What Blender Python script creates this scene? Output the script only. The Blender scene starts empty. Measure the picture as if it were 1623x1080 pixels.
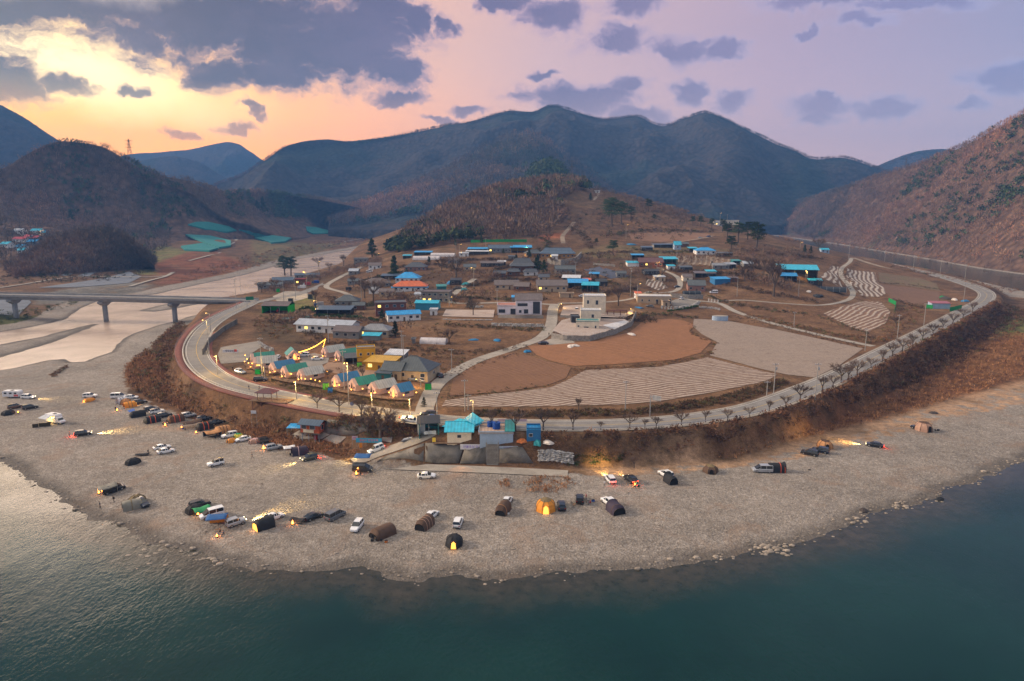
import bpy, bmesh, math, random
import numpy as np
from math import radians as R, sin, cos, pi, tan, atan, atan2, hypot, sqrt
from mathutils import Vector, Matrix
from mathutils.bvhtree import BVHTree
from mathutils.geometry import delaunay_2d_cdt
random.seed(7); rng = np.random.default_rng(7)
SC = bpy.context.scene; COL = SC.collection

# ---------------------------------------------------------------- camera
F = 1100.0; PITCH = R(10.8); HC = 68.0          # focal length in photo pixels, tilt, height over the beach
cam = bpy.data.cameras.new('camera'); camo = bpy.data.objects.new('camera', cam); COL.objects.link(camo)
cam.lens = 36 * F / 1623; cam.sensor_width = 36; cam.clip_end = 30000; cam.clip_start = 0.5
camo.location = (0, 0, HC); camo.rotation_euler = (R(90) - PITCH, 0, 0)
SC.camera = camo
SC.view_settings.view_transform = 'Standard'; SC.view_settings.look = 'None'
SC.view_settings.gamma = 1; SC.view_settings.exposure = 0.95
SC.cycles.volume_bounces = 0; SC.cycles.max_bounces = 5; SC.cycles.transparent_max_bounces = 6
SC.cycles.diffuse_bounces = 2; SC.cycles.glossy_bounces = 3; SC.cycles.use_denoising = True
SC.cycles.sample_clamp_indirect = 4; SC.cycles.caustics_reflective = False; SC.cycles.caustics_refractive = False

# ---------------------------------------------------------------- node helper
class NT:
    def __init__(s, nt): s.t = nt; s.n = nt.nodes; s.l = nt.links
    def a(s, typ, ins=None, **kw):
        n = s.n.new(typ)
        for k, v in kw.items(): setattr(n, k, v)
        for k, v in (ins or {}).items():
            if hasattr(v, 'is_linked') or hasattr(v, 'links'): s.l.new(v, n.inputs[k])
            else: n.inputs[k].default_value = v
        return n
    def m(s, op, a, b=0.0, c=0.0, clamp=False):
        return s.a('ShaderNodeMath', {0: a, 1: b, 2: c}, operation=op, use_clamp=clamp).outputs[0]
    def v(s, op, a, b=(0, 0, 0)):
        n = s.a('ShaderNodeVectorMath', {0: a, 1: b}, operation=op)
        return n.outputs[1] if op in ('LENGTH', 'DISTANCE', 'DOT_PRODUCT') else n.outputs[0]
    def mix(s, f, a, b, mode='MIX'):
        n = s.a('ShaderNodeMix', data_type='RGBA', blend_type=mode)
        for i, v in ((0, f), (6, a), (7, b)):
            if hasattr(v, 'links'): s.l.new(v, n.inputs[i])
            else: n.inputs[i].default_value = v if i == 0 or len(v) == 4 else (*v, 1)
        return n.outputs[2]
    def noise(s, sc, det=4, rough=.55, vec=None, dist=0):
        n = s.a('ShaderNodeTexNoise', {'Scale': sc, 'Detail': det, 'Roughness': rough, 'Distortion': dist})
        if vec is not None: s.l.new(vec, n.inputs['Vector'])
        return n.outputs['Fac']
    def ramp(s, f, stops, interp='LINEAR'):
        n = s.a('ShaderNodeValToRGB', {0: f}); cr = n.color_ramp; cr.interpolation = interp
        while len(cr.elements) < len(stops): cr.elements.new(.5)
        for e, (p, c) in zip(cr.elements, stops):
            e.position = p; e.color = (*c, 1) if not isinstance(c, (int, float)) else (c, c, c, 1)
        return n.outputs[0]
    def mr(s, v, a, b, c=0., d=1., smooth=False):
        return s.a('ShaderNodeMapRange', {0: v, 1: a, 2: b, 3: c, 4: d}, interpolation_type='SMOOTHSTEP' if smooth else 'LINEAR').outputs[0]

# ---------------------------------------------------------------- sky (world)
def azel(px, py):
    x = px - 811.5; y = 540 - py
    d = Vector((x, F * cos(PITCH) + y * sin(PITCH), -F * sin(PITCH) + y * cos(PITCH))).normalized()
    return atan2(d.x, d.y), math.asin(d.z)
SUN_AZ, SUN_EL = R(-82), R(7)
world = bpy.data.worlds.new('World'); SC.world = world; world.use_nodes = True
w = NT(world.node_tree); w.n.clear()
D = w.a('ShaderNodeTexCoord').outputs['Generated']
D = w.v('NORMALIZE', D)
sp = w.a('ShaderNodeSeparateXYZ', {0: D}).outputs
AZ = w.m('ARCTAN2', sp[0], sp[1]); EL = w.m('ARCSINE', sp[2])
AE0 = w.a('ShaderNodeCombineXYZ', {0: AZ, 1: EL}).outputs[0]
def warp(v, sc, amp, det=3):
    c = w.a('ShaderNodeTexNoise', {'Vector': AE0, 'Scale': sc, 'Detail': det, 'Roughness': .6}).outputs['Color']
    return w.v('ADD', v, w.v('MULTIPLY', w.v('SUBTRACT', c, (.5, .5, .5)), (amp * 1.5, amp, 0)))
AE = warp(warp(warp(AE0, 8, .05), 26, .026, 4), 80, .013, 4)
t = w.mr(AZ, -pi, pi)
def P_(deg): return (deg + 180) / 360
blue = (1.02, .88, .75)  # unseen sky behind the camera, a warm fill added for front faces
hor = w.ramp(t, [(0, blue), (P_(-80), (.62, .42, .30)), (P_(-38), (2.1, .72, .0)), (P_(-24), (2.0, .60, .0)), (P_(-10), (1.45, .48, .06)),
                 (P_(3), (.76, .40, .28)), (P_(20), (.60, .34, .32)), (P_(36), (.48, .31, .34)), (P_(90), (.30, .30, .42)), (1, blue)])
mid = w.ramp(t, [(0, blue), (P_(-80), (.60, .45, .38)), (P_(-38), (1.8, 1.05, .10)), (P_(-24), (1.6, .80, .14)), (P_(-10), (1.05, .55, .34)),
                 (P_(3), (.74, .46, .45)), (P_(20), (.50, .34, .44)), (P_(36), (.32, .28, .44)), (P_(90), (.24, .28, .44)), (1, blue)])
e1 = w.mr(EL, R(1), R(13), smooth=True)
sky = w.mix(e1, hor, mid)
up_ = w.mr(EL, R(14), R(28), smooth=True); sky = w.mix(up_, sky, (.20, .24, .34, 1))
zen = w.mr(EL, R(36), R(58), smooth=True)
sky = w.mix(zen, sky, (1.38, 1.20, 1.02, 1))  # unseen overhead sky, brightened as fill for the ground
def blob(px, py, rx, ry, tilt=0):
    a, e = azel(px, py); v = w.v('SUBTRACT', AE, (a, e, 0))
    if tilt:
        v = w.a('ShaderNodeVectorRotate', {'Vector': v, 'Angle': R(tilt)}, rotation_type='Z_AXIS').outputs[0]
    v = w.v('MULTIPLY', v, (F / rx, F / ry, 0))
    return w.v('LENGTH', v)
g1 = w.mr(blob(60, 85, 330, 75, 12), 0, 1, 1, 0, True)
sky = w.mix(g1, sky, (1.9, 1.5, .70, 1))
g3 = w.mr(blob(-40, -190, 290, 120, 6), .0, 1, 1, 0, True)       # brightness over the sunset, above the frame
bst = w.mr(EL, R(1), R(14), .84, .56, True); sky = w.v('MULTIPLY', sky, w.a('ShaderNodeCombineXYZ', {0: bst, 1: bst, 2: bst}).outputs[0])
# clouds
CL = [(330, 30, 330, 66, -6), (480, 75, 190, 70, 0), (560, 60, 130, 95, 0), (120, 12, 300, 30, -8), (450, 125, 120, 26, 0), (620, 118, 70, 30, 0), (350, 115, 60, 32, 0),
      (600, 5, 90, 60, 0), (665, 30, 34, 38, 0), (705, 42, 20, 18, 0), (20, 132, 70, 32, 0), (105, 136, 50, 14, 0), (212, 142, 26, 9, 0), (370, 199, 34, 10, 0), (628, 158, 48, 12, 0),
      (393, 172, 22, 9, 40), (290, 214, 30, 9, 0), (790, 5, 60, 20, 0), (880, 22, 68, 30, 0), (1000, 4, 60, 20, 0), (970, 62, 60, 28, 0), (1085, 76, 70, 24, 8), (1155, 82, 38, 18, 0),
      (920, 158, 130, 28, 4), (990, 142, 42, 20, 0), (1010, 185, 70, 18, 8), (1092, 148, 34, 22, 0), (1160, 163, 36, 24, 0), (1300, 170, 60, 20, 0), (1310, 155, 26, 14, 0), (1295, 190, 46, 14, 0),
      (1410, 174, 58, 22, 0), (1527, 176, 26, 11, 0), (1590, 124, 70, 24, 0), (1370, 36, 46, 14, 0), (1290, 2, 120, 18, 0), (1450, 2, 110, 14, 0), (742, 180, 30, 9, 0), (700, 196, 34, 7, 0),
      (1282, 54, 20, 7, 0), (865, 115, 26, 8, 0)]
mx = None
for i, (x, y, rx, ry, tl) in enumerate(CL):
    d = w.m('SUBTRACT', 1.0, blob(x, y, rx * 1.02, ry * 1.05, tl))
    mx = d if mx is None else w.m('SMOOTH_MAX', mx, d, .12)
NV = w.v('MULTIPLY', AE, (1, 1.9, 0))
n1 = w.noise(14, 7, .62, NV, .2); n2 = w.noise(50, 5, .65, NV)
nn = w.m('ADD', w.m('MULTIPLY', w.m('SUBTRACT', n1, .5), 2.4), w.m('MULTIPLY', w.m('SUBTRACT', n2, .5), 1.0))
dens = w.m('ADD', w.m('MULTIPLY', w.m('MAXIMUM', mx, -.5), 1.7), nn)
hi = w.m('MULTIPLY', w.mr(EL, R(17), R(30)), w.mr(EL, R(34), R(48), 1, 0)); dens_hi = w.m('ADD', w.m('MULTIPLY', w.m('SUBTRACT', w.noise(3.2, 5, .6, NV), .44), 3.0), -.05)  # unseen cloud above the frame, added to darken the water's reflections
dens = w.m('MAXIMUM', dens, w.m('MULTIPLY', hi, dens_hi))
cov = w.m('MULTIPLY', w.mr(dens, -.08, .85, 0, 1, True), w.mr(AZ, R(-6), R(14), .96, .86)); thick = w.mr(dens, .15, 1.05, 0, 1, True)
clo_thin = w.ramp(t, [(0, (.14, .16, .24)), (P_(-38), (.60, .34, .20)), (P_(-20), (.42, .25, .22)), (P_(0), (.28, .18, .26)), (P_(20), (.30, .24, .34)), (P_(38), (.25, .24, .38)), (1, (.14, .16, .24))])
clo_core = w.ramp(t, [(0, (.10, .12, .19)), (P_(-38), (.05, .035, .045)), (P_(-20), (.022, .016, .05)), (P_(0), (.07, .05, .12)), (P_(20), (.14, .105, .20)), (P_(38), (.14, .13, .25)), (1, (.10, .12, .19))])
cc = w.mix(thick, clo_thin, clo_core)
cc = w.mix(w.m('MULTIPLY', w.mr(w.noise(9, 4, .6, NV), .42, .72), .22), cc, (.17, .11, .17, 1))
lowbank = w.mr(EL, R(9), R(4.5), 0, .45)
cc = w.mix(lowbank, cc, sky)
sky = w.mix(cov, sky, cc)
sky = w.mix(w.m('MULTIPLY', g3, .8), sky, (5.2, 4.0, 3.1, 1))
gnd = w.mr(EL, R(-3), R(0)); sky = w.mix(gnd, (.12, .12, .14, 1), sky)
nish = w.a('ShaderNodeTexSky', sky_type='NISHITA', sun_disc=False, sun_elevation=SUN_EL, sun_rotation=SUN_AZ)
b1 = w.a('ShaderNodeBackground', {'Color': sky, 'Strength': 1.0}); b2 = w.a('ShaderNodeBackground', {'Color': nish.outputs[0], 'Strength': .02})
ad = w.a('ShaderNodeAddShader', {0: b1.outputs[0], 1: b2.outputs[0]})
w.a('ShaderNodeOutputWorld', {0: ad.outputs[0]})
world.cycles.sampling_method = 'MANUAL'; world.cycles.sample_map_resolution = 512

sun = bpy.data.lights.new('sun', 'SUN'); sun.energy = 3.0; sun.angle = R(14); sun.color = (1, .78, .58)
suno = bpy.data.objects.new('sun', sun); COL.objects.link(suno)
suno.rotation_euler = (R(90) - R(24), 0, -SUN_AZ + pi); suno.location = (0, 0, 400)
suno.rotation_euler = Vector((sin(SUN_AZ) * cos(R(24)), cos(SUN_AZ) * cos(R(24)), sin(R(24)))).to_track_quat('Z', 'Y').to_euler()

# ---------------------------------------------------------------- projection
def ray(px, py):
    b = 540 - py
    return ((px - 811.5) / F, cos(PITCH) + b / F * sin(PITCH), -sin(PITCH) + b / F * cos(PITCH))
def atz(px, py, z):
    d = ray(px, py); t = (z - HC) / d[2]; return (d[0] * t, d[1] * t, z)
def att(px, py, t):
    d = ray(px, py); return (d[0] * t, d[1] * t, HC + d[2] * t)
def wxy(pts, z): return np.array([atz(x, y, z)[:2] for x, y in pts])
def smooth_line(P, n=6):
    P = np.asarray(P, float); Q = np.vstack([2 * P[0] - P[1], P, 2 * P[-1] - P[-2]]); out = []
    for i in range(1, len(Q) - 2):
        a, b, c, d = Q[i - 1], Q[i], Q[i + 1], Q[i + 2]
        for k in range(n):
            u = k / n; out.append(.5 * (2 * b + (c - a) * u + (2 * a - 5 * b + 4 * c - d) * u * u + (3 * b - a - 3 * c + d) * u ** 3))
    out.append(P[-1]); return np.array(out)
def inside(X, Y, poly):
    r = np.zeros(X.shape, bool); n = len(poly)
    for i in range(n):
        x0, y0 = poly[i]; x1, y1 = poly[(i + 1) % n]
        c = (y0 > Y) != (y1 > Y)
        with np.errstate(divide='ignore', invalid='ignore'):
            xi = (x1 - x0) * (Y - y0) / (y1 - y0 if y1 != y0 else 1e-9) + x0
        r ^= c & (X < xi)
    return r
def seg_dist(X, Y, pts, closed=False, vals=None):
    best = np.full(X.shape, 1e9); bv = np.zeros(X.shape); n = len(pts)
    for i in range(n if closed else n - 1):
        x0, y0 = pts[i][:2]; x1, y1 = pts[(i + 1) % n][:2]
        dx, dy = x1 - x0, y1 - y0; L = dx * dx + dy * dy + 1e-9
        u = np.clip(((X - x0) * dx + (Y - y0) * dy) / L, 0, 1)
        d = np.hypot(X - x0 - u * dx, Y - y0 - u * dy); m = d < best; best = np.where(m, d, best)
        if vals is not None: bv = np.where(m, vals[i] + u * (vals[(i + 1) % n] - vals[i]), bv)
    return (best, bv) if vals is not None else best
def sdf(X, Y, poly):                          # positive inside
    d = seg_dist(X, Y, poly, True); return np.where(inside(X, Y, poly), d, -d)
def sstep(x, a, b):
    u = np.clip((x - a) / (b - a), 0, 1); return u * u * (3 - 2 * u)
_tab = rng.random((256, 256))
def vnoise(X, Y, sc):
    x = X / sc + 1000; y = Y / sc + 1000; xi = np.floor(x).astype(int); yi = np.floor(y).astype(int); fx = x - xi; fy = y - yi
    fx = fx * fx * (3 - 2 * fx); fy = fy * fy * (3 - 2 * fy); g = lambda i, j: _tab[i & 255, j & 255]
    return (g(xi, yi) * (1 - fx) + g(xi + 1, yi) * fx) * (1 - fy) + (g(xi, yi + 1) * (1 - fx) + g(xi + 1, yi + 1) * fx) * fy - .5
def fbm(X, Y, sc, o=4, g=.5):
    s = 0; a = 1
    for k in range(o): s = s + a * vnoise(X + 37 * k, Y + 91 * k, sc); sc /= 2.03; a *= g
    return s

# ---------------------------------------------------------------- ground heights
WL = -0.5
SHORE = [(-900, 560), (-500, 592), (-300, 620), (-100, 695), (0, 735), (60, 768), (110, 800), (165, 828), (215, 848), (235, 862), (300, 873), (350, 888), (400, 897), (450, 903), (520, 905), (560, 897), (600, 908),
         (660, 920), (700, 911), (760, 921), (800, 921), (880, 912), (940, 905), (1000, 898), (1060, 896), (1120, 887), (1180, 877), (1230, 866), (1290, 850), (1340, 838), (1400, 812),
         (1440, 802), (1480, 790), (1500, 775), (1560, 758), (1623, 728), (1720, 690), (1850, 630), (1980, 570), (2100, 500), (2150, 470)]
sh = smooth_line(wxy(SHORE, WL), 4)
sh = sh + np.stack([vnoise(sh[:, 0], sh[:, 1], 9), vnoise(sh[:, 0] + 55, sh[:, 1], 7)], 1) * 2.0
FRONT_W = np.vstack([sh, [[900, 300], [900, -300], [-900, -300], [-900, 300]]])
LR = [(-900, 575), (-300, 600), (0, 587), (26, 583), (78, 571), (104, 569), (114, 574), (135, 573), (155, 565), (176, 558), (181, 551), (192, 540), (207, 530), (246, 517), (280, 509), (298, 502), (336, 495), (385, 486),
      (400, 474), (445, 455), (490, 437), (537, 420), (580, 404), (622, 392), (640, 378), (622, 381), (605, 386), (588, 390), (560, 395), (525, 401), (497, 407), (472, 411), (448, 418), (420, 427), (388, 436), (336, 447), (285, 458), (250, 466),
      (207, 473), (160, 476), (129, 489), (103, 507), (60, 517), (0, 527), (-300, 545), (-900, 560)]
BARS = [[(-900, 572), (0, 568), (78, 545), (110, 533), (160, 514), (150, 513), (129, 517), (65, 534), (0, 546), (-900, 560)], [(217, 493), (272, 480), (336, 475), (330, 479), (298, 486), (246, 495)],
        [(211, 549), (250, 530), (268, 522), (266, 528), (235, 546), (215, 555)]]
LRW = wxy(LR, WL); BARW = [wxy(b, WL) for b in BARS]
RR = [(1225, 386), (1300, 399), (1400, 415), (1480, 430), (1540, 444), (1623, 462), (1800, 520), (1980, 570), (2150, 470), (1800, 452), (1700, 447), (1623, 436), (1550, 426), (1450, 408), (1330, 388), (1230, 374)]
RRW = wxy(RR, WL)
# the raised land of the village, edge = foot of the embankment
PLAT = [(403, 472), (370, 480), (322, 492), (290, 520), (268, 560), (275, 600), (330, 642), (400, 674), (440, 688), (480, 706), (530, 716), (580, 733), (640, 736), (700, 738), (780, 739), (850, 741), (910, 745), (950, 732), (1000, 726), (1100, 716), (1200, 692),
        (1300, 664), (1400, 622), (1480, 580), (1550, 530), (1600, 490), (1600, 468), (1555, 454), (1500, 441), (1400, 421), (1300, 405), (1240, 394), (1200, 385), (1150, 378), (950, 369), (750, 369), (650, 374), (622, 396), (580, 410), (540, 424), (500, 440), (460, 452)]
PLATW = wxy(PLAT, 0.3)
# land beyond the left river and beyond the right river
FARL = wxy([(-900, 540), (0, 515), (55, 505), (100, 492), (125, 478), (160, 468), (250, 460), (290, 452), (388, 431), (430, 420), (472, 407), (525, 397), (588, 387), (625, 378), (640, 369), (200, 362), (-900, 362)], .3)
FARR = wxy([(1200, 366), (1330, 385), (1450, 404), (1550, 422), (1623, 432), (1900, 455), (2300, 480), (2300, 365), (1623, 364), (1250, 364)], .3)
CZ = [(700, 662, 8), (520, 642, 8), (400, 612, 8.5), (330, 590, 9), (310, 550, 10), (330, 520, 11), (400, 482, 13), (440, 468, 12.5), (600, 655, 8), (560, 700, 5), (450, 680, 3), (780, 700, 6), (830, 672, 8), (1000, 674, 8), (1130, 658, 8), (1250, 630, 8),
      (1350, 586, 8), (1450, 535, 8), (1530, 493, 8), (1560, 472, 8), (1500, 440, 8), (1400, 416, 8), (1320, 402, 8), (430, 490, 12), (500, 460, 13), (560, 480, 12), (650, 480, 14), (600, 520, 11.5), (560, 570, 10), (700, 560, 9.5), (640, 610, 9),
      (470, 590, 9), (750, 520, 12), (740, 495, 13), (860, 545, 10), (875, 520, 12), (870, 485, 15), (830, 512, 13), (940, 525, 12), (950, 490, 14.5), (1000, 520, 10.5), (920, 565, 9.5), (1000, 580, 9), (1100, 540, 9), (1200, 560, 8.5), (1150, 610, 8), (900, 630, 8), (760, 620, 8),
      (1050, 475, 14), (1150, 485, 11.5), (1250, 515, 9), (1330, 470, 10), (1400, 450, 8.5), (1480, 470, 8), (1450, 510, 8), (1380, 530, 8), (1500, 450, 8), (690, 640, 8)]
CT = [(430, 455, 520), (500, 440, 560), (560, 425, 620), (600, 405, 760), (620, 440, 500), (560, 450, 510), (680, 440, 490), (650, 410, 570), (730, 405, 580), (780, 392, 610), (840, 395, 600), (900, 395, 600), (860, 430, 500), (800, 440, 480),
      (905, 355, 720), (893, 375, 640), (940, 310, 880), (870, 292, 930), (790, 305, 880), (740, 330, 840), (690, 350, 800), (655, 372, 760), (630, 390, 740), (910, 293, 930), (960, 305, 960), (1010, 318, 960), (1060, 333, 960), (1100, 346, 950), (1150, 352, 900),
      (1000, 360, 740), (1050, 385, 640), (1100, 365, 760), (1100, 385, 640), (1140, 372, 690), (1180, 368, 700), (1200, 385, 640), (1230, 385, 760), (1000, 400, 570), (960, 400, 570), (1010, 430, 500), (1100, 430, 500), (1100, 410, 540), (1180, 430, 490), (1200, 405, 560), (1250, 420, 520),
      (1270, 435, 490), (1300, 458, 462), (1290, 390, 860), (960, 440, 480), (1040, 455, 462), (740, 440, 482), (700, 385, 660), (760, 360, 720), (830, 350, 740), (850, 318, 820), (950, 345, 780)]
PTS = [atz(*c) for c in CZ] + [att(*c) for c in CT]
FAR = [(0, 500, 3), (100, 470, 3), (0, 440, 5), (100, 435, 5), (200, 430, 5), (230, 410, 8), (320, 400, 14), (350, 380, 20), (400, 380, 20), (430, 385, 14), (480, 390, 8), (280, 440, 3), (380, 410, 8), (440, 410, 3), (350, 420, 4), (510, 366, 16), (560, 378, 5), (600, 372, 6), (500, 395, 4), (50, 400, 14), (0, 400, 12), (130, 410, 10)]
PTS += [atz(*c) for c in FAR]
PTS += [(-300, 1400, 1), (0, 1400, 4), (300, 1500, 2), (-1500, 2500, 10), (0, 3000, 10), (1500, 2500, 10), (-1500, 600, 10), (1500, 900, 6), (700, 600, 3), (-700, 200, 0), (700, 200, 0), (0, 60, 2), (-300, 170, 1), (300, 170, 1), (0, 1200, 20)]
PTS = np.array(PTS); _c = 22.0
_K = np.sqrt((PTS[:, None, 0] - PTS[None, :, 0]) ** 2 + (PTS[:, None, 1] - PTS[None, :, 1]) ** 2 + _c * _c)
_A = np.zeros((len(PTS) + 1,) * 2); _A[:-1, :-1] = _K + np.eye(len(PTS)) * -4.0; _A[-1, :-1] = 1; _A[:-1, -1] = 1
_W = np.linalg.solve(_A, np.append(PTS[:, 2], 0))
def rbf(X, Y):
    o = np.full(X.shape, _W[-1])
    for i in range(len(PTS)): o += _W[i] * np.sqrt((X - PTS[i, 0]) ** 2 + (Y - PTS[i, 1]) ** 2 + _c * _c)
    return o
def H0(X, Y):
    base = 0.35 + .5 * fbm(X, Y, 40, 3) + .12 * vnoise(X, Y, 6)
    hp = rbf(X, Y); hp = np.maximum(hp, base) + .25 * vnoise(X, Y, 14)
    s = sdf(X, Y, PLATW); m = sstep(s, 0, 13)
    hfar = np.clip(hp, .4, 60)
    h = base + (hp - base) * m
    for P in (FARL, FARR): h = h + (hfar - h) * sstep(sdf(X, Y, P), -2, 40) * (m < .001)
    # shores
    d = -sdf(X, Y, FRONT_W); h = np.where(d < 14, np.minimum(h, WL + np.clip(d, -40, 14) * .075 + .10 * vnoise(X, Y, 1.7) + .16 * vnoise(X, Y, 4.5)), h)
    for P in (LRW, RRW):
        d = -sdf(X, Y, P)
        for B in (BARW if P is LRW else []): d = np.maximum(d, sdf(X, Y, B) * .6)
        h = np.where(d < 10, np.minimum(h, WL + np.clip(d, -25, 10) * (.09 if P is LRW else .3) + .12 * vnoise(X, Y, 6)), h)
    return h
# ---------------------------------------------------------------- roads (flattened into the ground)
MAIN = [(403, 478), (385, 487), (355, 501), (328, 520), (312, 545), (314, 568), (333, 590), (365, 607), (410, 620), (470, 633), (530, 644), (600, 655), (680, 665), (760, 671), (850, 674), (950, 674), (1050, 669), (1130, 660), (1200, 646), (1270, 621), (1330, 596),
        (1400, 560), (1470, 525), (1530, 493), (1562, 474), (1555, 460), (1500, 441), (1440, 427), (1380, 414), (1320, 402), (1275, 395)]
MAINZ = [13.5, 12.6, 11.8, 11, 10.3, 9.8, 9.3, 8.8, 8.4] + [8] * 22
def iter_hit(px, py):                                  # where the line of sight meets the heights
    d = ray(px, py); ts = np.geomspace(120, 2600, 1600); X = d[0] * ts; Y = d[1] * ts
    f = HC + d[2] * ts - HH(X, Y); i = np.argmax(f < 0) if (f < 0).any() else len(ts) - 1
    a, b = f[i - 1], f[i]; u = a / (a - b + 1e-9) if i else 0; t = ts[i - 1] + (ts[i] - ts[i - 1]) * u
    return np.array([d[0] * t, d[1] * t, float(HH(np.array([d[0] * t]), np.array([d[1] * t]))[0])])
ROADS = []
def HH(X, Y):
    h = H0(X, Y)
    for c, wd in ROADS:
        x0, x1, y0, y1 = c[:, 0].min() - 20, c[:, 0].max() + 20, c[:, 1].min() - 20, c[:, 1].max() + 20
        k = (X > x0) & (X < x1) & (Y > y0) & (Y < y1)
        if not k.any(): continue
        d, z = seg_dist(X[k], Y[k], c, False, c[:, 2]); m = 1 - sstep(d, wd / 2 + 1.2, wd / 2 + 6)
        h[k] = h[k] + (z - .12 - h[k]) * m
    return h
mp = np.array([atz(x, y, z) for (x, y), z in zip(MAIN, MAINZ)]); MAINC = smooth_line(mp, 6); ROADS.append((MAINC, 12.5))
def lane(pts, wd, zs=None, flat=True):
    P = np.array([iter_hit(*p) for p in pts]) if zs is None else np.array([atz(x, y, z) for (x, y), z in zip(pts, zs)])
    C = smooth_line(P, 5); 
    if zs is None:
        for _ in range(6): C[1:-1, 2] = (C[:-2, 2] + 2 * C[1:-1, 2] + C[2:, 2]) / 4
    if flat: ROADS.append((C, wd))
    return C
LN = {}
LN['bank'] = (lane([(575, 737), (620, 739), (700, 742), (800, 746), (900, 751)], 1.0, [.8, .9, .9, .9, .9]), 4.6, 'concrete')
LN['ramp'] = (lane([(560, 733), (590, 722), (625, 710), (665, 695), (700, 676), (716, 668)], 6, [1.0, 2.0, 3.6, 5.3, 7.2, 8]), 5.5, 'concrete')
LN['v1'] = (lane([(672, 655), (676, 640), (690, 612), (720, 590), (760, 570), (820, 550), (858, 535), (873, 515), (876, 492), (880, 482)], 6), 5.5, 'concrete')
LN['v2'] = (lane([(876, 483), (840, 481), (790, 480), (745, 481), (712, 479), (720, 466), (738, 452), (752, 442)], 4), 4.2, 'concrete')
LN['v3'] = (lane([(884, 481), (930, 480), (975, 478), (1008, 472), (1030, 462)], 3.5), 3.2, 'concrete')
LN['v4'] = (lane([(1384, 549), (1340, 540), (1290, 529), (1222, 512), (1180, 499), (1161, 492), (1140, 481), (1107, 477), (1080, 473)], 4), 4, 'concrete')
LN['v5'] = (lane([(1142, 477), (1180, 476), (1240, 481), (1300, 484), (1340, 477), (1352, 467), (1345, 452), (1334, 438), (1334, 426), (1346, 416), (1350, 409)], 3.5), 3.6, 'concrete')
LN['v6'] = (lane([(893, 386), (892, 374), (902, 362), (910, 352)], 4), 4, 'dirt')
LN['v7'] = (lane([(1040, 388), (1080, 383), (1112, 378), (1130, 374)], 4), 4, 'dirt')
LN['v8'] = (lane([(403, 480), (432, 474), (468, 467), (500, 457), (522, 447)], 7), 7, 'asphalt')
LN['v9'] = (lane([(562, 474), (546, 464), (520, 457), (520, 451), (540, 439), (567, 426), (592, 415)], 4), 4, 'concrete')
LN['v10'] = (lane([(940, 318), (948, 309), (944, 303)], 4), 4, 'dirt')
LN['v11'] = (lane([(1036, 465), (1070, 462), (1078, 450), (1072, 438), (1050, 428), (1042, 422)], 4), 3.6, 'concrete')
LN['v12'] = (lane([(1352, 409), (1400, 424), (1440, 430), (1470, 433)], 4), 5, 'dirt')

def mesh_np(name, V, Fq, mat=None, smooth=True):
    me = bpy.data.meshes.new(name); V = np.asarray(V, np.float32); Fq = np.asarray(Fq, np.int32); k = Fq.shape[1]
    me.vertices.add(len(V)); me.vertices.foreach_set('co', V.ravel()); me.loops.add(Fq.size); me.loops.foreach_set('vertex_index', Fq.ravel())
    me.polygons.add(len(Fq)); me.polygons.foreach_set('loop_start', np.arange(0, Fq.size, k, dtype=np.int32)); me.polygons.foreach_set('loop_total', np.full(len(Fq), k, np.int32))
    if smooth: me.polygons.foreach_set('use_smooth', np.ones(len(Fq), bool))
    me.update(calc_edges=True)
    if mat: me.materials.append(mat)
    return me
def link(name, me, parent=None, kind=None):
    o = bpy.data.objects.new(name, me); COL.objects.link(o)
    if parent is not None: o.parent = parent
    if kind: o['kind'] = kind
    return o
def grid_faces(nr, nc):
    i = np.arange(nr - 1)[:, None] * nc + np.arange(nc - 1)[None, :]; i = i.ravel()
    return np.stack([i, i + 1, i + nc + 1, i + nc], 1)
def attr(me, name, vals, typ='FLOAT'):
    a = me.attributes.new(name, typ, 'POINT'); a.data.foreach_set('value' if typ == 'FLOAT' else 'color', np.asarray(vals, np.float32).ravel())

# ---------------------------------------------------------------- materials
MATS = {}
def newmat(name):
    m = bpy.data.materials.new(name); m.use_nodes = True; n = NT(m.node_tree); b = m.node_tree.nodes['Principled BSDF']; MATS[name] = m; return m, n, b
def setc(n, b, v, key='Base Color'):
    if hasattr(v, 'links'): n.l.new(v, b.inputs[key])
    else: b.inputs[key].default_value = (*v, 1) if not isinstance(v, (int, float)) and len(v) == 3 else v
def bump(n, b, h, st=.5, dist=.1):
    q = n.a('ShaderNodeBump', {'Strength': st, 'Distance': dist, 'Height': h}); n.l.new(q.outputs[0], b.inputs['Normal'])
def plain(name, c, rough=.7, metal=0, var=.25, sc=.8, em=None, es=0, spec=.3, coat=0):
    if name in MATS: return MATS[name]
    m, n, b = newmat(name); P = n.a('ShaderNodeTexCoord').outputs['Object']
    if var:
        f = n.noise(sc, 5, .65, P); lo = tuple(x * (1 - var) for x in c); hi = tuple(min(1, x * (1 + var)) for x in c)
        setc(n, b, n.mix(n.mr(f, .3, .7), lo, hi))
    else: setc(n, b, c)
    b.inputs['Roughness'].default_value = rough; b.inputs['Metallic'].default_value = metal; b.inputs['Specular IOR Level'].default_value = spec
    if coat: b.inputs['Coat Weight'].default_value = coat
    if em: b.inputs['Emission Color'].default_value = (*em, 1); b.inputs['Emission Strength'].default_value = es
    return m

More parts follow.
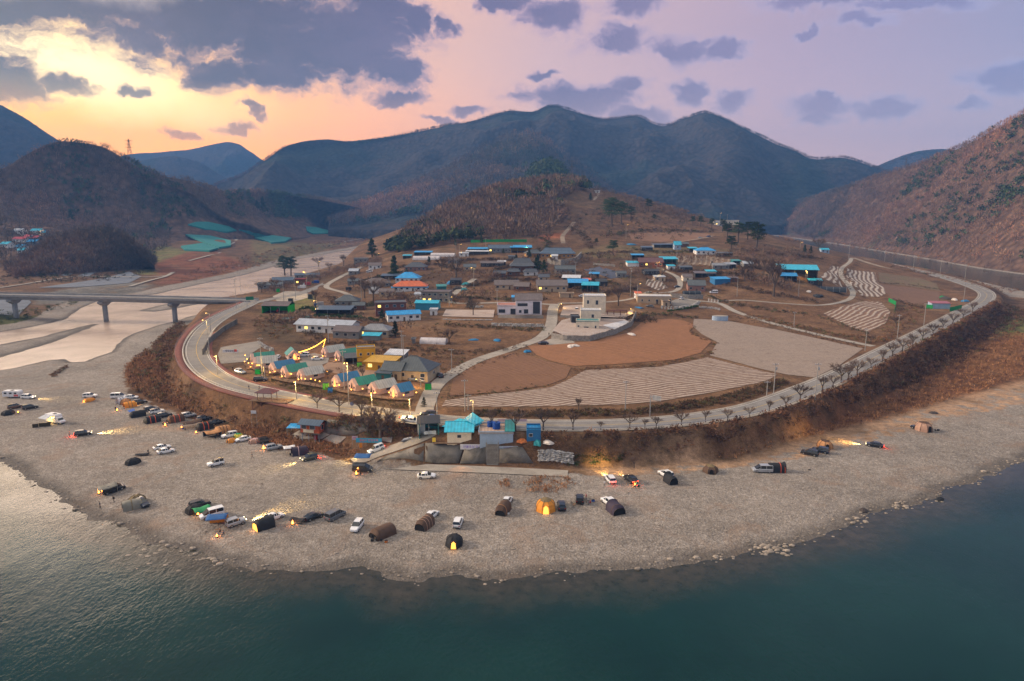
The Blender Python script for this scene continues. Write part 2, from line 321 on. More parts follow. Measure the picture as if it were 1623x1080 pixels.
# ground material: painted land-cover colour (attribute) + gravel, with noise
def ground_mat():
    m, n, b = newmat('ground_cover'); P = n.a('ShaderNodeTexCoord').outputs['Object']
    base = n.mix(1.0, n.a('ShaderNodeAttribute', attribute_name='cover').outputs['Color'], (1.04, .98, .88, 1), 'MULTIPLY')
    gr = n.a('ShaderNodeAttribute', attribute_name='gravel').outputs['Fac']
    wet = n.a('ShaderNodeAttribute', attribute_name='wet').outputs['Fac']
    c1 = n.noise(.09, 5, .6, P); c2 = n.noise(.6, 5, .7, P); c3 = n.noise(3.2, 3, .6, P)
    c4 = n.noise(.03, 5, .65, P, .6); base = n.mix(n.mr(c4, .50, .66, 0, .55), base, (.20, .125, .070, 1)); base = n.mix(n.mr(n.noise(.05, 5, .7, P, 1.0), .54, .66, 0, .6), base, (.055, .045, .028, 1)); k = n.mr(c1, .3, .7, .62, 1.35); k = n.m('MULTIPLY', k, n.mr(c2, .25, .75, .55, 1.5)); k = n.m('MULTIPLY', k, n.mr(c3, .3, .7, .75, 1.25))
    land = n.mix(1.0, base, n.a('ShaderNodeCombineColor', {0: k, 1: k, 2: k}).outputs[0], 'MULTIPLY')
    # pebbles
    vo = n.a('ShaderNodeTexVoronoi', {'Vector': P, 'Scale': 1.9, 'Randomness': 1}); vo2 = n.a('ShaderNodeTexVoronoi', {'Vector': P, 'Scale': 4.5})
    peb = n.ramp(n.a('ShaderNodeSeparateColor', {0: vo.outputs['Color']}).outputs[0], [(0, (.19, .16, .135)), (.45, (.28, .245, .212)), (.8, (.355, .315, .278)), (1, (.50, .455, .41))])
    peb2 = n.ramp(n.a('ShaderNodeSeparateColor', {0: vo2.outputs['Color']}).outputs[1], [(0, (.165, .143, .122)), (.6, (.30, .265, .23)), (1, (.47, .425, .38))])
    peb = n.mix(.55, peb, peb2)
    big = n.mr(n.noise(.035, 4, .6, P), .3, .7, .80, 1.16); mid_ = n.mr(n.noise(.25, 6, .75, P), .25, .75, .76, 1.22)
    kk = n.m('MULTIPLY', n.m('MULTIPLY', big, mid_), .80); peb = n.mix(1.0, peb, n.a('ShaderNodeCombineColor', {0: kk, 1: kk, 2: kk}).outputs[0], 'MULTIPLY')
    # dry sandy strips and brown earthy patches
    peb = n.mix(n.m('MULTIPLY', n.mr(n.noise(.06, 5, .65, P, 1.2), .52, .66), .55), peb, (.235, .165, .12, 1))
    g = n.mr(n.m('ADD', gr, n.m('MULTIPLY', n.m('SUBTRACT', n.noise(.22, 5, .65, P), .5), 1.3)), .42, .60)
    col = n.mix(g, land, peb)
    dk = n.mr(n.m('ADD', wet, n.m('MULTIPLY', n.m('SUBTRACT', c2, .5), .5)), .3, .75)
    col = n.mix(n.m('MULTIPLY', dk, .62), col, (.055, .05, .045, 1))
    setc(n, b, col); b.inputs['Roughness'].default_value = .9; b.inputs['Specular IOR Level'].default_value = .15
    hgt = n.m('ADD', n.m('MULTIPLY', c2, 1.0), n.m('ADD', n.m('MULTIPLY', c3, .35), n.m('MULTIPLY', vo.outputs['Distance'], .35)))
    bump(n, b, hgt, .8, .5)
    return m
# ---------------------------------------------------------------- the ground sheet
def cover(X, Y, h):
    N = X.shape; C = np.zeros((*N, 3)); C[:] = (.105, .062, .038)                 # scrub / dry earth
    nz = fbm(X, Y, 30, 4); C = C * (1 + .5 * nz)[..., None]
    def put(pts, z, c, soft=5, px=True):
        W_ = wxy(pts, z) if px else pts; m = sstep(sdf(X, Y, W_) + 6 * fbm(X + 9, Y, 12, 3), -soft, soft)[..., None]; C[:] = C * (1 - m) + np.array(c) * m
    # brush flats at the right, below the road
    put([(1120, 720), (1300, 670), (1420, 615), (1520, 555), (1600, 500), (1750, 470), (1900, 560), (1700, 610), (1560, 625), (1440, 660), (1250, 706), (1130, 735)], .5, (.125, .058, .030))
    put([(1500, 560), (1560, 535), (1640, 520), (1700, 530), (1640, 570), (1560, 600)], .5, (.17, .085, .038))
    put([(1560, 520), (1600, 505), (1680, 498), (1680, 520), (1600, 535)], .5, (.11, .12, .035))
    # left bank brush
    put([(208, 560), (262, 520), (300, 500), (330, 500), (300, 600), (420, 660), (540, 700), (545, 720), (455, 712), (330, 668), (235, 640), (190, 610)], .5, (.105, .055, .030))
    put([(60, 500), (130, 475), (160, 470), (125, 482), (95, 495), (30, 520), (-100, 520), (-100, 480), (20, 500)], 1, (.07, .08, .028))
    # village earth, dry grass
    put([(690, 660), (900, 655), (1150, 640), (1400, 545), (1550, 470), (1380, 415), (1300, 430), (1100, 480), (900, 470), (700, 480), (560, 560), (600, 640)], 9, (.135, .078, .045), 8)
    put([(500, 590), (640, 640), (700, 570), (690, 520), (560, 520), (470, 560)], 9.5, (.15, .082, .045))
    put([(470, 520), (420, 510), (400, 540), (480, 545)], 11, (.08, .055, .035))
    put([(440, 478), (500, 470), (480, 490), (445, 492)], 12, (.13, .13, .05), 1)
    for q, t_, c in (([(900, 400), (960, 375), (1100, 380), (1200, 395), (1120, 400), (1000, 425), (930, 420)], 590, (.11, .085, .045)), ([(880, 330), (960, 330), (990, 360), (900, 372)], 780, (.115, .072, .042)),
                     ([(980, 350), (1100, 352), (1130, 366), (1060, 384), (975, 384)], 720, (.15, .085, .048)), ([(855, 385), (890, 372), (905, 362), (895, 392), (860, 398)], 640, (.22, .085, .045))):
        put(np.array([att(x, y, t_ * (1 - (y - 390) * .0022))[:2] for x, y in q]), 0, c, 6, False)
    # far left bank fields
    for q, z, c in (([(40, 470), (180, 445), (240, 450), (240, 465), (60, 480)], 3, (.13, .13, .13)), ([(200, 420), (250, 400), (330, 410), (280, 432), (220, 432)], 6, (.12, .12, .045)), ([(240, 420), (330, 405), (400, 420), (330, 440), (250, 445)], 5, (.15, .06, .035)),
                    ([(290, 450), (420, 418), (560, 385), (600, 380), (540, 392), (440, 415), (320, 448)], 1, (.2, .115, .07)), ([(400, 380), (500, 385), (560, 378), (460, 400), (400, 410)], 10, (.12, .10, .05))):
        put(q, z, c, 7)
    return np.clip(C, .01, 1)
GRAV = [(-900, 560), (-300, 545), (0, 523), (60, 513), (103, 503), (129, 485), (160, 472), (207, 470), (300, 462), (400, 470), (322, 496), (285, 510), (240, 535), (215, 560), (196, 600), (205, 625), (240, 642), (300, 662), (330, 674), (380, 690), (420, 702), (455, 714),
        (500, 716), (560, 738), (700, 742), (905, 752), (950, 750), (1000, 742), (1080, 730), (1160, 733), (1250, 708), (1330, 690), (1400, 668), (1440, 655), (1500, 640), (1560, 622), (1640, 602), (1750, 560), (1900, 540), (2300, 500), (2300, 1400), (-900, 1400)]
RSAND = wxy([(1420, 424), (1480, 433), (1545, 448), (1600, 470), (1700, 480), (1700, 465), (1623, 458), (1540, 441), (1440, 424)], .3)
gravw = wxy(GRAV, .3)
def build_ground():
    # rings around the viewpoint's foot, finer where closer
    rs = [70.0]
    while rs[-1] < 4900:
        r = rs[-1]; rs.append(r + (min(max(r * r / 75000 * 2.0, .42), 5.0) if r < 1300 else (8 if r < 2200 else r * .05)))
    rs = np.array(rs); az = np.linspace(R(-60), R(60), 900)
    RR_, A_ = np.meshgrid(rs, az, indexing='ij'); X = RR_ * np.sin(A_); Y = RR_ * np.cos(A_)
    h = HH(X, Y); C = cover(X, Y, h)
    g = sstep(sdf(X, Y, gravw), -5, 5); g = np.maximum(g, sstep(sdf(X, Y, LRW), -22, -14) * (h < 1.6)); g = np.maximum(g, sstep(sdf(X, Y, RRW), -9, -3) * (h < 2)); g = np.maximum(g, sstep(sdf(X, Y, RSAND), -3, 3))
    sandy = sstep(sdf(X, Y, wxy([(905, 745), (1000, 738), (1080, 725), (1160, 728), (1250, 703), (1400, 665), (1500, 635), (1640, 600), (1640, 642), (1500, 668), (1400, 700), (1250, 735), (1100, 750), (950, 760)], .3)), -4, 4)
    C = C * (1 - sandy[..., None]) + np.array([.33, .225, .155]) * sandy[..., None]; g = g * (1 - .52 * sandy)
    dark = sstep(sdf(X, Y, wxy([(515, 737), (545, 740), (540, 765), (500, 795), (484, 790), (498, 760)], .3)), -2.5, 2.5) * .42
    for tr in ([(560, 735), (500, 742), (420, 760), (300, 745), (180, 700), (60, 668), (-40, 660)], [(560, 738), (470, 790), (400, 800), (250, 770)], [(560, 742), (700, 780), (900, 782), (1100, 775), (1300, 745), (1500, 700), (1640, 650)], [(600, 750), (700, 860), (900, 850)]):
        L_ = smooth_line(wxy(tr, .3), 5)
        for o_ in (-.8, .8): dd = np.abs(seg_dist(X, Y, L_) - .9 + 0 * o_); dark = np.maximum(dark, (1 - sstep(dd, .25, .7)) * .17)
    bluff = sstep(fbm(X + 300, Y, 45, 3), .12, .3) * .0
    me = mesh_np('ground', np.stack([X.ravel(), Y.ravel(), h.ravel()], 1), grid_faces(len(rs), len(az)), ground_mat())
    attr(me, 'gravel', g.ravel() - bluff.ravel()); attr(me, 'wet', np.maximum(sstep(-h, -.12 + 0 * h, .6), dark).ravel())
    attr(me, 'cover', np.concatenate([C.reshape(-1, 3), np.ones((C.size // 3, 1))], 1), 'FLOAT_COLOR')
    return link('ground', me, kind='structure')
ground = build_ground()

# ---------------------------------------------------------------- water
def water_mat():
    m, n, b = newmat('river_water'); P = n.a('ShaderNodeTexCoord').outputs['Object']
    sh_ = n.mr(n.noise(.02, 4, .6, P), .35, .65); dp = n.a('ShaderNodeAttribute', attribute_name='depth').outputs['Fac']
    deep = n.mix(sh_, (.0015, .018, .0155, 1), (.0045, .032, .026, 1)); bed = n.mix(n.mr(n.noise(.5, 5, .7, P), .35, .65), (.022, .024, .016, 1), (.055, .048, .034, 1))
    dd = n.mr(n.m('ADD', dp, n.m('MULTIPLY', n.m('SUBTRACT', n.noise(.06, 5, .65, P), .5), 14)), 1, 15, 0, 1, True)
    setc(n, b, n.mix(dd, bed, deep))
    b.inputs['Roughness'].default_value = .04; b.inputs['IOR'].default_value = 1.33; b.inputs['Specular IOR Level'].default_value = .5
    Ps = n.v('MULTIPLY', P, (1, .55, 1))
    rip = n.mr(n.noise(.018, 3, .6, P), .38, .62, .25, 1)
    h = n.m('ADD', n.m('MULTIPLY', n.noise(1.7, 4, .6, Ps, .4), .6), n.m('MULTIPLY', n.noise(.3, 2, .5, Ps), .7))
    q = n.a('ShaderNodeBump', {'Distance': .14, 'Height': h, 'Strength': n.m('ADD', rip, .1)}); n.l.new(q.outputs[0], b.inputs['Normal'])
    return m
rs = np.array([-400, -50, 30, 80, 120, 200, 320, 500, 900, 1500, 3000]); xs = np.array([-3500, -900, -400, 0, 400, 900, 3500])
XX, YY = np.meshgrid(xs, rs, indexing='ij')
def shallow_mat():
    m, n, b = newmat('shallow_sky_water'); P = n.a('ShaderNodeTexCoord').outputs['Object']; setc(n, b, n.mix(n.mr(n.noise(.03, 5, .65, P, 1), .4, .6), (.36, .27, .20, 1), (.52, .40, .31, 1)))  # pale base colour stands in for sky mirrored in the shallows
    b.inputs['Roughness'].default_value = .22; b.inputs['IOR'].default_value = 2.6; b.inputs['Specular IOR Level'].default_value = .8
    q = n.a('ShaderNodeBump', {'Distance': .05, 'Height': n.noise(.5, 4, .65, n.v('MULTIPLY', P, (1, .4, 1))), 'Strength': n.mr(n.noise(.03, 4, .6, P), .4, .6, .1, .8)}); n.l.new(q.outputs[0], b.inputs['Normal']); return m
o = link('river_water', mesh_np('river_water', [(-3500, 290, WL + .02), (60, 290, WL + .02), (60, 1700, WL + .02), (-3500, 1700, WL + .02)], np.array([[0, 1, 2, 3]]), shallow_mat(), False), kind='structure')
_az = np.linspace(R(-62), R(62), 420); _r = np.r_[20, 45, np.linspace(60, 420, 210), 520, 800, 1300, 2200, 3600]; _R, _A2 = np.meshgrid(_r, _az, indexing='ij'); XX, YY = _R * np.sin(_A2), _R * np.cos(_A2)
me = mesh_np('river_water', np.stack([XX.ravel(), YY.ravel(), np.full(XX.size, WL)], 1), grid_faces(len(_r), len(_az)), water_mat(), False); attr(me, 'depth', np.where(YY > 430, 40, np.clip(sdf(XX, YY, FRONT_W), 0, 40)).ravel())
o = link('river_water', me, kind='structure')
o.data.polygons.foreach_set('use_smooth', np.zeros(len(o.data.polygons), bool))

# ---------------------------------------------------------------- mountains
def forest_mat(name, c1, c2, c3, sc=1.0, green=.5, bs=2.5):
    m, n, b = newmat(name); P = n.a('ShaderNodeTexCoord').outputs['Object']
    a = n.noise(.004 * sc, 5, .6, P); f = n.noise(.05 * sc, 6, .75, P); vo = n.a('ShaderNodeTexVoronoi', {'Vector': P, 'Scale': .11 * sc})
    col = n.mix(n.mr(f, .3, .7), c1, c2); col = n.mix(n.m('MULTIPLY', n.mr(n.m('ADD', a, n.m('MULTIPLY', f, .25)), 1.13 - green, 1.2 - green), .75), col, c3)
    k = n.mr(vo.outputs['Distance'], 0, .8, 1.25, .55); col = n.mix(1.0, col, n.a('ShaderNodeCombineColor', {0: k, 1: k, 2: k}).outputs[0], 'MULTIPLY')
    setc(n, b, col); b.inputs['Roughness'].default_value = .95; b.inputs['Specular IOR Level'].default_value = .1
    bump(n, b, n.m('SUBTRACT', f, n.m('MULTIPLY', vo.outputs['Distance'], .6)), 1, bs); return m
BROWN = ((.095, .062, .047), (.165, .10, .07), (.045, .062, .032))
def arr_line(pts, n):
    P = np.array(pts, float); d = np.r_[0, np.cumsum(np.hypot(*(P[1:, :2] - P[:-1, :2]).T))]; u = np.linspace(0, d[-1], n)
    return np.stack([np.interp(u, d, P[:, k]) for k in range(P.shape[1])], 1)
RIDGES = {}
def ridge(name, crest, foot, mat, nu=160, nv=40, rough=.16, spur=140, back=600, pw=1.0, jag=.012):
    """a hill: crest and foot given in the photo with distance; the rear slope falls away behind"""
    C = np.array([att(*c) for c in crest]); C = smooth_line(C, 6); C = arr_line(C, nu)
    Ft = np.array([atz(*c) if len(c) == 3 else att(c[0], c[1], c[3]) for c in foot]); Ft = smooth_line(Ft, 6); Ft = arr_line(Ft, nu)
    v = np.linspace(0, 1, nv); X = Ft[:, None, 0] + (C[:, None, 0] - Ft[:, None, 0]) * v; Y = Ft[:, None, 1] + (C[:, None, 1] - Ft[:, None, 1]) * v
    zc = C[:, None, 2]; zf = Ft[:, None, 2] - 3; Z = zf + (zc - zf) * v ** pw
    rid = 1 - 2 * np.abs(fbm(X, Y, spur * 2, 4, .5)); env = np.sin(np.clip(v, 0, 1) * pi) ** .8
    Z = Z + (rid - .75) * rough * (zc - zf) * env * 1.6 + fbm(X, Y, spur * .35, 3) * 8 * env * min(1, spur / 140) + jag * (zc - zf) * fbm(X, Y, 60, 3) * (v > .97)
    # rear
    nb = 14; vb = np.linspace(0, 1, nb)[1:]; dr = C[:, :2] / np.linalg.norm(C[:, :2], axis=1)[:, None]
    Xb = C[:, None, 0] + dr[:, None, 0] * vb * back; Yb = C[:, None, 1] + dr[:, None, 1] * vb * back; Zb = Z[:, -1:] + (-5 - Z[:, -1:]) * vb ** 1.1 + fbm(Xb, Yb, spur, 3) * 20 * np.sin(vb * pi)
    X = np.hstack([X[:, :1], X, Xb]); Y = np.hstack([Y[:, :1] - 4, Y, Yb]); Z = np.hstack([Z[:, :1] * 0 - 12, Z, Zb])
    me = mesh_np(name, np.stack([X.ravel(), Y.ravel(), Z.ravel()], 1), grid_faces(nu, nv + nb)[:, ::-1], mat)
    o = link('hill' if 'hill' in name else 'mountain', me, kind='structure'); RIDGES[name] = (X[:, 1:], Y[:, 1:], Z[:, 1:], nv); return o
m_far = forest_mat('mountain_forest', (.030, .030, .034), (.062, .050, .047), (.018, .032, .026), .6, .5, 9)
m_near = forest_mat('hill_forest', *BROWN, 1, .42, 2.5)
ridge('m1', [(120, 262, 4100), (205, 245, 4100), (250, 242, 4100), (300, 237, 4100), (345, 228, 4100), (375, 227, 4100), (400, 243, 4050), (430, 262, 4050), (500, 290, 4000)], [(120, 345, 0, 3200), (250, 345, 0, 3200), (375, 345, 0, 3200), (500, 345, 0, 3200)], m_far, 90, 20, back=1200)
ridge('m1b', [(180, 262, 3300), (240, 252, 3300), (280, 248, 3300), (320, 260, 3300), (350, 278, 3300), (375, 290, 3300), (410, 305, 3300)], [(180, 345, 0, 2900), (300, 345, 0, 2900), (410, 345, 0, 2900)], m_far, 60, 20, back=900)
ridge('m2', [(-1300, 300, 2000), (-900, 190, 2050), (-550, 90, 2150), (-200, 60, 2300), (-100, 115, 2400), (0, 166, 2500), (40, 188, 2550), (85, 218, 2600), (150, 262, 2650), (220, 300, 2700)], [(-1300, 370, 0, 1300), (-550, 362, 0, 1500), (-200, 360, 0, 1700), (0, 360, 0, 1800), (220, 350, 0, 2000)], m_far, 180, 40, back=1000)
ridge('m3', [(300, 315, 2150), (345, 292, 2187), (385, 278, 2225), (412, 260, 2225), (450, 234, 2300), (485, 224, 2375), (520, 221, 2412), (560, 224, 2450), (620, 216, 2487), (680, 206, 2525), (720, 197, 2562), (760, 190, 2600), (800, 177, 2600), (845, 176, 2600), (870, 167, 2600),
             (900, 174, 2600), (940, 186, 2637), (980, 188, 2675), (1010, 185, 2675), (1050, 200, 2637), (1085, 188, 2562), (1115, 179, 2525), (1150, 188, 2487), (1200, 215, 2412), (1260, 240, 2337), (1290, 252, 2337), (1340, 251, 2337), (1390, 267, 2375), (1430, 280, 2412), (1480, 300, 2450)],
      [(300, 350, 0, 2000), (500, 350, 0, 1800), (700, 355, 0, 1700), (900, 355, 0, 1700), (1100, 355, 0, 1700), (1300, 352, 0, 1900), (1480, 345, 0, 2200)], m_far, 480, 110, .30, 260, 1400)
ridge('m3b', [(520, 350, 1750), (560, 330, 1800), (620, 306, 1850), (700, 272, 1950), (740, 250, 2000), (780, 228, 2050), (815, 213, 2100), (845, 212, 2100), (870, 226, 2100), (900, 248, 2080), (940, 275, 2050), (990, 312, 2000), (1030, 345, 1900)],
      [(520, 362, 0, 1500), (700, 362, 0, 1400), (850, 362, 0, 1350), (1030, 362, 0, 1450)], m_far, 180, 50, .16, 180, 700)
ridge('m3c', [(1000, 345, 2050), (1040, 300, 2150), (1075, 262, 2250), (1100, 232, 2400), (1120, 208, 2600), (1135, 230, 2550), (1165, 262, 2400), (1200, 300, 2250), (1240, 330, 2150)], [(1000, 358, 0, 1800), (1120, 358, 0, 1700), (1240, 356, 0, 1800)], m_far, 120, 50, .2, 160, 500)
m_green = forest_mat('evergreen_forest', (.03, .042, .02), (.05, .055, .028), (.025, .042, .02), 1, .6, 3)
ridge('hill3', [(780, 335, 1350), (815, 300, 1380), (840, 268, 1400), (862, 252, 1400), (885, 255, 1400), (905, 275, 1400), (935, 300, 1400), (985, 330, 1400)], [(780, 345, 0, 1150), (880, 345, 0, 1100), (985, 345, 0, 1150)], m_green, 80, 30, .1, 90, 300)
ridge('m4', [(1340, 290, 3300), (1385, 266, 3200), (1420, 251, 3200), (1455, 240, 3200), (1485, 237, 3200), (1520, 238, 3200), (1570, 250, 3100), (1640, 262, 3100)], [(1340, 345, 0, 2800), (1500, 345, 0, 2800), (1640, 345, 0, 2800)], m_far, 90, 30, back=900)
ridge('hill5', [(1120, 346, 2500), (1180, 335, 2300), (1240, 325, 2100), (1290, 315, 1900), (1340, 298, 1650), (1400, 278, 1480), (1450, 262, 1380), (1500, 244, 1280), (1560, 216, 1180), (1623, 180, 1080), (1700, 140, 1000), (1850, 80, 900), (2000, 50, 850), (2300, 90, 800), (2700, 200, 750)],
      [(1130, 357, 2), (1240, 371, 2), (1330, 384, 2), (1450, 404, 2), (1550, 421, 2), (1623, 431, 2), (1750, 445, 2), (1900, 470, 2), (2300, 520, 2), (2700, 580, 2)], m_near, 400, 90, .13, 120, 500)
ridge('hill6', [(-1100, 345, 850), (-600, 322, 920), (-250, 310, 1000), (-120, 300, 1050), (0, 268, 1080), (30, 252, 1090), (62, 234, 1100), (95, 224, 1110), (125, 226, 1120), (160, 232, 1140), (190, 247, 1160), (225, 268, 1200), (265, 281, 1240), (300, 287, 1280), (345, 306, 1350), (400, 303, 1450), (450, 309, 1550), (500, 316, 1600), (560, 328, 1700), (620, 342, 1800), (680, 352, 1900)],
      [(-1100, 470, 6), (-600, 455, 6), (-250, 440, 8), (-100, 432, 8), (0, 425, 8), (100, 425, 8), (200, 420, 8), (270, 400, 11), (330, 378, 19), (400, 372, 20), (470, 375, 14), (540, 366, 10), (600, 362, 8), (690, 360, 5)], m_near, 380, 90, .14, 110, 400, .95)
ridge('hill7', [(10, 428, 700), (65, 396, 720), (100, 376, 740), (135, 366, 750), (165, 364, 750), (195, 374, 740), (220, 396, 720), (245, 420, 700)], [(20, 442, 4), (80, 438, 4), (150, 434, 4), (200, 430, 4), (245, 425, 5)], m_near, 80, 30, .06, 70, 160, .6)

# ---------------------------------------------------------------- line of sight -> ground
_src = [o for o in COL.objects if o.name.startswith(('ground', 'hill'))]
_V = []; _Fc = []; _off = 0
for o in _src:
    me = o.data; v = np.empty(len(me.vertices) * 3, np.float32); me.vertices.foreach_get('co', v); v = v.reshape(-1, 3)
    f = np.empty(len(me.loops), np.int32); me.loops.foreach_get('vertex_index', f); f = f.reshape(-1, 4) + _off; _V.append(v); _Fc.append(f); _off += len(v)
_V = np.vstack(_V); _Fc = np.vstack(_Fc)
BVH = BVHTree.FromPolygons([tuple(p) for p in _V.tolist()], [tuple(p) for p in _Fc.tolist()])
def hit(px, py):
    d = Vector(ray(px, py)).normalized(); h = BVH.ray_cast(Vector((0, 0, HC)), d)[0]
    return h if h is not None else Vector(atz(px, max(py, 345), 0))
def gz(x, y):
    h = BVH.ray_cast(Vector((x, y, 900)), Vector((0, 0, -1)))[0]; return h.z if h else 0.0
# ---------------------------------------------------------------- roads, paths, fields (sheets lying on the ground)
def ribbon(name, C, off, wd, mat, lift=.05, thick=0, kind='structure', parent=None, uvscale=1):
    C = np.asarray(C); T = np.gradient(C[:, :2], axis=0); T /= np.linalg.norm(T, axis=1)[:, None] + 1e-9; N = np.stack([-T[:, 1], T[:, 0]], 1)
    L = C[:, :2] + N * (off - wd / 2); Rr = C[:, :2] + N * (off + wd / 2); z = C[:, 2] + lift; n = len(C)
    V = np.vstack([np.c_[L, z], np.c_[Rr, z]]); Fs = [(i, i + 1, n + i + 1, n + i) for i in range(n - 1)]
    if thick:
        V = np.vstack([V, np.c_[L, z - thick], np.c_[Rr, z - thick]])
        Fs += [(i, i + 2 * n, i + 1 + 2 * n, i + 1) for i in range(n - 1)] + [(n + i, n + i + 1, 3 * n + i + 1, 3 * n + i) for i in range(n - 1)] + [(2 * n + i, 3 * n + i, 3 * n + i + 1, 2 * n + i + 1) for i in range(n - 1)]
    me = mesh_np(name, V, np.array(Fs), mat, False)
    s = np.r_[0, np.cumsum(np.hypot(*(C[1:, :2] - C[:-1, :2]).T))]
    return link(name, me, parent, kind)
def surf_mat(name, c1, c2, c3, sc=.5, rough=.9, patch=.1):
    m, n, b = newmat(name); P = n.a('ShaderNodeTexCoord').outputs['Object']
    col = n.mix(n.mr(n.noise(sc, 6, .7, P), .3, .7), c1, c2); col = n.mix(n.m('MULTIPLY', n.mr(n.noise(patch, 4, .6, P, .8), .5, .65), .6), col, c3)
    col = n.mix(n.mr(n.noise(4, 3, .7, P), .35, .65, 0, .22), col, (.02, .018, .015, 1))
    setc(n, b, col); b.inputs['Roughness'].default_value = rough; b.inputs['Specular IOR Level'].default_value = .25; bump(n, b, n.noise(sc * 4, 4, .7, P), .4, .05); return m
M_ASPH = surf_mat('asphalt', (.19, .18, .175), (.25, .24, .23), (.14, .135, .13), .3)
M_CONC = surf_mat('concrete', (.28, .25, .215), (.38, .345, .30), (.20, .175, .15), .4)
M_DIRT = surf_mat('dirt_track', (.24, .18, .13), (.33, .26, .20), (.16, .11, .075), .5)
M_RED = surf_mat('red_paving', (.17, .065, .055), (.23, .085, .07), (.13, .06, .05), .6)
M_WALL = surf_mat('old_concrete', (.13, .12, .105), (.24, .22, .195), (.05, .045, .04), .25, .9, .22)
M_LINE = plain('road_paint', (.62, .60, .55), .7, var=.15); M_YEL = plain('yellow_paint', (.55, .36, .06), .7, var=.2); M_KERB = plain('kerb_stone', (.45, .43, .40), .8)
ribbon('road', MAINC, 0, 8.6, M_ASPH, .04)
for nm, (C, wd, k) in LN.items():
    C2 = C.copy(); ribbon({'concrete': 'concrete_lane', 'dirt': 'dirt_track', 'asphalt': 'side_road'}[k], C2, 0, wd, {'concrete': M_CONC, 'dirt': M_DIRT, 'asphalt': M_ASPH}[k], .03 if nm != 'v8' else .033)
ribbon('road_marking', MAINC, 0.08, .14, M_YEL, .046); ribbon('road_marking', MAINC, 3.75, .14, M_LINE, .046); ribbon('road_marking', MAINC, -3.75, .14, M_LINE, .046)
iL = 72                                                        # the walkway hangs along the outside of the left bend
SW = MAINC[:iL - 6]
ribbon('walkway', SW, -6.6, 2.6, M_RED, .16, .35); ribbon('kerb', SW, -4.95, .5, M_KERB, .17, .4)
ribbon('pavement', MAINC[20:58], 5.4, 1.7, M_RED, .13, .2); ribbon('kerb', MAINC[20:58], 4.42, .25, M_KERB, .15, .2)
ribbon('road_shoulder', MAINC[58:], 4.9, 1.0, M_CONC, .035); ribbon('road_shoulder', MAINC[66:], -4.9, 1.1, M_CONC, .035)

def sheet(name, pts, mat, lift=.14, step=4.0, world=None, thick=0, kind='structure'):
    """a polygon given in the photo, laid on the ground; attribute 'rowd' = distance along the given row direction"""
    P = np.array([iter_hit(*p)[:2] for p in pts]) if world is None else np.asarray(world)[:, :2]
    out = []
    for i in range(len(P)):
        a, b = P[i], P[(i + 1) % len(P)]; k = max(1, int(np.linalg.norm(b - a) / step)); out += [a + (b - a) * j / k for j in range(k)]
    B = np.array(out); x0, y0 = B.min(0); x1, y1 = B.max(0)
    gx, gy = np.meshgrid(np.arange(x0 + step / 2, x1, step), np.arange(y0 + step / 2, y1, step)); gx, gy = gx.ravel(), gy.ravel()
    k = sdf(gx, gy, B) > step * .4; al = np.vstack([B, np.stack([gx[k], gy[k]], 1)]); n = len(B)
    r = delaunay_2d_cdt([Vector(p) for p in al.tolist()], [(i, (i + 1) % n) for i in range(n)], [], 1, 1e-4)
    V = np.array([(v.x, v.y) for v in r[0]]); Fs = [f[::-1] if (V[f[1]][0] - V[f[0]][0]) * (V[f[2]][1] - V[f[0]][1]) - (V[f[1]][1] - V[f[0]][1]) * (V[f[2]][0] - V[f[0]][0]) < 0 else f for f in r[2]]
    z = HH(V[:, 0].copy(), V[:, 1].copy()) + lift
    me = mesh_np(name, np.c_[V, z], np.array([list(f) for f in Fs]), mat, True)
    return link(name, me, kind=kind)
def row_mat(name, soil, film, px0, px1, period, frac=.5, wob=.35, soft=.12, relief=.25):
    """furrows parallel to the line px0-px1 (two photo points on the field)"""
    a, b = iter_hit(*px0), iter_hit(*px1); dx, dy = b[0] - a[0], b[1] - a[1]; L = hypot(dx, dy); nx, ny = -dy / L, dx / L
    m, n, bb = newmat(name); P = n.a('ShaderNodeTexCoord').outputs['Object']
    s = n.a('ShaderNodeVectorMath', {0: P, 1: (nx, ny, 0)}, operation='DOT_PRODUCT').outputs[1]
    s = n.m('ADD', s, n.m('MULTIPLY', n.noise(.02, 3, .5, P), 14)); s = n.m('ADD', s, n.m('MULTIPLY', n.noise(.35, 3, .6, P), wob))
    ph = n.m('FRACT', n.m('DIVIDE', s, period)); tri = n.m('ABSOLUTE', n.m('SUBTRACT', ph, .5)); f = n.mr(tri, .5 * (1 - frac) - soft / 2, .5 * (1 - frac) + soft / 2, 0, 1, True)
    f = n.m('MULTIPLY', f, n.mr(n.noise(.5, 4, .7, P), .3, .48)); 
    so = n.mix(n.mr(n.noise(.12, 6, .7, P), .3, .7), tuple(x * .78 for x in soil), tuple(x * 1.22 for x in soil)); so = n.mix(n.mr(n.noise(1.6, 4, .7, P), .35, .65, 0, .35), so, tuple(x * .5 for x in soil))
    fi = n.mix(n.mr(n.noise(.9, 4, .7, P), .3, .7), tuple(x * .75 for x in film), tuple(min(1, x * 1.15) for x in film))
    setc(n, bb, n.mix(f, so, fi)); bb.inputs['Roughness'].default_value = .85; bb.inputs['Specular IOR Level'].default_value = .25
    bump(n, bb, n.m('ADD', n.m('MULTIPLY', tri, 2), n.m('MULTIPLY', n.noise(1.2, 4, .7, P), .6)), .8, relief); return m
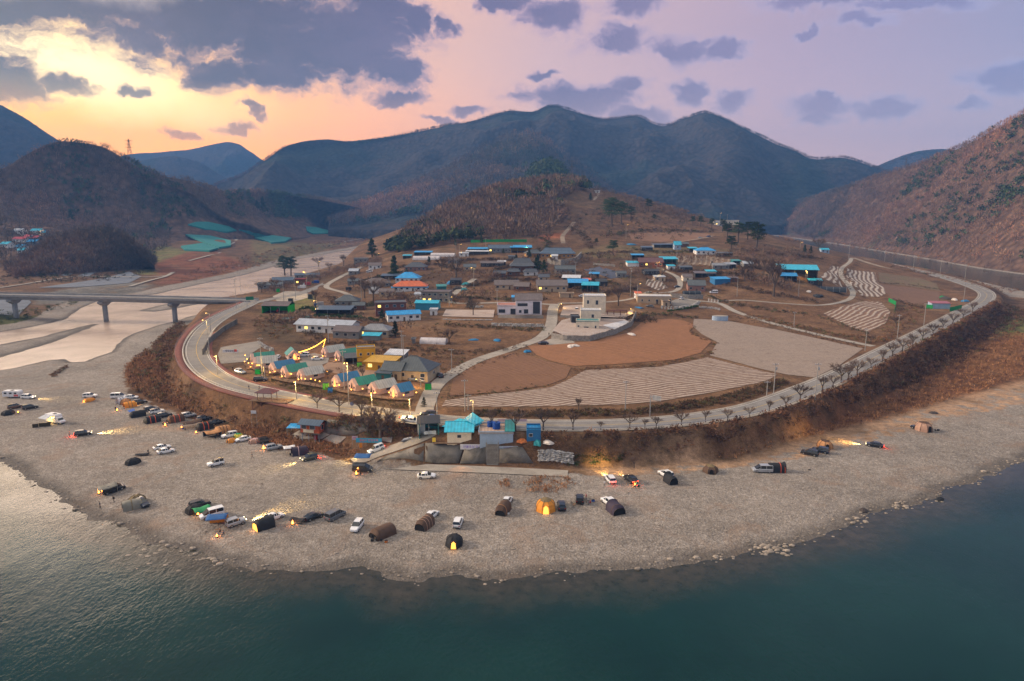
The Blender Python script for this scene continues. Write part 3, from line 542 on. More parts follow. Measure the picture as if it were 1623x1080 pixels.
sheet('ploughed_field', [(836, 549), (890, 546), (946, 541), (996, 528), (1020, 508), (1063, 506), (1085, 509), (1102, 516), (1092, 526), (1100, 532), (1128, 541), (1110, 560), (1070, 571), (977, 578), (909, 581), (870, 572), (850, 563)],
      row_mat('ploughed_soil', (.23, .105, .048), (.28, .135, .066), (900, 560), (1060, 545), 2.2, .5, 1.2, .5, .2))
sheet('ploughed_field', [(712, 628), (718, 604), (743, 583), (802, 559), (839, 565), (870, 574), (905, 583), (897, 600), (866, 612), (792, 622), (737, 626)],
      row_mat('dark_soil', (.175, .088, .048), (.21, .11, .06), (720, 620), (880, 590), 1.6, .5, .6, .5, .25))
sheet('row_field', [(700, 645), (706, 635), (792, 624), (872, 615), (900, 603), (928, 587), (1039, 583), (1090, 574), (1122, 567), (1160, 577), (1200, 587), (1232, 594), (1220, 602), (1200, 608), (1131, 622), (1039, 638), (977, 642), (854, 645)],
      row_mat('mulched_rows', (.17, .105, .07), (.38, .31, .26), (760, 640), (1180, 594), 1.9, .52, .5, .2))
sheet('row_field', [(1100, 506), (1150, 508), (1230, 523), (1300, 538), (1368, 553), (1330, 580), (1290, 599), (1245, 594), (1200, 584), (1125, 564), (1137, 543), (1112, 530), (1098, 518)],
      row_mat('grey_field', (.215, .16, .125), (.33, .27, .225), (1120, 512), (1360, 553), 1.5, .5, .5, .4, .15))
sheet('row_field', [(1343, 426), (1387, 432), (1392, 448), (1406, 465), (1394, 471), (1362, 468), (1350, 455), (1341, 441)], row_mat('white_rows', (.16, .10, .065), (.48, .41, .35), (1355, 430), (1370, 466), 3.6, .5, .8, .2))
sheet('row_field', [(1317, 422), (1329, 423), (1327, 436), (1333, 451), (1337, 460), (1318, 448), (1298, 438), (1310, 432)], MATS['white_rows'])
sheet('row_field', [(1305, 497), (1370, 478), (1396, 479), (1411, 495), (1404, 513), (1377, 527), (1346, 518)], row_mat('sparse_rows', (.19, .11, .07), (.40, .33, .27), (1315, 500), (1375, 480), 2.9, .38, 1.2, .2))
sheet('ploughed_field', [(1392, 450), (1440, 456), (1490, 464), (1488, 477), (1447, 483), (1415, 475), (1404, 464)], row_mat('brown_rows', (.15, .085, .055), (.18, .105, .07), (1400, 455), (1480, 470), 2, .5, .6, .5))
sheet('field', [(1392, 432), (1457, 441), (1484, 450), (1491, 462), (1440, 454), (1394, 448)], surf_mat('stubble', (.13, .09, .055), (.18, .12, .075), (.12, .12, .05), .15))
sheet('covered_field', [(924, 428), (951, 423), (975, 430), (998, 438), (968, 442)], surf_mat('dark_mulch', (.07, .08, .12), (.10, .11, .155), (.06, .07, .10), .3))
sheet('row_field', [(1026, 444), (1044, 440), (1058, 456), (1044, 461), (1023, 452)], row_mat('pale_rows', (.15, .10, .075), (.40, .36, .33), (1030, 458), (1046, 442), 2.6, .45, .4, .2))
sheet('row_field', [(1073, 406), (1121, 406), (1155, 411), (1186, 417), (1150, 424), (1110, 420), (1073, 422)], row_mat('upright_rows', (.17, .115, .075), (.27, .21, .16), (1090, 407), (1085, 421), 4.2, .4, .6, .2))
sheet('field', [(996, 371), (1073, 368), (1128, 371), (1108, 380), (1050, 384), (1002, 381)], surf_mat('bare_earth', (.19, .10, .06), (.25, .14, .085), (.15, .09, .055), .12))
sheet('terrace', [(701, 502), (782, 504), (784, 492), (707, 491)], surf_mat('pale_paving', (.36, .29, .25), (.45, .37, .33), (.30, .22, .18), .3), .25, 2)
sheet('car_park', [(350, 551), (380, 546), (410, 541), (418, 548), (400, 560), (391, 574), (350, 577), (345, 562)], surf_mat('grey_yard', (.22, .20, .18), (.28, .26, .235), (.17, .15, .13), .2), .1, 3)
sheet('yard', [(472, 566), (498, 560), (522, 566), (520, 575), (500, 583), (478, 581)], MATS['grey_yard'], .1, 3)
sheet('yard', [(520, 575), (566, 575), (600, 590), (580, 600), (530, 592), (508, 585)], surf_mat('sand_yard', (.27, .17, .11), (.34, .22, .15), (.2, .12, .08), .3), .1, 3)
sheet('yard', [(432, 470), (452, 462), (486, 463), (492, 471), (468, 478), (440, 479)], MATS['concrete'], .06, 3)
sheet('yard', [(862, 541), (878, 536), (905, 540), (912, 543), (900, 548), (868, 549)], MATS['concrete'], .12, 3)
sheet('yard', [(1063, 478), (1080, 472), (1112, 478), (1100, 488), (1066, 485)], MATS['grey_yard'], .12, 3)
for q in ([(96, 437), (140, 421), (150, 422), (105, 438)], [(123, 438), (158, 423), (169, 424), (140, 439)], [(163, 442), (205, 431), (224, 439), (205, 449), (120, 456), (60, 457)], [(-60, 480), (40, 471), (50, 480), (30, 500), (-60, 505)]):
    sheet('covered_field', q, surf_mat('blue_grey_cover', (.13, .15, .18), (.17, .19, .23), (.10, .11, .13), .2), .3, 5)
lane2 = [[(0, 457), (40, 451), (90, 443), (130, 439), (235, 440), (268, 437)], [(205, 455), (235, 446), (262, 439), (275, 432)], [(300, 414), (330, 406), (350, 401)], [(340, 396), (366, 388), (375, 380)], [(365, 350), (378, 342), (398, 336), (395, 331)], [(515, 392), (545, 384), (575, 378), (590, 370), (622, 366), (628, 361), (612, 356)]]
for q in lane2:
    C = smooth_line(np.array([list(hit(*p)) for p in q]), 4); ribbon('dirt_track', C, 0, 4, M_CONC, .5)
# concrete revetment of the bank (massive slabs on the slope)
def slab(name, pts, mat, label, cat='retaining wall', group=None, lift=.3):
    o = sheet(name, pts, mat, lift, 2.5, kind='thing'); o['label'] = label; o['category'] = cat
    m = o.modifiers.new('thick', 'SOLIDIFY'); m.thickness = .8; m.offset = -1
    if group: o['group'] = group
    return o
slab('retaining_wall', [(598, 733), (612, 724), (640, 716), (672, 704), (671, 733)], M_WALL, 'sloped concrete embankment slab beside the beach ramp')
slab('retaining_wall', [(674, 733), (674, 704), (702, 704), (735, 707), (727, 735)], M_WALL, 'dark stained embankment slab below the blue roofed shop')
slab('retaining_wall', [(729, 736), (738, 708), (770, 709), (771, 736)], M_WALL, 'streaked concrete slab left of the long stone stair')
slab('retaining_wall', [(791, 736), (792, 709), (828, 710), (845, 736)], M_WALL, 'streaked concrete slab right of the long stone stair')
slab('retaining_wall', [(508, 683), (520, 666), (560, 672), (620, 680), (622, 692), (560, 692), (520, 690)], M_WALL, 'long grey retaining wall behind the stilted lookout cabin')
for q in ([(458, 693), (475, 683), (500, 682), (523, 690), (510, 697), (480, 697), (472, 703)], [(512, 698), (525, 690), (549, 694), (536, 706)], [(600, 695), (622, 694), (620, 703), (604, 700)]):
    sheet('paving', q, MATS['concrete'], .25, 2)

# ---------------------------------------------------------------- vegetation
def mb_tris(V, Fs, mat, name, tint=None, smooth=False):
    me = mesh_np(name, V, Fs, mat, smooth)
    if tint is not None: attr(me, 'tint', np.c_[tint, np.ones(len(tint))], 'FLOAT_COLOR')
    return me
def leaf_mat(name, base=None, rough=.9):
    m, n, b = newmat(name); P = n.a('ShaderNodeTexCoord').outputs['Object']
    c = n.a('ShaderNodeAttribute', attribute_name='tint').outputs['Color'] if base is None else n.mix(n.mr(n.noise(.9, 3, .6, P), .3, .7), tuple(x * .6 for x in base), tuple(x * 1.35 for x in base))
    setc(n, b, c); b.inputs['Roughness'].default_value = rough; b.inputs['Specular IOR Level'].default_value = .1; return m
M_TINT = leaf_mat('woodland_growth')
def shard_tpl(n, kind, seed):
    """unit crown made of small slivers: kinds bare, bush, pine, reed"""
    r = np.random.default_rng(seed); V = []
    for i in range(n):
        u = r.normal(size=3); u /= np.linalg.norm(u); rad = r.random() ** .45
        if kind == 'bare': c = u * rad * np.array([.5, .5, .42]) + [0, 0, .62]; d = (u * [.7, .7, .5] + [0, 0, .8]) + r.normal(size=3) * .3; L, W_ = .30, .035
        elif kind == 'bush': c = u * rad * np.array([.5, .5, .36]) + [0, 0, .34]; d = u + [0, 0, .5] + r.normal(size=3) * .3; L, W_ = .26, .08
        elif kind == 'reed': c = np.array([r.normal() * .25, r.normal() * .25, .2 + .3 * r.random()]); d = np.array([r.normal() * .35, r.normal() * .35, 1]); L, W_ = .5, .06
        else: c = u * rad * np.array([.42, .42, .38]) + [0, 0, .62]; c[2] += .0; d = r.normal(size=3); L, W_ = .2, .14
        d /= np.linalg.norm(d); s = np.cross(d, r.normal(size=3)); s /= np.linalg.norm(s); L *= .6 + .8 * r.random()
        V += [c - s * W_, c + s * W_, c + d * L]
    if kind == 'bare': V += [np.array([-.03, 0, 0]), np.array([.03, 0, 0]), np.array([0, 0, .8]), np.array([0, -.03, 0]), np.array([0, .03, 0]), np.array([0, 0, .8])]
    return np.array(V)
def scatter(name, pos, size, tpls, tints, kind='stuff', label=None, hs=1.0):
    pos = np.asarray(pos); N = len(pos)
    if not N: return None
    out = []; ti = []; g = np.random.default_rng(N)
    for i in range(N):
        T = tpls[i % len(tpls)]; a = g.random() * 6.28; c, s = cos(a), sin(a); S = size[i]
        Q = np.empty_like(T); Q[:, 0] = (T[:, 0] * c - T[:, 1] * s) * S; Q[:, 1] = (T[:, 0] * s + T[:, 1] * c) * S; Q[:, 2] = T[:, 2] * S * hs
        out.append(Q + pos[i]); k = len(T) // 3; v = np.repeat(tints[i][None] * (1 + .35 * (g.random((k, 1)) - .5)), 3, 0); ti.append(v)
    V = np.vstack(out); t_ = np.clip(np.vstack(ti), .005, 1); me = mb_tris(V, np.arange(len(V)).reshape(-1, 3), M_TINT, name, t_)
    return link(name, me, kind=kind)
BARE = [shard_tpl(34, 'bare', i) for i in range(4)]; BUSH = [shard_tpl(30, 'bush', 10 + i) for i in range(4)]; PINE = [shard_tpl(44, 'pine', 20 + i) for i in range(3)]; REED = [shard_tpl(12, 'reed', 30 + i) for i in range(3)]
BARE_S = [shard_tpl(15, 'bare', 40 + i) for i in range(4)]; PINE_S = [shard_tpl(18, 'pine', 50 + i) for i in range(3)]
def to_px(X, Y, Z):
    yc = Y * cos(PITCH) - (Z - HC) * sin(PITCH); up = Y * sin(PITCH) + (Z - HC) * cos(PITCH)
    return 811.5 + F * X / yc, 540 - F * up / yc
def pts_px(poly, n, seed=1, tmax=1500):
    """n ground points whose picture falls inside a photo polygon"""
    r = np.random.default_rng(seed); P = np.array(poly, float); lo, hi_ = P.min(0), P.max(0); W_ = []
    for a, b in r.uniform(lo, hi_, (260, 2)):
        if inside(np.array([a]), np.array([b]), P)[0]:
            h = hit(a, b)
            if h.y < tmax: W_.append((h.x, h.y))
    W_ = np.array(W_); x0, y0 = W_.min(0) - 3; x1, y1 = W_.max(0) + 3; out = []; k = 0
    while len(out) < n and k < 12:
        X = r.uniform(x0, x1, n * 3); Y = r.uniform(y0, y1, n * 3); Z = np.array([gz(a, b) for a, b in zip(X, Y)]); k += 1
        a, b = to_px(X, Y, Z); m = inside(a, b, P); out += list(zip(X[m], Y[m], Z[m]))
    return out[:n]
def tintset(n, cols, seed=3, var=.3):
    r = np.random.default_rng(seed); c = np.array(cols)[r.integers(0, len(cols), n)]; return c * (1 + var * (r.random((n, 1)) - .5) * 2)
TW = [(.165, .102, .08), (.20, .118, .085), (.135, .10, .088), (.225, .15, .105), (.17, .125, .09)]; EVG = [(.05, .08, .035), (.07, .095, .04), (.04, .065, .035)]
def wood(name, surf, n, smin, smax, ever=.12, vlo=.02, vhi=1.0, seed=5, small=True, ulo=0, uhi=1, cols=TW):
    X, Y, Z, nv = RIDGES[surf]; r = np.random.default_rng(seed); u = r.uniform(ulo, uhi, n) * (X.shape[0] - 2); v = r.uniform(vlo, vhi, n) * (nv - 2)
    i = u.astype(int); j = v.astype(int); fu, fv = (u - i)[:, None], (v - j)[:, None]; G = np.stack([X, Y, Z], -1)
    P = (G[i, j] * (1 - fu) + G[i + 1, j] * fu) * (1 - fv) + (G[i, j + 1] * (1 - fu) + G[i + 1, j + 1] * fu) * fv; P[:, 2] -= .3
    
    if surf == 'hill6': a_, b_ = to_px(P[:, 0], P[:, 1], P[:, 2]); k_ = ~((a_ > 270) & (a_ < 548) & (b_ > 347)); P = P[k_]; n = len(P)
    e = fbm(P[:, 0], P[:, 1], 130, 4) + .25 * (r.random(n) - .5) > (.42 - ever * 1.6); S = r.uniform(smin, smax, n); tc = tintset(n, cols, seed); q_ = fbm(P[:, 0] + 77, P[:, 1], 160, 4)[:, None]; tc = tc * (1 + 1.1 * q_) * (1 + q_ * np.array([.35, -.1, -.35]))
    scatter(name, P[~e], S[~e], BARE_S if small else BARE, tc[~e]); scatter('evergreen_woodland', P[e], S[e], PINE_S, tintset(int(e.sum()), EVG, seed))
wood('woodland', 'hill6', 12500, 6, 12, .10, seed=5); wood('woodland', 'hill5', 14000, 6, 12, .13, seed=6); wood('woodland', 'hill7', 1500, 6, 10, -.2, seed=7, small=False)
wood('woodland', 'hill3', 1200, 9, 15, .5, seed=8); wood('woodland', 'm3b', 3200, 12, 20, .04, .3, seed=9)
for s_, n_ in (('m3', 3600), ('m3c', 300), ('m2', 500), ('m4', 400)): wood('ridge_woodland', s_, n_, 6, 11, .0, .975, 1.0, seed=11, cols=[(.07, .05, .045), (.09, .06, .05)])
for s_, n_ in (('hill6', 700), ('hill5', 900)): wood('ridge_woodland', s_, n_, 6, 12, .1, .97, 1.0, seed=12)
# woodland on the village hill
q = [(612, 402), (625, 385), (655, 366), (700, 340), (745, 312), (775, 293), (830, 296), (880, 288), (925, 284), (935, 296), (905, 312), (880, 322), (900, 345), (870, 372), (800, 380), (740, 384), (690, 392), (640, 400)]
p = pts_px(q, 4300, 3); P = np.array(p); e = fbm(P[:, 0], P[:, 1], 60, 3) + .35 * (np.random.default_rng(8).random(len(P)) - .5) - .0009 * (P[:, 1] - 700); k = (e > .24)
S = np.random.default_rng(4).uniform(8, 14, len(P)); scatter('woodland', P[~k], S[~k], BARE, tintset(int((~k).sum()), TW)); scatter('evergreen_woodland', P[k], S[k], PINE, tintset(int(k.sum()), [(.045, .058, .024), (.06, .07, .03), (.03, .045, .02)]))
P = np.array(pts_px([(835, 306), (860, 296), (900, 290), (933, 292), (936, 304), (900, 309), (860, 314)], 160, 8)); scatter('evergreen_woodland', P, rng.uniform(9, 14, len(P)), PINE, tintset(len(P), EVG))
P = np.array(pts_px([(770, 308), (800, 296), (830, 298), (840, 312), (800, 322)], 90, 9)); scatter('evergreen_woodland', P, rng.uniform(8, 13, len(P)), PINE, tintset(len(P), EVG))
P = np.array(pts_px([(612, 402), (622, 388), (645, 380), (665, 378), (650, 400), (630, 410)], 40, 10)); scatter('evergreen_woodland', P, rng.uniform(6, 10, len(P)), PINE, tintset(len(P), EVG))
# scrub on the banks and verges
SCR = [(.20, .10, .052), (.16, .085, .052), (.26, .14, .07), (.11, .065, .045), (.19, .12, .068), (.12, .115, .05)]; REEDC = [(.33, .17, .085), (.38, .20, .10), (.28, .15, .08)]
def scrub(poly, n, s0, s1, cols=SCR, seed=1, tp=None, name='scrub'):
    P = np.array(pts_px(poly, n, seed)); r = np.random.default_rng(seed + 50)
    if len(P): return scatter(name, P, r.uniform(s0, s1, len(P)), tp or BUSH, tintset(len(P), cols, seed), hs=.75)
scrub([(210, 575), (255, 535), (285, 508), (296, 520), (276, 555), (280, 590), (330, 630), (400, 655), (460, 668), (515, 672), (500, 700), (462, 706), (400, 688), (335, 664), (240, 636), (205, 612)], 1050, .9, 2.9, SCR, 1)
scrub([(200, 580), (240, 560), (262, 600), (330, 655), (300, 655), (240, 632), (198, 605)], 700, 1.4, 2.6, REEDC, 2, REED, 'reeds')
scrub([(400, 668), (455, 676), (470, 700), (510, 712), (470, 714), (420, 700), (370, 685)], 420, 1.2, 2.4, REEDC, 3, REED, 'reeds')
scrub([(540, 660), (690, 680), (660, 694), (600, 694), (520, 680)], 330, 1.0, 2.2, SCR, 4)
scrub([(470, 708), (520, 698), (560, 706), (575, 722), (548, 726), (500, 716)], 160, .8, 1.7, REEDC, 5, REED, 'reeds')
scrub([(845, 690), (1000, 686), (1100, 678), (1200, 662), (1270, 640), (1340, 610), (1400, 578), (1470, 540), (1540, 500), (1590, 470), (1600, 500), (1540, 560), (1440, 612), (1330, 650), (1200, 695), (1090, 716), (950, 728), (900, 722)], 2500, 1.0, 3.0, [(.17, .085, .052), (.12, .068, .048), (.23, .12, .068), (.10, .062, .045)], 6)
scrub([(1120, 728), (1300, 675), (1430, 622), (1540, 556), (1623, 520), (1640, 590), (1560, 618), (1440, 655), (1260, 700), (1160, 730)], 1800, 1.0, 2.3, REEDC + SCR[:2], 7, REED, 'reeds')
scrub([(1350, 600), (1500, 520), (1590, 480), (1640, 500), (1560, 560), (1430, 620)], 700, 1.5, 3.2, SCR, 8)
scrub([(745, 652), (860, 652), (1000, 650), (1130, 632), (1240, 600), (1250, 610), (1180, 636), (1050, 656), (900, 662), (750, 661)], 900, .9, 1.9, [(.10, .055, .035), (.075, .048, .03), (.12, .075, .04), (.08, .075, .035)], 9)
scrub([(900, 586), (1000, 580), (1110, 566), (1140, 548), (1130, 562), (1060, 580), (960, 586), (915, 590)], 190, .6, 1.3, SCR, 10)
scrub([(1090, 512), (1105, 517), (1098, 524), (1108, 532), (1140, 545), (1128, 548), (1094, 530)], 60, .6, 1.2, SCR, 11)
scrub([(1150, 492), (1240, 508), (1330, 530), (1400, 535), (1440, 520), (1420, 540), (1380, 546), (1300, 530), (1180, 503)], 420, .8, 1.9, SCR, 12)
scrub([(1395, 505), (1440, 485), (1470, 490), (1440, 525), (1400, 535)], 160, 1.0, 2.2, SCR, 13)
scrub([(395, 505), (425, 500), (470, 505), (470, 520), (440, 538), (410, 535)], 160, .9, 2.0, SCR, 14)
scrub([(470, 545), (560, 540), (660, 545), (760, 560), (700, 600), (680, 560), (600, 552)], 260, .7, 1.5, SCR, 15)
scrub([(405, 470), (440, 455), (500, 440), (540, 428), (600, 412), (618, 420), (560, 430), (500, 448), (450, 462)], 220, 3, 6, TW, 16, BARE, 'riverside_scrub')
scrub([(690, 500), (620, 470), (600, 440), (700, 420), (900, 410), (1010, 400), (1200, 410), (1240, 450), (1100, 470), (950, 470), (800, 470)], 520, 1.2, 3.4, SCR + [(.05, .055, .028)], 17)
scrub([(900, 340), (1000, 325), (1090, 345), (1140, 362), (1060, 384), (960, 378), (905, 375)], 420, 2, 5, TW + [(.04, .05, .025)], 18, BARE + BUSH)
scrub([(940, 300), (1000, 312), (1060, 330), (1120, 350), (1090, 352), (1000, 335), (940, 312)], 330, 4, 8, TW, 19, BARE)
scrub([(1160, 395), (1240, 395), (1290, 400), (1250, 425), (1180, 425)], 240, 2.5, 6, TW, 20, BARE)
scrub([(250, 460), (330, 440), (420, 422), (540, 392), (600, 380), (560, 376), (420, 400), (300, 430)], 500, 2, 5, TW + REEDC, 21, BARE + BUSH)
scrub([(0, 440), (60, 425), (240, 430), (200, 445), (60, 450), (0, 455)], 160, 2, 5, [(.05, .06, .025), (.09, .06, .04)], 22)
scrub([(-100, 500), (60, 490), (120, 475), (160, 470), (100, 490), (0, 520)], 130, 1.5, 3, [(.07, .09, .03), (.10, .11, .04)], 23)
scrub([(1380, 420), (1470, 428), (1560, 446), (1623, 462), (1600, 470), (1540, 452), (1440, 432)], 260, 1.5, 3.4, SCR, 24)
scrub([(1230, 372), (1400, 390), (1550, 414), (1623, 424), (1623, 432), (1540, 424), (1400, 404), (1240, 382)], 420, 2, 5, TW + REEDC, 25, BARE + BUSH)
scrub([(430, 590), (520, 612), (600, 632), (650, 640), (655, 650), (560, 640), (480, 625), (430, 608)], 330, .7, 1.6, [(.10, .09, .035), (.12, .08, .04), (.075, .065, .03)], 26)
scrub([(860, 756), (900, 756), (912, 770), (880, 783), (832, 782), (828, 764)], 130, .7, 1.6, REEDC, 27, REED, 'reeds')
scrub([(790, 764), (806, 762), (810, 775), (794, 774)], 26, .7, 1.5, REEDC, 28, REED, 'reeds')
scrub([(884, 720), (990, 722), (985, 732), (900, 740)], 110, .6, 1.4, [(.06, .09, .03), (.10, .07, .035)], 29)
scrub([(78, 596), (106, 580), (108, 584), (84, 600)], 60, .8, 1.6, SCR, 30)

def scrubline(pts, n, s, cols=SCR, seed=1, tp=None, wob=1.2):
    P = np.array([list(hit(*p)) for p in pts]); C = arr_line(smooth_line(P, 4), n); r = np.random.default_rng(seed); C[:, :2] += r.normal(0, wob, (n, 2)); C[:, 2] = [gz(a, b) for a, b in C[:, :2]]
    scatter('verge_scrub', C, r.uniform(s * .6, s * 1.3, n), tp or BUSH, tintset(n, cols, seed), hs=.8)
DK = [(.09, .06, .04), (.12, .075, .05), (.07, .06, .04), (.15, .09, .055)]; GRN = [(.06, .08, .03), (.09, .10, .04), (.05, .06, .03)]
for i, (q, n, s) in enumerate([([(700, 515), (780, 520), (860, 525)], 60, 1.6), ([(550, 590), (600, 560), (660, 552)], 50, 1.8), ([(660, 555), (740, 560), (830, 550)], 50, 1.2), ([(600, 480), (560, 490), (500, 490)], 50, 2.2), ([(430, 510), (470, 515), (510, 540)], 50, 2), ([(480, 545), (540, 545), (600, 548)], 50, 1.6), ([(700, 470), (760, 474), (860, 476)], 60, 2.4), ([(740, 455), (790, 445), (850, 444)], 60, 2.6),
        ([(780, 435), (800, 425), (860, 424)], 40, 3), ([(880, 440), (930, 442), (990, 455)], 50, 2.4), ([(720, 415), (770, 412), (850, 416)], 60, 2.8), ([(630, 425), (690, 420), (730, 430)], 50, 2.8), ([(560, 450), (600, 440), (640, 432)], 50, 2.8), ([(520, 470), (540, 485), (560, 500)], 40, 2.6), ([(920, 405), (960, 402), (1000, 400)], 40, 2.4), ([(1000, 395), (1060, 402), (1130, 398)], 50, 2.6),
        ([(1060, 430), (1120, 433), (1190, 436)], 60, 2.8), ([(1150, 450), (1200, 462), (1290, 478)], 60, 2.4), ([(1120, 470), (1180, 486), (1280, 500)], 60, 1.8), ([(1190, 400), (1240, 405), (1300, 410)], 60, 3), ([(1180, 425), (1240, 432), (1260, 445)], 50, 3), ([(1010, 500), (1060, 500), (1100, 506)], 40, 1.8), ([(985, 505), (1010, 510), (1030, 506)], 40, 2.2), ([(900, 360), (930, 380), (935, 395)], 40, 3), ([(960, 375), (1040, 365), (1130, 368)], 60, 3.2),
        ([(1395, 448), (1440, 452), (1490, 460)], 50, 1.2), ([(1413, 475), (1450, 486), (1470, 490)], 40, 1.6), ([(1300, 500), (1345, 520), (1380, 530)], 40, 1.2), ([(1340, 424), (1336, 440), (1350, 462)], 36, 1.2), ([(720, 596), (750, 580), (830, 560)], 44, .9), ([(700, 632), (760, 625), (860, 614)], 50, .8), ([(1150, 500), (1250, 522), (1370, 552)], 60, 1.0), ([(690, 520), (700, 545), (640, 575)], 40, 1.4), ([(840, 375), (870, 385), (850, 400)], 40, 2.6), ([(640, 470), (640, 490), (600, 520)], 40, 2.2), ([(950, 470), (980, 462), (1010, 455)], 40, 2.6)]):
    scrubline(q, n * 2, s, DK if i % 3 else GRN + DK, 60 + i, None, 2.2)

for i, (q, n, s) in enumerate([([(600, 478), (640, 474), (660, 482)], 10, 5), ([(700, 478), (740, 470), (780, 470)], 12, 5), ([(720, 440), (760, 436), (800, 446)], 12, 5), ([(560, 465), (590, 456), (610, 450)], 10, 5), ([(860, 442), (900, 440), (940, 446)], 12, 5), ([(900, 425), (940, 412), (990, 408)], 10, 6), ([(1060, 412), (1100, 414), (1160, 408)], 12, 6), ([(1170, 440), (1210, 450), (1250, 462)], 16, 7), ([(820, 418), (850, 424), (870, 428)], 10, 6), ([(440, 512), (470, 508), (500, 512)], 12, 5), ([(1000, 440), (1020, 425), (1000, 415)], 10, 5), ([(960, 468), (990, 460), (1015, 462)], 10, 5), ([(545, 510), (600, 520), (650, 520)], 12, 4)]):
    scrubline(q, n * 2, s, TW, 120 + i, BARE, 3)
# ---------------------------------------------------------------- building blocks for things
class MB:
    def __init__(s): s.v = []; s.f = []
    def add(s, V, Fs): o = len(s.v); s.v += [tuple(p) for p in V]; s.f += [tuple(i + o for i in f) for f in Fs]; return s
    def box(s, cx, cy, cz, sx, sy, sz, rz=0, tap=1.0, ry=0):
        V = []; c, n = cos(rz), sin(rz)
        for z in (-.5, .5):
            k = tap if z > 0 else 1
            for x, y in ((-.5, -.5), (.5, -.5), (.5, .5), (-.5, .5)):
                X, Y, Z = x * sx * k, y * sy * k, z * sz
                if ry: X, Z = X * cos(ry) + Z * sin(ry), -X * sin(ry) + Z * cos(ry)
                V.append((cx + X * c - Y * n, cy + X * n + Y * c, cz + Z))
        return s.add(V, [(3, 2, 1, 0), (4, 5, 6, 7), (0, 1, 5, 4), (1, 2, 6, 5), (2, 3, 7, 6), (3, 0, 4, 7)])
    def tube(s, p, q, r0, r1=None, n=5, cap=True):
        p, q = Vector(p), Vector(q); r1 = r0 if r1 is None else r1; d = (q - p)
        if d.length < 1e-5: return s
        d.normalize(); a = d.orthogonal().normalized(); b = d.cross(a); V = []
        for c, r in ((p, r0), (q, r1)):
            for i in range(n): t_ = 2 * pi * i / n; V.append(c + a * cos(t_) * r + b * sin(t_) * r)
        Fs = [(i, (i + 1) % n, n + (i + 1) % n, n + i) for i in range(n)]
        if cap: Fs += [tuple(range(n))[::-1], tuple(range(n, 2 * n))]
        return s.add(V, Fs)
    def loft(s, rings, cap=True, closed=True):
        n = len(rings[0]); V = [p for r in rings for p in r]; Fs = []
        for k in range(len(rings) - 1):
            for i in range(n if closed else n - 1): j = (i + 1) % n; Fs.append((k * n + i, k * n + j, (k + 1) * n + j, (k + 1) * n + i))
        if cap and closed: Fs += [tuple(range(n))[::-1], tuple((len(rings) - 1) * n + i for i in range(n))]
        return s.add(V, Fs)
    def ball(s, c, rx, ry, rz, nu=8, nv=5, z0=-1.0):
        rings = []
        for j in range(nv + 1):
            t_ = -pi / 2 + pi * j / nv
            if sin(t_) < z0 - .01: continue
            rings.append([(c[0] + rx * cos(t_) * cos(2 * pi * i / nu), c[1] + ry * cos(t_) * sin(2 * pi * i / nu), c[2] + rz * sin(t_)) for i in range(nu)])
        return s.loft(rings, False)
    def quad(s, a, b, c, d): return s.add([a, b, c, d], [(0, 1, 2, 3)])
    def mesh(s, name, mat, smooth=False, fix=True):
        me = bpy.data.meshes.new(name); me.from_pydata(s.v, [], s.f)
        if fix:
            bm = bmesh.new(); bm.from_mesh(me); bmesh.ops.recalc_face_normals(bm, faces=bm.faces); bm.to_mesh(me); bm.free()
        if smooth: me.polygons.foreach_set('use_smooth', np.ones(len(me.polygons), bool))
        if mat: me.materials.append(mat)
        return me
    def build(s, name, mat, parent=None, smooth=False):
        return link(name, s.mesh(name, mat, smooth), parent)
def tag(o, label, cat, group=None):
    o['label'] = label; o['category'] = cat
    if group: o['group'] = group
    return o
def thing(name, label, cat, loc, rz=0, group=None):
    o = bpy.data.objects.new(name, None); COL.objects.link(o); o.location = loc; o.rotation_euler = (0, 0, rz); o.empty_display_size = .5
    return tag(o, label, cat, group)
def dup(root, loc, rz=0, label=None, group=None, sc=1):
    r = root.copy(); COL.objects.link(r); r.location = loc; r.rotation_euler = (0, 0, rz); r.scale = (sc, sc, sc)
    if label: r['label'] = label
    if group: r['group'] = group
    for ch in root.children:
        c = ch.copy(); COL.objects.link(c); c.parent = r
        for g in ch.children: d = g.copy(); COL.objects.link(d); d.parent = c
    return r
def tilt_on_ground(o, r=1.8):
    x, y = o.location.x, o.location.y; a = gz(x + r, y) - gz(x - r, y); b = gz(x, y + r) - gz(x, y - r)
    n = Vector((-a / (2 * r), -b / (2 * r), 1)).normalized(); q = Vector((0, 0, 1)).rotation_difference(n); o.rotation_mode = 'QUATERNION'
    o.rotation_quaternion = q @ Matrix.Rotation(o.rotation_euler.z, 3, 'Z').to_quaternion()
def glow(name, c, s, parent=None): 
    if name in MATS: return MATS[name]
    m, n, b = newmat(name); b.inputs['Base Color'].default_value = (*c, 1); b.inputs['Emission Color'].default_value = (*c, 1); b.inputs['Emission Strength'].default_value = s; return m
NL = 0
def light(loc, e, col=(1, .62, .25), typ='POINT', parent=None, rad=.15, rot=None, size=60, blend=.6):
    l = bpy.data.lights.new('lamp_light', typ); l.energy = e; l.color = col; l.shadow_soft_size = rad
    if typ == 'SPOT': l.spot_size = R(size); l.spot_blend = blend
    o = bpy.data.objects.new('lamp_light', l); COL.objects.link(o); o.location = loc
    if rot: o.rotation_euler = rot
    if parent: o.parent = parent
    return o
def roadz(x, y):
    d, z = seg_dist(np.array([x]), np.array([y]), MAINC, False, MAINC[:, 2]); return float(z[0]) + .05 if d[0] < 6.5 else None
_hit = hit
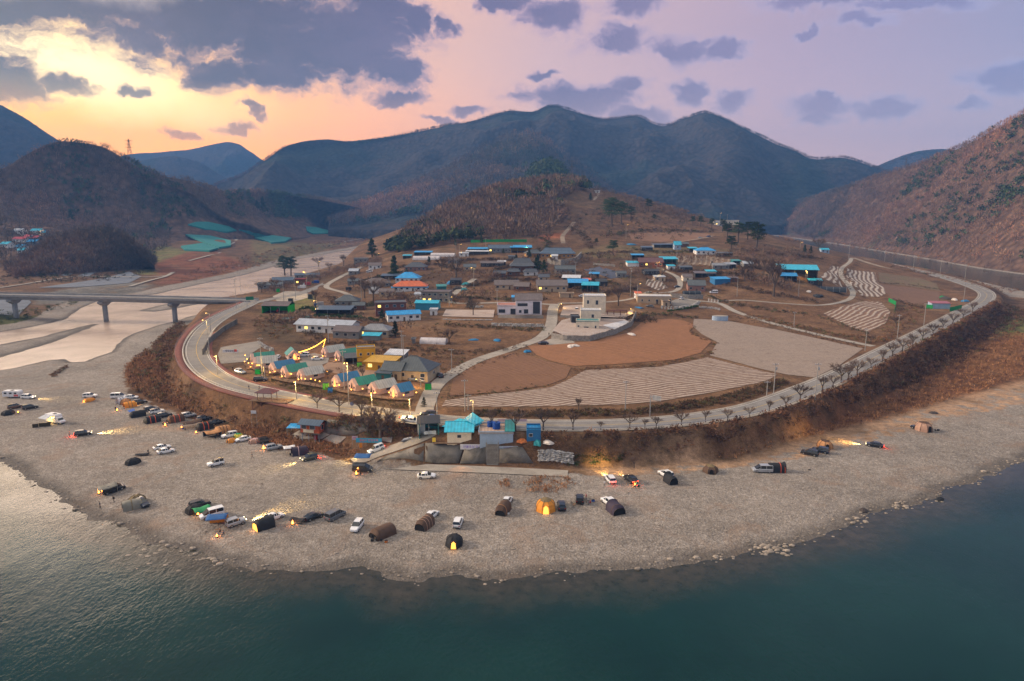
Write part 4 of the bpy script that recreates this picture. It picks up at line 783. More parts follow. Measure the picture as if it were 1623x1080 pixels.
def place(px, py):
    h = _hit(px, py)
    rz = roadz(h.x, h.y)
    return Vector((h.x, h.y, rz)) if rz is not None and abs(rz - h.z) < 1 else h

# ---------------------------------------------------------------- vehicles
GLASS = plain('dark_glass', (.015, .02, .025), .08, var=0, spec=.8); TYRE = plain('tyre_rubber', (.012, .012, .013), .85, var=.2); RIM = plain('wheel_rim', (.45, .45, .46), .35, .7, var=0); TRIM = plain('black_trim', (.02, .02, .022), .5, var=.2)
PAINT = {'white': (.72, .73, .75), 'silver': (.40, .42, .45), 'grey': (.14, .15, .165), 'black': (.014, .015, .018), 'blue': (.03, .07, .20), 'olive': (.09, .09, .06), 'brown': (.10, .06, .045), 'navy': (.015, .022, .04), 'red': (.35, .02, .02)}
def paint(c): return plain('car_paint_' + c, PAINT[c], .28, .0 if c == 'white' else .3, var=0, coat=.7, spec=.5)
HEAD = plain('headlight_glass', (.6, .62, .65), .1, var=0); TAIL = plain('tail_light', (.25, .01, .008), .3, var=0); HEADL = glow('headlight_on', (1, .8, .45), 6); TAILL = glow('tail_light_on', (1, .05, .02), 4)
CARS = {  # body stations x,hw,zb,zt ; cabin x,hwl,hwt,zl,zt
 'sedan': (4.7, [(-2.35, .72, .42, .78), (-2.25, .86, .28, .96), (-1.5, .9, .2, .98), (0, .9, .2, .94), (1.0, .9, .2, .93), (1.8, .87, .24, .84), (2.2, .8, .28, .74), (2.35, .66, .36, .62)], [(-1.95, .74, .70, .95, .97), (-1.15, .80, .60, .95, 1.38), (-.2, .82, .62, .93, 1.45), (.35, .82, .60, .92, 1.38), (1.2, .78, .74, .90, .93)]),
 'suv': (4.7, [(-2.35, .76, .45, .95), (-2.27, .9, .32, 1.05), (-1.5, .93, .25, 1.06), (0, .93, .24, 1.04), (1.05, .93, .25, 1.04), (1.75, .9, .28, .98), (2.2, .84, .3, .88), (2.35, .7, .38, .74)], [(-2.28, .82, .78, 1.03, 1.06), (-2.0, .84, .68, 1.04, 1.60), (-.8, .85, .70, 1.04, 1.68), (.25, .85, .68, 1.02, 1.64), (1.15, .80, .76, 1.0, 1.04)]),
 'van': (5.1, [(-2.55, .84, .4, 1.0), (-2.5, .95, .3, 1.12), (-1.5, .97, .25, 1.14), (0, .97, .24, 1.14), (1.3, .96, .25, 1.12), (2.1, .92, .28, .98), (2.45, .86, .3, .86), (2.55, .72, .38, .74)], [(-2.5, .90, .82, 1.1, 1.2), (-2.4, .90, .80, 1.12, 1.88), (-.8, .9, .82, 1.12, 1.95), (.7, .9, .8, 1.12, 1.9), (1.85, .84, .80, 1.02, 1.1)]),
 'jeep': (4.2, [(-2.1, .8, .48, 1.05), (-2.05, .9, .4, 1.12), (-1.2, .92, .34, 1.12), (0, .92, .32, 1.1), (.9, .9, .34, 1.1), (1.75, .88, .36, 1.06), (2.0, .84, .4, 1.0), (2.1, .74, .46, .9)], [(-2.05, .84, .80, 1.1, 1.15), (-1.98, .84, .76, 1.1, 1.70), (-.8, .85, .78, 1.1, 1.74), (.35, .84, .76, 1.1, 1.70), (.85, .82, .78, 1.08, 1.12)])}
_cc = {}
def car_mesh(kind, part, col=None):
    k = (kind, part, col)
    if k in _cc: return _cc[k]
    L, B, Cb = CARS[kind]; b = MB(); h = L / 2; sm = False
    if part == 'body':
        b.loft([[(x, -hw + .06, zb), (x, -hw, zb + .14), (x, -hw - .0, zt - .16), (x, -hw + .12, zt), (x, hw - .12, zt), (x, hw, zt - .16), (x, hw, zb + .14), (x, hw - .06, zb)] for x, hw, zb, zt in B]); m = paint(col)
        for i in (1, 2, 3):                                       # pillars
            x, hl, ht, zl, zt = Cb[i]
            for s_ in (-1, 1): b.loft([[(x - .06, s_ * (hl + .015), zl - .03), (x + .06, s_ * (hl + .015), zl - .03), (x + .06, s_ * (hl - .04), zl - .03), (x - .06, s_ * (hl - .04), zl - .03)], [(x - .05, s_ * (ht + .015), zt), (x + .05, s_ * (ht + .015), zt), (x + .05, s_ * (ht - .04), zt), (x - .05, s_ * (ht - .04), zt)]])
        for s_ in (-1, 1): b.box(Cb[3][0] + .35, s_ * (Cb[3][1] + .14), Cb[3][3] + .1, .14, .2, .12)
    elif part == 'windows': b.loft([[(x, -hl, zl), (x, -ht, zt), (x, ht, zt), (x, hl, zl)] for x, hl, ht, zl, zt in Cb]); m = GLASS
    elif part == 'roof':
        r = [(x, ht + .02, zt) for x, hl, ht, zl, zt in Cb[1:4]]; r[0] = (r[0][0] - .06, r[0][1], r[0][2]); b.loft([[(x, -w_, z), (x, -w_ + .08, z + .05), (x, w_ - .08, z + .05), (x, w_, z)] for x, w_, z in r]); m = paint(col)
        if kind in ('suv', 'jeep', 'van'):
            for s_ in (-1, 1): b.tube((Cb[1][0] + .1, s_ * (Cb[1][2] - .03), Cb[1][4] + .09), (Cb[3][0], s_ * (Cb[3][2] - .03), Cb[3][4] + .09), .025)
    elif part == 'bumper': b.box(0, 0, .45, .2, 1.5, .16); m = TRIM
    _cc[k] = b.mesh(part, m, sm); return _cc[k]
def wheel_mesh(part):
    k = ('w', part)
    if k in _cc: return _cc[k]
    b = MB()
    if part == 'tyre':
        prof = [(-.11, .30), (-.11, .335), (-.06, .35), (.06, .35), (.11, .335), (.11, .30)]
        b.loft([[(cos(2 * pi * i / 14) * r, y, sin(2 * pi * i / 14) * r) for i in range(14)] for y, r in prof]); m = TYRE
    else:
        b.tube((0, -.125, 0), (0, .125, 0), .21, n=10)
        for i in range(5): a = 2 * pi * i / 5; b.box(cos(a) * .1, 0, sin(a) * .1, .06, .27, .2)
        m = RIM
    _cc[k] = b.mesh(part, m); return _cc[k]
def lampm(k, L, x, y, z, on, sy=.34, sz=.16):
    return MB().box(0, 0, 0, .1, sy, sz)
def car(px, py, kind, col, head, label, lit=0, name='parked_car', cat='car', tail=0, group='cars parked around the village and beach', roofc=None, energy=1.0, loc=None):
    p = place(px, py) if loc is None else Vector(loc); t = thing(name, label, cat, p, R(head), group); L, B, Cb = CARS[kind]; h = L / 2
    link('body', car_mesh(kind, 'body', col), t); link('windows', car_mesh(kind, 'windows'), t); link('roof', car_mesh(kind, 'roof', roofc or col), t); 
    for x in (h - .12, -h + .1): q = link('bumper', car_mesh(kind, 'bumper'), t); q.location.x = x
    for x in (h - .92, -h + .92):
        for y in (-.84, .84):
            w_ = link('wheel', wheel_mesh('tyre'), t); w_.location = (x, y, .35); link('rim', wheel_mesh('rim'), w_)
    zt = B[-2][3] - .12; k = ('hl', kind, bool(lit))
    if k not in _cc: _cc[k] = MB().box(0, 0, 0, .1, .36, .15).mesh('headlight', HEADL if lit else HEAD)
    k2 = ('tl', kind, bool(tail))
    if k2 not in _cc: _cc[k2] = MB().box(0, 0, 0, .1, .3, .2).mesh('tail_light', TAILL if tail else TAIL)
    for s_ in (-1, 1):
        o = link('headlight', _cc[k], t); o.location = (B[-2][0] + .05, s_ * (B[-2][1] - .2), zt); o = link('tail_light', _cc[k2], t); o.location = (B[0][0] + .0, s_ * (B[1][1] - .22), B[0][3] - .12)
    if lit:
        light((h + .15, 0, .85), 6500 * energy * lit, (1, .66, .22), 'SPOT', t, .15, (R(90 - 7), 0, R(-90)), 64, 1.0)
    if tail: light((-h - .5, 0, .6), 30 * tail, (1, .05, .02), 'POINT', t, .1)
    tilt_on_ground(t) if loc is None else None
    return t
B_ = 'cars parked on the gravel beach'
def bcar(*a, **k): k.setdefault('group', B_); return car(*a, **k)
bcar(45, 632, 'suv', 'white', -4, 'white suv hitched in front of the caravan with headlights on', .6); bcar(25, 647, 'suv', 'brown', 40, 'brown suv behind the small dark dome tent at far left'); bcar(48, 648, 'suv', 'black', 42, 'black suv beside a small fire at the far left')
bcar(132, 690, 'suv', 'black', 26, 'black suv with glowing red tail lights alone on the gravel', 2.2, tail=8)
bcar(143, 630, 'suv', 'white', 12, 'white suv behind a small low orange tent'); bcar(188, 631, 'van', 'white', 10, 'white van behind a white box tent'); bcar(208, 632, 'sedan', 'white', 8, 'white car between white box tent and dark suv'); bcar(222, 640, 'suv', 'black', 40, 'black suv behind the glowing orange tents')
bcar(240, 651, 'suv', 'navy', 42, 'dark suv docked to the plain black tunnel tent'); bcar(249, 655, 'suv', 'white', 42, 'white suv wedged between two black tunnel tents', roofc='brown'); bcar(261, 661, 'suv', 'black', 42, 'black suv docked to the leftmost orange striped tunnel tent')
bcar(299, 661, 'suv', 'silver', 42, 'silver suv docked to the brown orange striped tent'); bcar(324, 666, 'suv', 'navy', 42, 'dark suv under the brown sagging tarp'); bcar(345, 672, 'suv', 'black', 42, 'black suv docked to the rightmost orange striped tunnel tent')
bcar(364, 693, 'suv', 'white', 218, 'white suv between tan tent and small orange tent'); bcar(385, 699, 'sedan', 'white', 218, 'white saloon beside the yellow green dome tent'); bcar(422, 702, 'jeep', 'black', 35, 'black off-roader beside the small beige tent'); bcar(434, 712, 'suv', 'silver', 38, 'silver suv beside a bright campfire')
bcar(342, 738, 'jeep', 'white', 220, 'boxy white off-roader with black roof alone mid beach', roofc='black'); bcar(490, 729, 'suv', 'olive', 222, 'olive grey suv with headlights and red tail lights on', .5, tail=3)
bcar(257, 712, 'sedan', 'white', 40, 'white saloon rear one of a side by side pair'); bcar(263, 718, 'sedan', 'white', 40, 'white saloon front one of a side by side pair')
bcar(181, 779, 'van', 'black', 42, 'black van under a striped awning near the water'); bcar(226, 801, 'suv', 'navy', -38, 'dark blue suv tucked behind grey tent near the water')
bcar(317, 803, 'suv', 'black', 40, 'black suv behind the green tarp tent'); bcar(336, 819, 'van', 'white', 218, 'white minivan beside the blue and yellow canopy'); bcar(374, 832, 'jeep', 'silver', 42, 'silver off-roader with headlights lighting the gravel', 2.6)
bcar(434, 823, 'sedan', 'white', 46, 'white saloon docked to black tent with lit window'); bcar(497, 822, 'sedan', 'black', 48, 'black saloon beside small black and green tarp'); bcar(532, 821, 'van', 'grey', 58, 'grey minivan between black saloon and white suv'); bcar(566, 838, 'suv', 'white', 263, 'white suv facing the river between grey minivan and dark tent')
bcar(684, 820, 'sedan', 'white', 66, 'white saloon docked to brown and beige tent'); bcar(726, 832, 'suv', 'white', 84, 'white suv parked behind the black dome with lit yellow door'); bcar(804, 797, 'sedan', 'white', 74, 'white saloon docked to brown tent left of orange dome'); bcar(890, 805, 'suv', 'navy', 90, 'dark suv right of the orange dome tent')
bcar(919, 795, 'jeep', 'black', 84, 'black off-roader with gear piled on both sides'); bcar(965, 799, 'suv', 'white', 118, 'white suv docked to the black and brown tent'); bcar(967, 763, 'suv', 'white', 100, 'white suv facing the bank with its headlights on', .8, tail=1); bcar(999, 763, 'suv', 'black', 112, 'black suv beside the lit camp table', .25, tail=1)
bcar(1055, 755, 'suv', 'white', 118, 'white suv docked to small rounded black tent', roofc='white'); bcar(1208, 748, 'van', 'silver', 178, 'silver minivan docked to black tent with orange trim'); bcar(1283, 721, 'suv', 'black', 145, 'black suv left one of two by the brush'); bcar(1300, 717, 'suv', 'navy', 145, 'dark blue suv right one of two by the brush')
bcar(1386, 708, 'sedan', 'black', 152, 'black saloon with headlights on facing the brush', 1.3, tail=1.5); bcar(1456, 681, 'suv', 'navy', 120, 'dark car poking out of the brown dome tent'); bcar(676, 757, 'sedan', 'white', 2, 'white saloon alone before the concrete path'); bcar(575, 746, 'van', 'black', 0, 'black van in front of the blue canopy')
bcar(597, 715, 'suv', 'white', 212, 'white suv driving down the concrete ramp', 1.0, tail=.5)
g_ = 'cars on the road and in the village'
for a in [(649, 669, 'sedan', 'white', 172, 'white saloon on the road near the junction', .25), (679, 661, 'suv', 'black', 178, 'black suv on the road with red tail lights', .25), (683, 669, 'sedan', 'blue', 175, 'blue car at the road edge near the junction'), (381, 592, 'suv', 'silver', -35, 'silver suv beside the road bend below the car park'),
          (413, 604, 'suv', 'black', 5, 'black suv behind the utility pole under the deck'), (441, 568, 'sedan', 'white', 100, 'white car right of the grey roofed glamping cabin'), (503, 571, 'sedan', 'white', 14, 'white saloon in the glamping yard'), (482, 565, 'suv', 'white', 172, 'white suv at the end of the string lights'),
          (655, 603, 'sedan', 'silver', 160, 'pale car beside the slate roofed beige house'), (669, 604, 'suv', 'white', 95, 'white suv rightmost beside the beige house'), (697, 598, 'suv', 'navy', 110, 'dark suv at the corner of the village lane'), (861, 546, 'sedan', 'black', 178, 'black saloon on the pale apron by the lane'),
          (923, 471, 'sedan', 'white', 8, 'white car under the blue roofed sheds'), (914, 492, 'suv', 'white', 85, 'white suv in the court of the cream villa'), (1030, 487, 'sedan', 'grey', 165, 'grey car below the beige long building'), (1080, 475, 'suv', 'white', 60, 'white suv right of the beige long building'),
          (1073, 456, 'sedan', 'navy', 30, 'dark car behind the beige long building'), (1131, 465, 'van', 'white', 175, 'white van right of the black polytunnel'), (586, 432, 'van', 'white', 5, 'white van before the small house by the river lane'), (1110, 378, 'sedan', 'silver', 10, 'silver car on the upper field track'),
          (1400, 401, 'sedan', 'white', 150, 'white car on the far river road'), (1123, 376, 'sedan', 'blue', 15, 'small blue car at the end of the upper track')]:
    car(*a, group=g_)

# ---------------------------------------------------------------- caravan and motorhome
WHT = plain('caravan_white', (.68, .68, .70), .4, var=.06, coat=.3)
def body_ring(L, W, z0, z1, ch=.35):
    prof = [(-L / 2, z0 + .15), (-L / 2 + .05, z1 - ch), (-L / 2 + ch, z1), (L / 2 - ch * 1.2, z1), (L / 2 - .02, z1 - ch * 1.4), (L / 2, z0 + .15), (L / 2 - .2, z0), (-L / 2 + .2, z0)]
    return [[(x, y, z) for x, z in prof] for y in (-W / 2, W / 2)]
t = thing('caravan', 'white touring caravan with side windows behind a white suv', 'caravan', place(21, 630), R(-2))
MB().loft(body_ring(6.2, 2.3, .5, 2.6)).build('body', WHT, t); w_ = MB()
for x in (-1.9, 0, 1.8): w_.box(x, -1.16, 1.8, .95, .05, .55)
w_.build('window', GLASS, t); MB().box(2.0, -1.18, 1.0, 1.6, .04, .7).build('red_light_patch', plain('red_light_paint', (.6, .12, .12), .5, var=0), t); MB().box(0, 0, 2.66, 1.0, .8, .12).build('roof_hatch', TRIM, t)  # thin patch coloured as red light falling on the caravan side
for y in (-1, 1): q = link('wheel', wheel_mesh('tyre'), t); q.location = (0, y, .35); link('rim', wheel_mesh('rim'), q)
MB().tube((3.1, 0, .5), (4.2, 0, .5), .06).build('drawbar', TRIM, t)
t = thing('motorhome', 'white motorhome with lit side awning and roof hatch', 'motorhome', place(86, 670), R(-22))
MB().loft(body_ring(4.9, 2.3, .55, 3.0, .3)).build('body', WHT, t); MB().loft([[(2.2, -1, .5), (2.2, 1, .5), (2.2, 1, 2.2), (2.2, -1, 2.2)], [(3.0, -1, .5), (3.0, 1, .5), (3.0, .95, 1.9), (3.0, -.95, 1.9)], [(3.5, -.95, .5), (3.5, .95, .5), (3.5, .9, 1.25), (3.5, -.9, 1.25)], [(4.3, -.85, .5), (4.3, .85, .5), (4.3, .8, 1.0), (4.3, -.8, 1.0)]]).build('cab', WHT, t)
MB().loft([[(3.02, -.88, 1.3), (3.02, .88, 1.3), (3.02, .85, 1.88), (3.02, -.85, 1.88)], [(3.54, -.86, 1.26), (3.54, .86, 1.26), (3.50, .84, 1.30), (3.50, -.84, 1.30)]]).build('windscreen', GLASS, t)
w_ = MB(); [w_.box(x, -1.17, 1.9, .9, .05, .6) for x in (-1.4, .9)]; w_.build('window', GLASS, t); MB().box(.8, 0, 3.06, .9, .9, .14).build('roof_hatch', TRIM, t)
for x in (-1.4, 3.1):
    for y in (-1, 1): q = link('wheel', wheel_mesh('tyre'), t); q.location = (x, y, .35); link('rim', wheel_mesh('rim'), q)
aw = MB().loft([[(-2.3, -1.15, 2.75), (1.4, -1.15, 2.75), (1.4, -1.15, 2.70), (-2.3, -1.15, 2.70)], [(-2.3, -3.6, 2.25), (1.4, -3.6, 2.25), (1.4, -3.6, 2.20), (-2.3, -3.6, 2.20)]]).build('awning', plain('awning_cloth', (.45, .47, .50), .8), t)
pb = MB(); [pb.tube((x, -3.55, 0), (x, -3.55, 2.2), .03) for x in (-2.2, 1.3)]; pb.build('awning_pole', RIM, t); light((0, -2.4, 1.7), 160, (1, .62, .15), 'POINT', t, .2); MB().box(1.0, -1.2, 2.0, .3, .06, .14).build('awning_lamp', glow('lamp_warm', (1, .62, .2), 25), t)
t = thing('windbreak', 'dark folding windbreak screen in front of the motorhome', 'windbreak', place(66, 677), R(25))
for k in range(3): MB().box(-1.6 + 1.6 * k, .25 * (k % 2), .6, 1.6, .05, 1.2, R(12 * (-1) ** k)).build('panel', plain('dark_canvas', (.05, .04, .02), .9), t)

# ---------------------------------------------------------------- tents
def cloth(c, nm): return plain('tent_' + nm, c, .8, var=.18, sc=1.2)
CL_ = {'black': (.018, .019, .022), 'brown': (.085, .050, .034), 'tan': (.42, .21, .09), 'orange': (.62, .24, .03), 'beige': (.36, .22, .16), 'grey': (.20, .19, .16), 'green': (.03, .24, .09), 'purple': (.04, .03, .05), 'white': (.55, .56, .60), 'yellow': (.6, .5, .06), 'khaki': (.16, .12, .06), 'blue': (.02, .09, .25), 'stripe': (.62, .10, .04), 'pink': (.50, .33, .33), 'dark': (.008, .008, .009)}
def tc(n): return cloth(CL_[n], n)
LITP = glow('lit_canvas', (1, .42, .07), .9)
def tunnel_tent(px, py, L, W, H, head, col, label, stripes=(), sc_='stripe', front='dark', lit=0, sharp=.0, grp='tents pitched on the gravel beach', end=.55, legs=False):
    L *= .9; W *= .86; H *= .9
    t = thing('tunnel_tent', label, 'tent', place(px, py), R(head), grp); n = 11; xs_ = np.linspace(-L / 2, L / 2, 7)
    def ring(x, k=1.0, out=0):
        r = []
        for i in range(n):
            a = pi * i / (n - 1); c_, s_ = cos(a), sin(a); y = W / 2 * np.sign(c_) * abs(c_) ** .75; z = H * s_ ** .75 * (1 - sharp * 0)
            r.append((x, y * (.75 + .25 * k) * (1 + out), z * k * (1 + out)))
        return r
    rings = []
    for i, x in enumerate(xs_):
        k = 1.0 if i not in (len(xs_) - 1,) else end + .35; k *= 1 - (.03 if i % 2 else 0); rings.append(ring(x, k))
    rings.insert(0, ring(-L / 2 - .55, end))
    MB().loft(rings[1:], False, False).build('fly', tc(col), t, True)
    MB().loft([rings[0], rings[1]], False, False).build('front_flap', tc(col), t, True)
    MB().add([(-L / 2 - .5, y * .92, z * .92) for x, y, z in rings[0]], [tuple(range(n))]).build('doorway', LITP if lit else tc('dark'), t)
    for s_ in stripes:
        x = -L / 2 + L * s_; MB().loft([ring(x - .09, 1, .025), ring(x + .09, 1, .025)], False, False).build('stripe', tc(sc_), t, True)
    for x in (-L / 2 - .5, L / 2):
        for y in (-1, 1): MB().tube((x, y * W * .45, H * .5), (x + (-1.1 if x < 0 else 1.1), y * W * .75, 0.02), .015, n=3).build('guy_line', TRIM, t)
    if lit: light((-L / 2 - .9, 0, 1.0), 25 * lit, (1, .5, .12), 'POINT', t, .1)
    return t
def dome_tent(px, py, rx, ry, H, head, col, label, col2=None, n=6, lit=0, doorc='dark', grp='tents pitched on the gravel beach', flat=.55, awn=None):
    rx *= .88; ry *= .88; H *= .9
    t = thing('dome_tent', label, 'tent', place(px, py), R(head), grp)
    prof = [(1, 0), (.97, .35), (.84, .68), (flat, .92), (.22, 1.0), (.0, 1.02)]
    rg = lambda k, z, o=0: [(rx * k * cos(2 * pi * (i + .5) / n) + o * cos(2 * pi * (i + .5) / n), ry * k * sin(2 * pi * (i + .5) / n), z * H) for i in range(n)]
    MB().loft([rg(k, z) for k, z in prof], False).build('fly', tc(col), t)
    ribs = MB()
    for i in range(n):
        for a in range(4):
            p, q = rg(prof[a][0] * 1.015, prof[a][1] * 1.01)[i], rg(prof[a + 1][0] * 1.015, prof[a + 1][1] * 1.01)[i]; ribs.tube(p, q, .045, n=4)
    ribs.build('pole_sleeve', tc(col2 or 'black'), t)
    if col2: MB().loft([rg(prof[3][0] * 1.02, .925), rg(.22, 1.02), rg(0.01, 1.05)], False).build('roof_panel', tc(col2), t)
    x = rx * cos(pi / n) if n == 6 else rx * .93
    # door in the side facing the heading
    MB().add([(x * 1.03, -ry * .28, .02), (x * 1.03, ry * .28, .02), (x * .96, ry * .22, H * .58), (x * .90, 0, H * .74), (x * .96, -ry * .22, H * .58)], [(0, 1, 2, 3, 4)]).build('door', LITP if lit else tc(doorc), t)
    if awn:
        MB().loft([[(x * .9, -ry * .5, H * .72), (x * .9, ry * .5, H * .72), (x * .9, ry * .5, H * .69), (x * .9, -ry * .5, H * .69)], [(x + 1.8, -ry * .5, H * .62), (x + 1.8, ry * .5, H * .62), (x + 1.8, ry * .5, H * .6), (x + 1.8, -ry * .5, H * .6)]]).build('awning', tc(awn), t)
        pl = MB(); [pl.tube((x + 1.7, s_ * ry * .45, 0), (x + 1.7, s_ * ry * .45, H * .62), .03, n=4) for s_ in (-1, 1)]; pl.build('pole', TRIM, t)
    if lit: light((x + .7, 0, .9), 22 * lit, (1, .5, .12), 'POINT', t, .1)
    return t
def tarp(px, py, L, W, H, head, col, label, sag=.5, slope=0, name='tarp_shelter', cat='tarp', walls=None, grp='tarps and canopies on the beach'):
    t = thing(name, label, cat, place(px, py), R(head), grp); b = MB(); n = 7; rings = []
    for i in range(n):
        u = i / (n - 1) - .5; rings.append([(u * L, v * W, H - sag * (4 * v * v * .5) - sag * .6 * (1 - abs(u) * 2) * .6 + slope * u + (.12 if abs(v) < .1 else 0)) for v in np.linspace(-.5, .5, 7)])
    b.loft(rings, False, False); o = b.build('canopy', tc(col), t, True); m_ = o.modifiers.new('t', 'SOLIDIFY'); m_.thickness = .03
    for x in (-.46, .46):
        for y in (-.46, .46): MB().tube((x * L, y * W, -.1), (x * L, y * W, H - sag * .45 + slope * x), .03, n=5).build('pole', RIM, t)
    if walls:
        MB().box(0, W / 2 * .96, H * .42, L * .94, .04, H * .78).build('side_wall', tc(walls), t); MB().box(L / 2 * .96, 0, H * .42, .04, W * .9, H * .78).build('end_wall', tc(walls), t)
    return t
tunnel_tent(220, 660, 4.4, 3.2, 2.2, 42, 'black', 'plain black tunnel tent leftmost of the long row', (), end=.6)
tunnel_tent(243, 669, 4.6, 3.3, 2.3, 42, 'black', 'black tunnel tent with orange stripes leftmost of three striped', (.25, .6))
tunnel_tent(280, 668, 4.8, 3.4, 2.4, 42, 'brown', 'brown tunnel tent with orange stripes beside a fire', (.3, .65))
tunnel_tent(326, 680, 4.6, 3.3, 2.4, 42, 'black', 'black tunnel tent with orange stripes nearest the tan tent', (.3, .62))
tarp(304, 677, 6, 3.6, 2.2, 42, 'brown', 'brown sagging tarp stretched behind a dark suv', .9)
tunnel_tent(354, 686, 4.2, 3.6, 2.5, 42, 'tan', 'tan tunnel tent with dark ribs beside white suv', (.2, .45, .7), 'brown'); tarp(337, 693, 4.6, 3.8, 2.1, 42, 'tan', 'tan awning tarp joined to the tan tent', .7, walls='black')
dome_tent(367, 701, 1.7, 1.5, 1.4, 230, 'orange', 'small orange tent with magenta flap between two white cars', 'tan'); dome_tent(378, 694, 1.7, 1.6, 1.5, 220, 'yellow', 'small yellow green dome tent behind white saloon', 'green', 8)
dome_tent(404, 702, 2.2, 1.6, 1.5, 220, 'beige', 'small beige pink tent left of the black off-roader', 'pink'); tunnel_tent(474, 720, 4.4, 3.6, 2.5, 205, 'purple', 'dark purple tent with pale pink side panel and white awning', (.55,), 'pink', end=.7)
tarp(459, 719, 3.2, 2.8, 2.1, 25, 'white', 'small white awning at the purple tent door', .3)
dome_tent(13, 657, 2.4, 2.0, 1.6, 250, 'black', 'small black dome tent at the far left edge'); dome_tent(141, 636, 2.6, 1.6, 1.3, 250, 'orange', 'low orange tent in front of a white suv at left', 'tan', lit=1)
tunnel_tent(192, 640, 3.0, 2.8, 2.5, 230, 'white', 'white box shaped tent in front of a white van', (.3, .6), 'grey', end=.85); tunnel_tent(205, 645, 3.8, 3.4, 2.0, 222, 'orange', 'glowing orange tunnel tent beside a blue mat', (.3, .6), 'khaki', lit=2); dome_tent(199, 640, 2.4, 2.0, 2.0, 222, 'tan', 'tan tent squeezed between the white and orange tents')
dome_tent(211, 735, 2.4, 1.8, 1.7, 240, 'black', 'small black tent alone left of the white saloon pair'); tarp(226, 722, 3.6, 1.6, .5, 15, 'black', 'flat black tarp bundle near a standing person', .2)
tunnel_tent(209, 806, 4.2, 3.4, 2.3, 215, 'grey', 'pale grey tent near the water edge with drooping skirt', (.5,), 'khaki'); dome_tent(217, 797, 2.4, 2.0, 2.1, 240, 'khaki', 'khaki tent joined behind the pale grey tent')
tarp(171, 782, 4.0, 3.4, 2.1, 42, 'grey', 'grey striped awning hanging off the black van', .5, .3)
dome_tent(310, 811, 2.6, 2.2, 1.9, 230, 'black', 'black tent half of the green and black pair'); tarp(320, 815, 3.6, 3.2, 1.7, 40, 'green', 'bright green tarp beside the black suv', .8)
tarp(345, 834, 4.2, 3.2, 2.3, 12, 'blue', 'blue canopy with yellow side walls beside white minivan', .2, walls='orange', name='canopy_tent', cat='canopy')
tunnel_tent(420, 836, 3.8, 3.4, 2.5, 44, 'black', 'black tent with glowing yellow window beside campfire', (), lit=1, end=.75); tarp(473, 828, 3.4, 2.0, 1.0, 170, 'black', 'low black tarp with lime green edge beside black saloon', .6); tunnel_tent(608, 848, 4.8, 4.0, 2.3, 48, 'brown', 'dark brown sagging tunnel tent with camp gear in front', (), end=.6)
tunnel_tent(674, 835, 4.0, 3.2, 2.5, 66, 'brown', 'brown tent with beige roof stripe behind white saloon', (.12, .4, .7), 'beige', end=.7); dome_tent(720, 863, 2.5, 2.1, 2.3, 270, 'black', 'black dome tent with glowing yellow door near the water', n=8, lit=1)
tunnel_tent(798, 811, 4.2, 3.2, 2.6, 72, 'brown', 'brown tent with tan flaps left of the orange dome', (.05,), 'tan'); dome_tent(865, 808, 3.0, 2.7, 2.9, 268, 'orange', 'orange geodesic dome tent with lit open door', 'khaki', 8, 1); tunnel_tent(975, 811, 3.4, 3.8, 2.4, 110, 'purple', 'black tent with brown front docked to white suv', (.15,), 'brown', end=.8)
tunnel_tent(1062, 765, 2.8, 2.9, 2.3, 108, 'black', 'small rounded black tent docked to a white suv', (), end=.9); dome_tent(1126, 748, 2.7, 2.3, 2.0, 262, 'brown', 'brown dome tent standing alone on the right beach', 'khaki'); tunnel_tent(1231, 747, 4.4, 3.2, 2.5, 0, 'black', 'black tent with orange trim docked to silver minivan', (.65, .92), end=.8)
dome_tent(1307, 709, 2.8, 2.4, 2.4, 265, 'tan', 'reddish brown tent with tan ribs behind two dark cars', 'brown', 8); dome_tent(1463, 682, 3.1, 2.8, 3.0, 285, 'beige', 'brown and beige dome tent farthest right on the beach', 'brown', 8)
tarp(576, 738, 4.2, 3.6, 2.9, 0, 'blue', 'bright blue canopy standing behind the black van', .3, name='canopy_tent', cat='canopy')

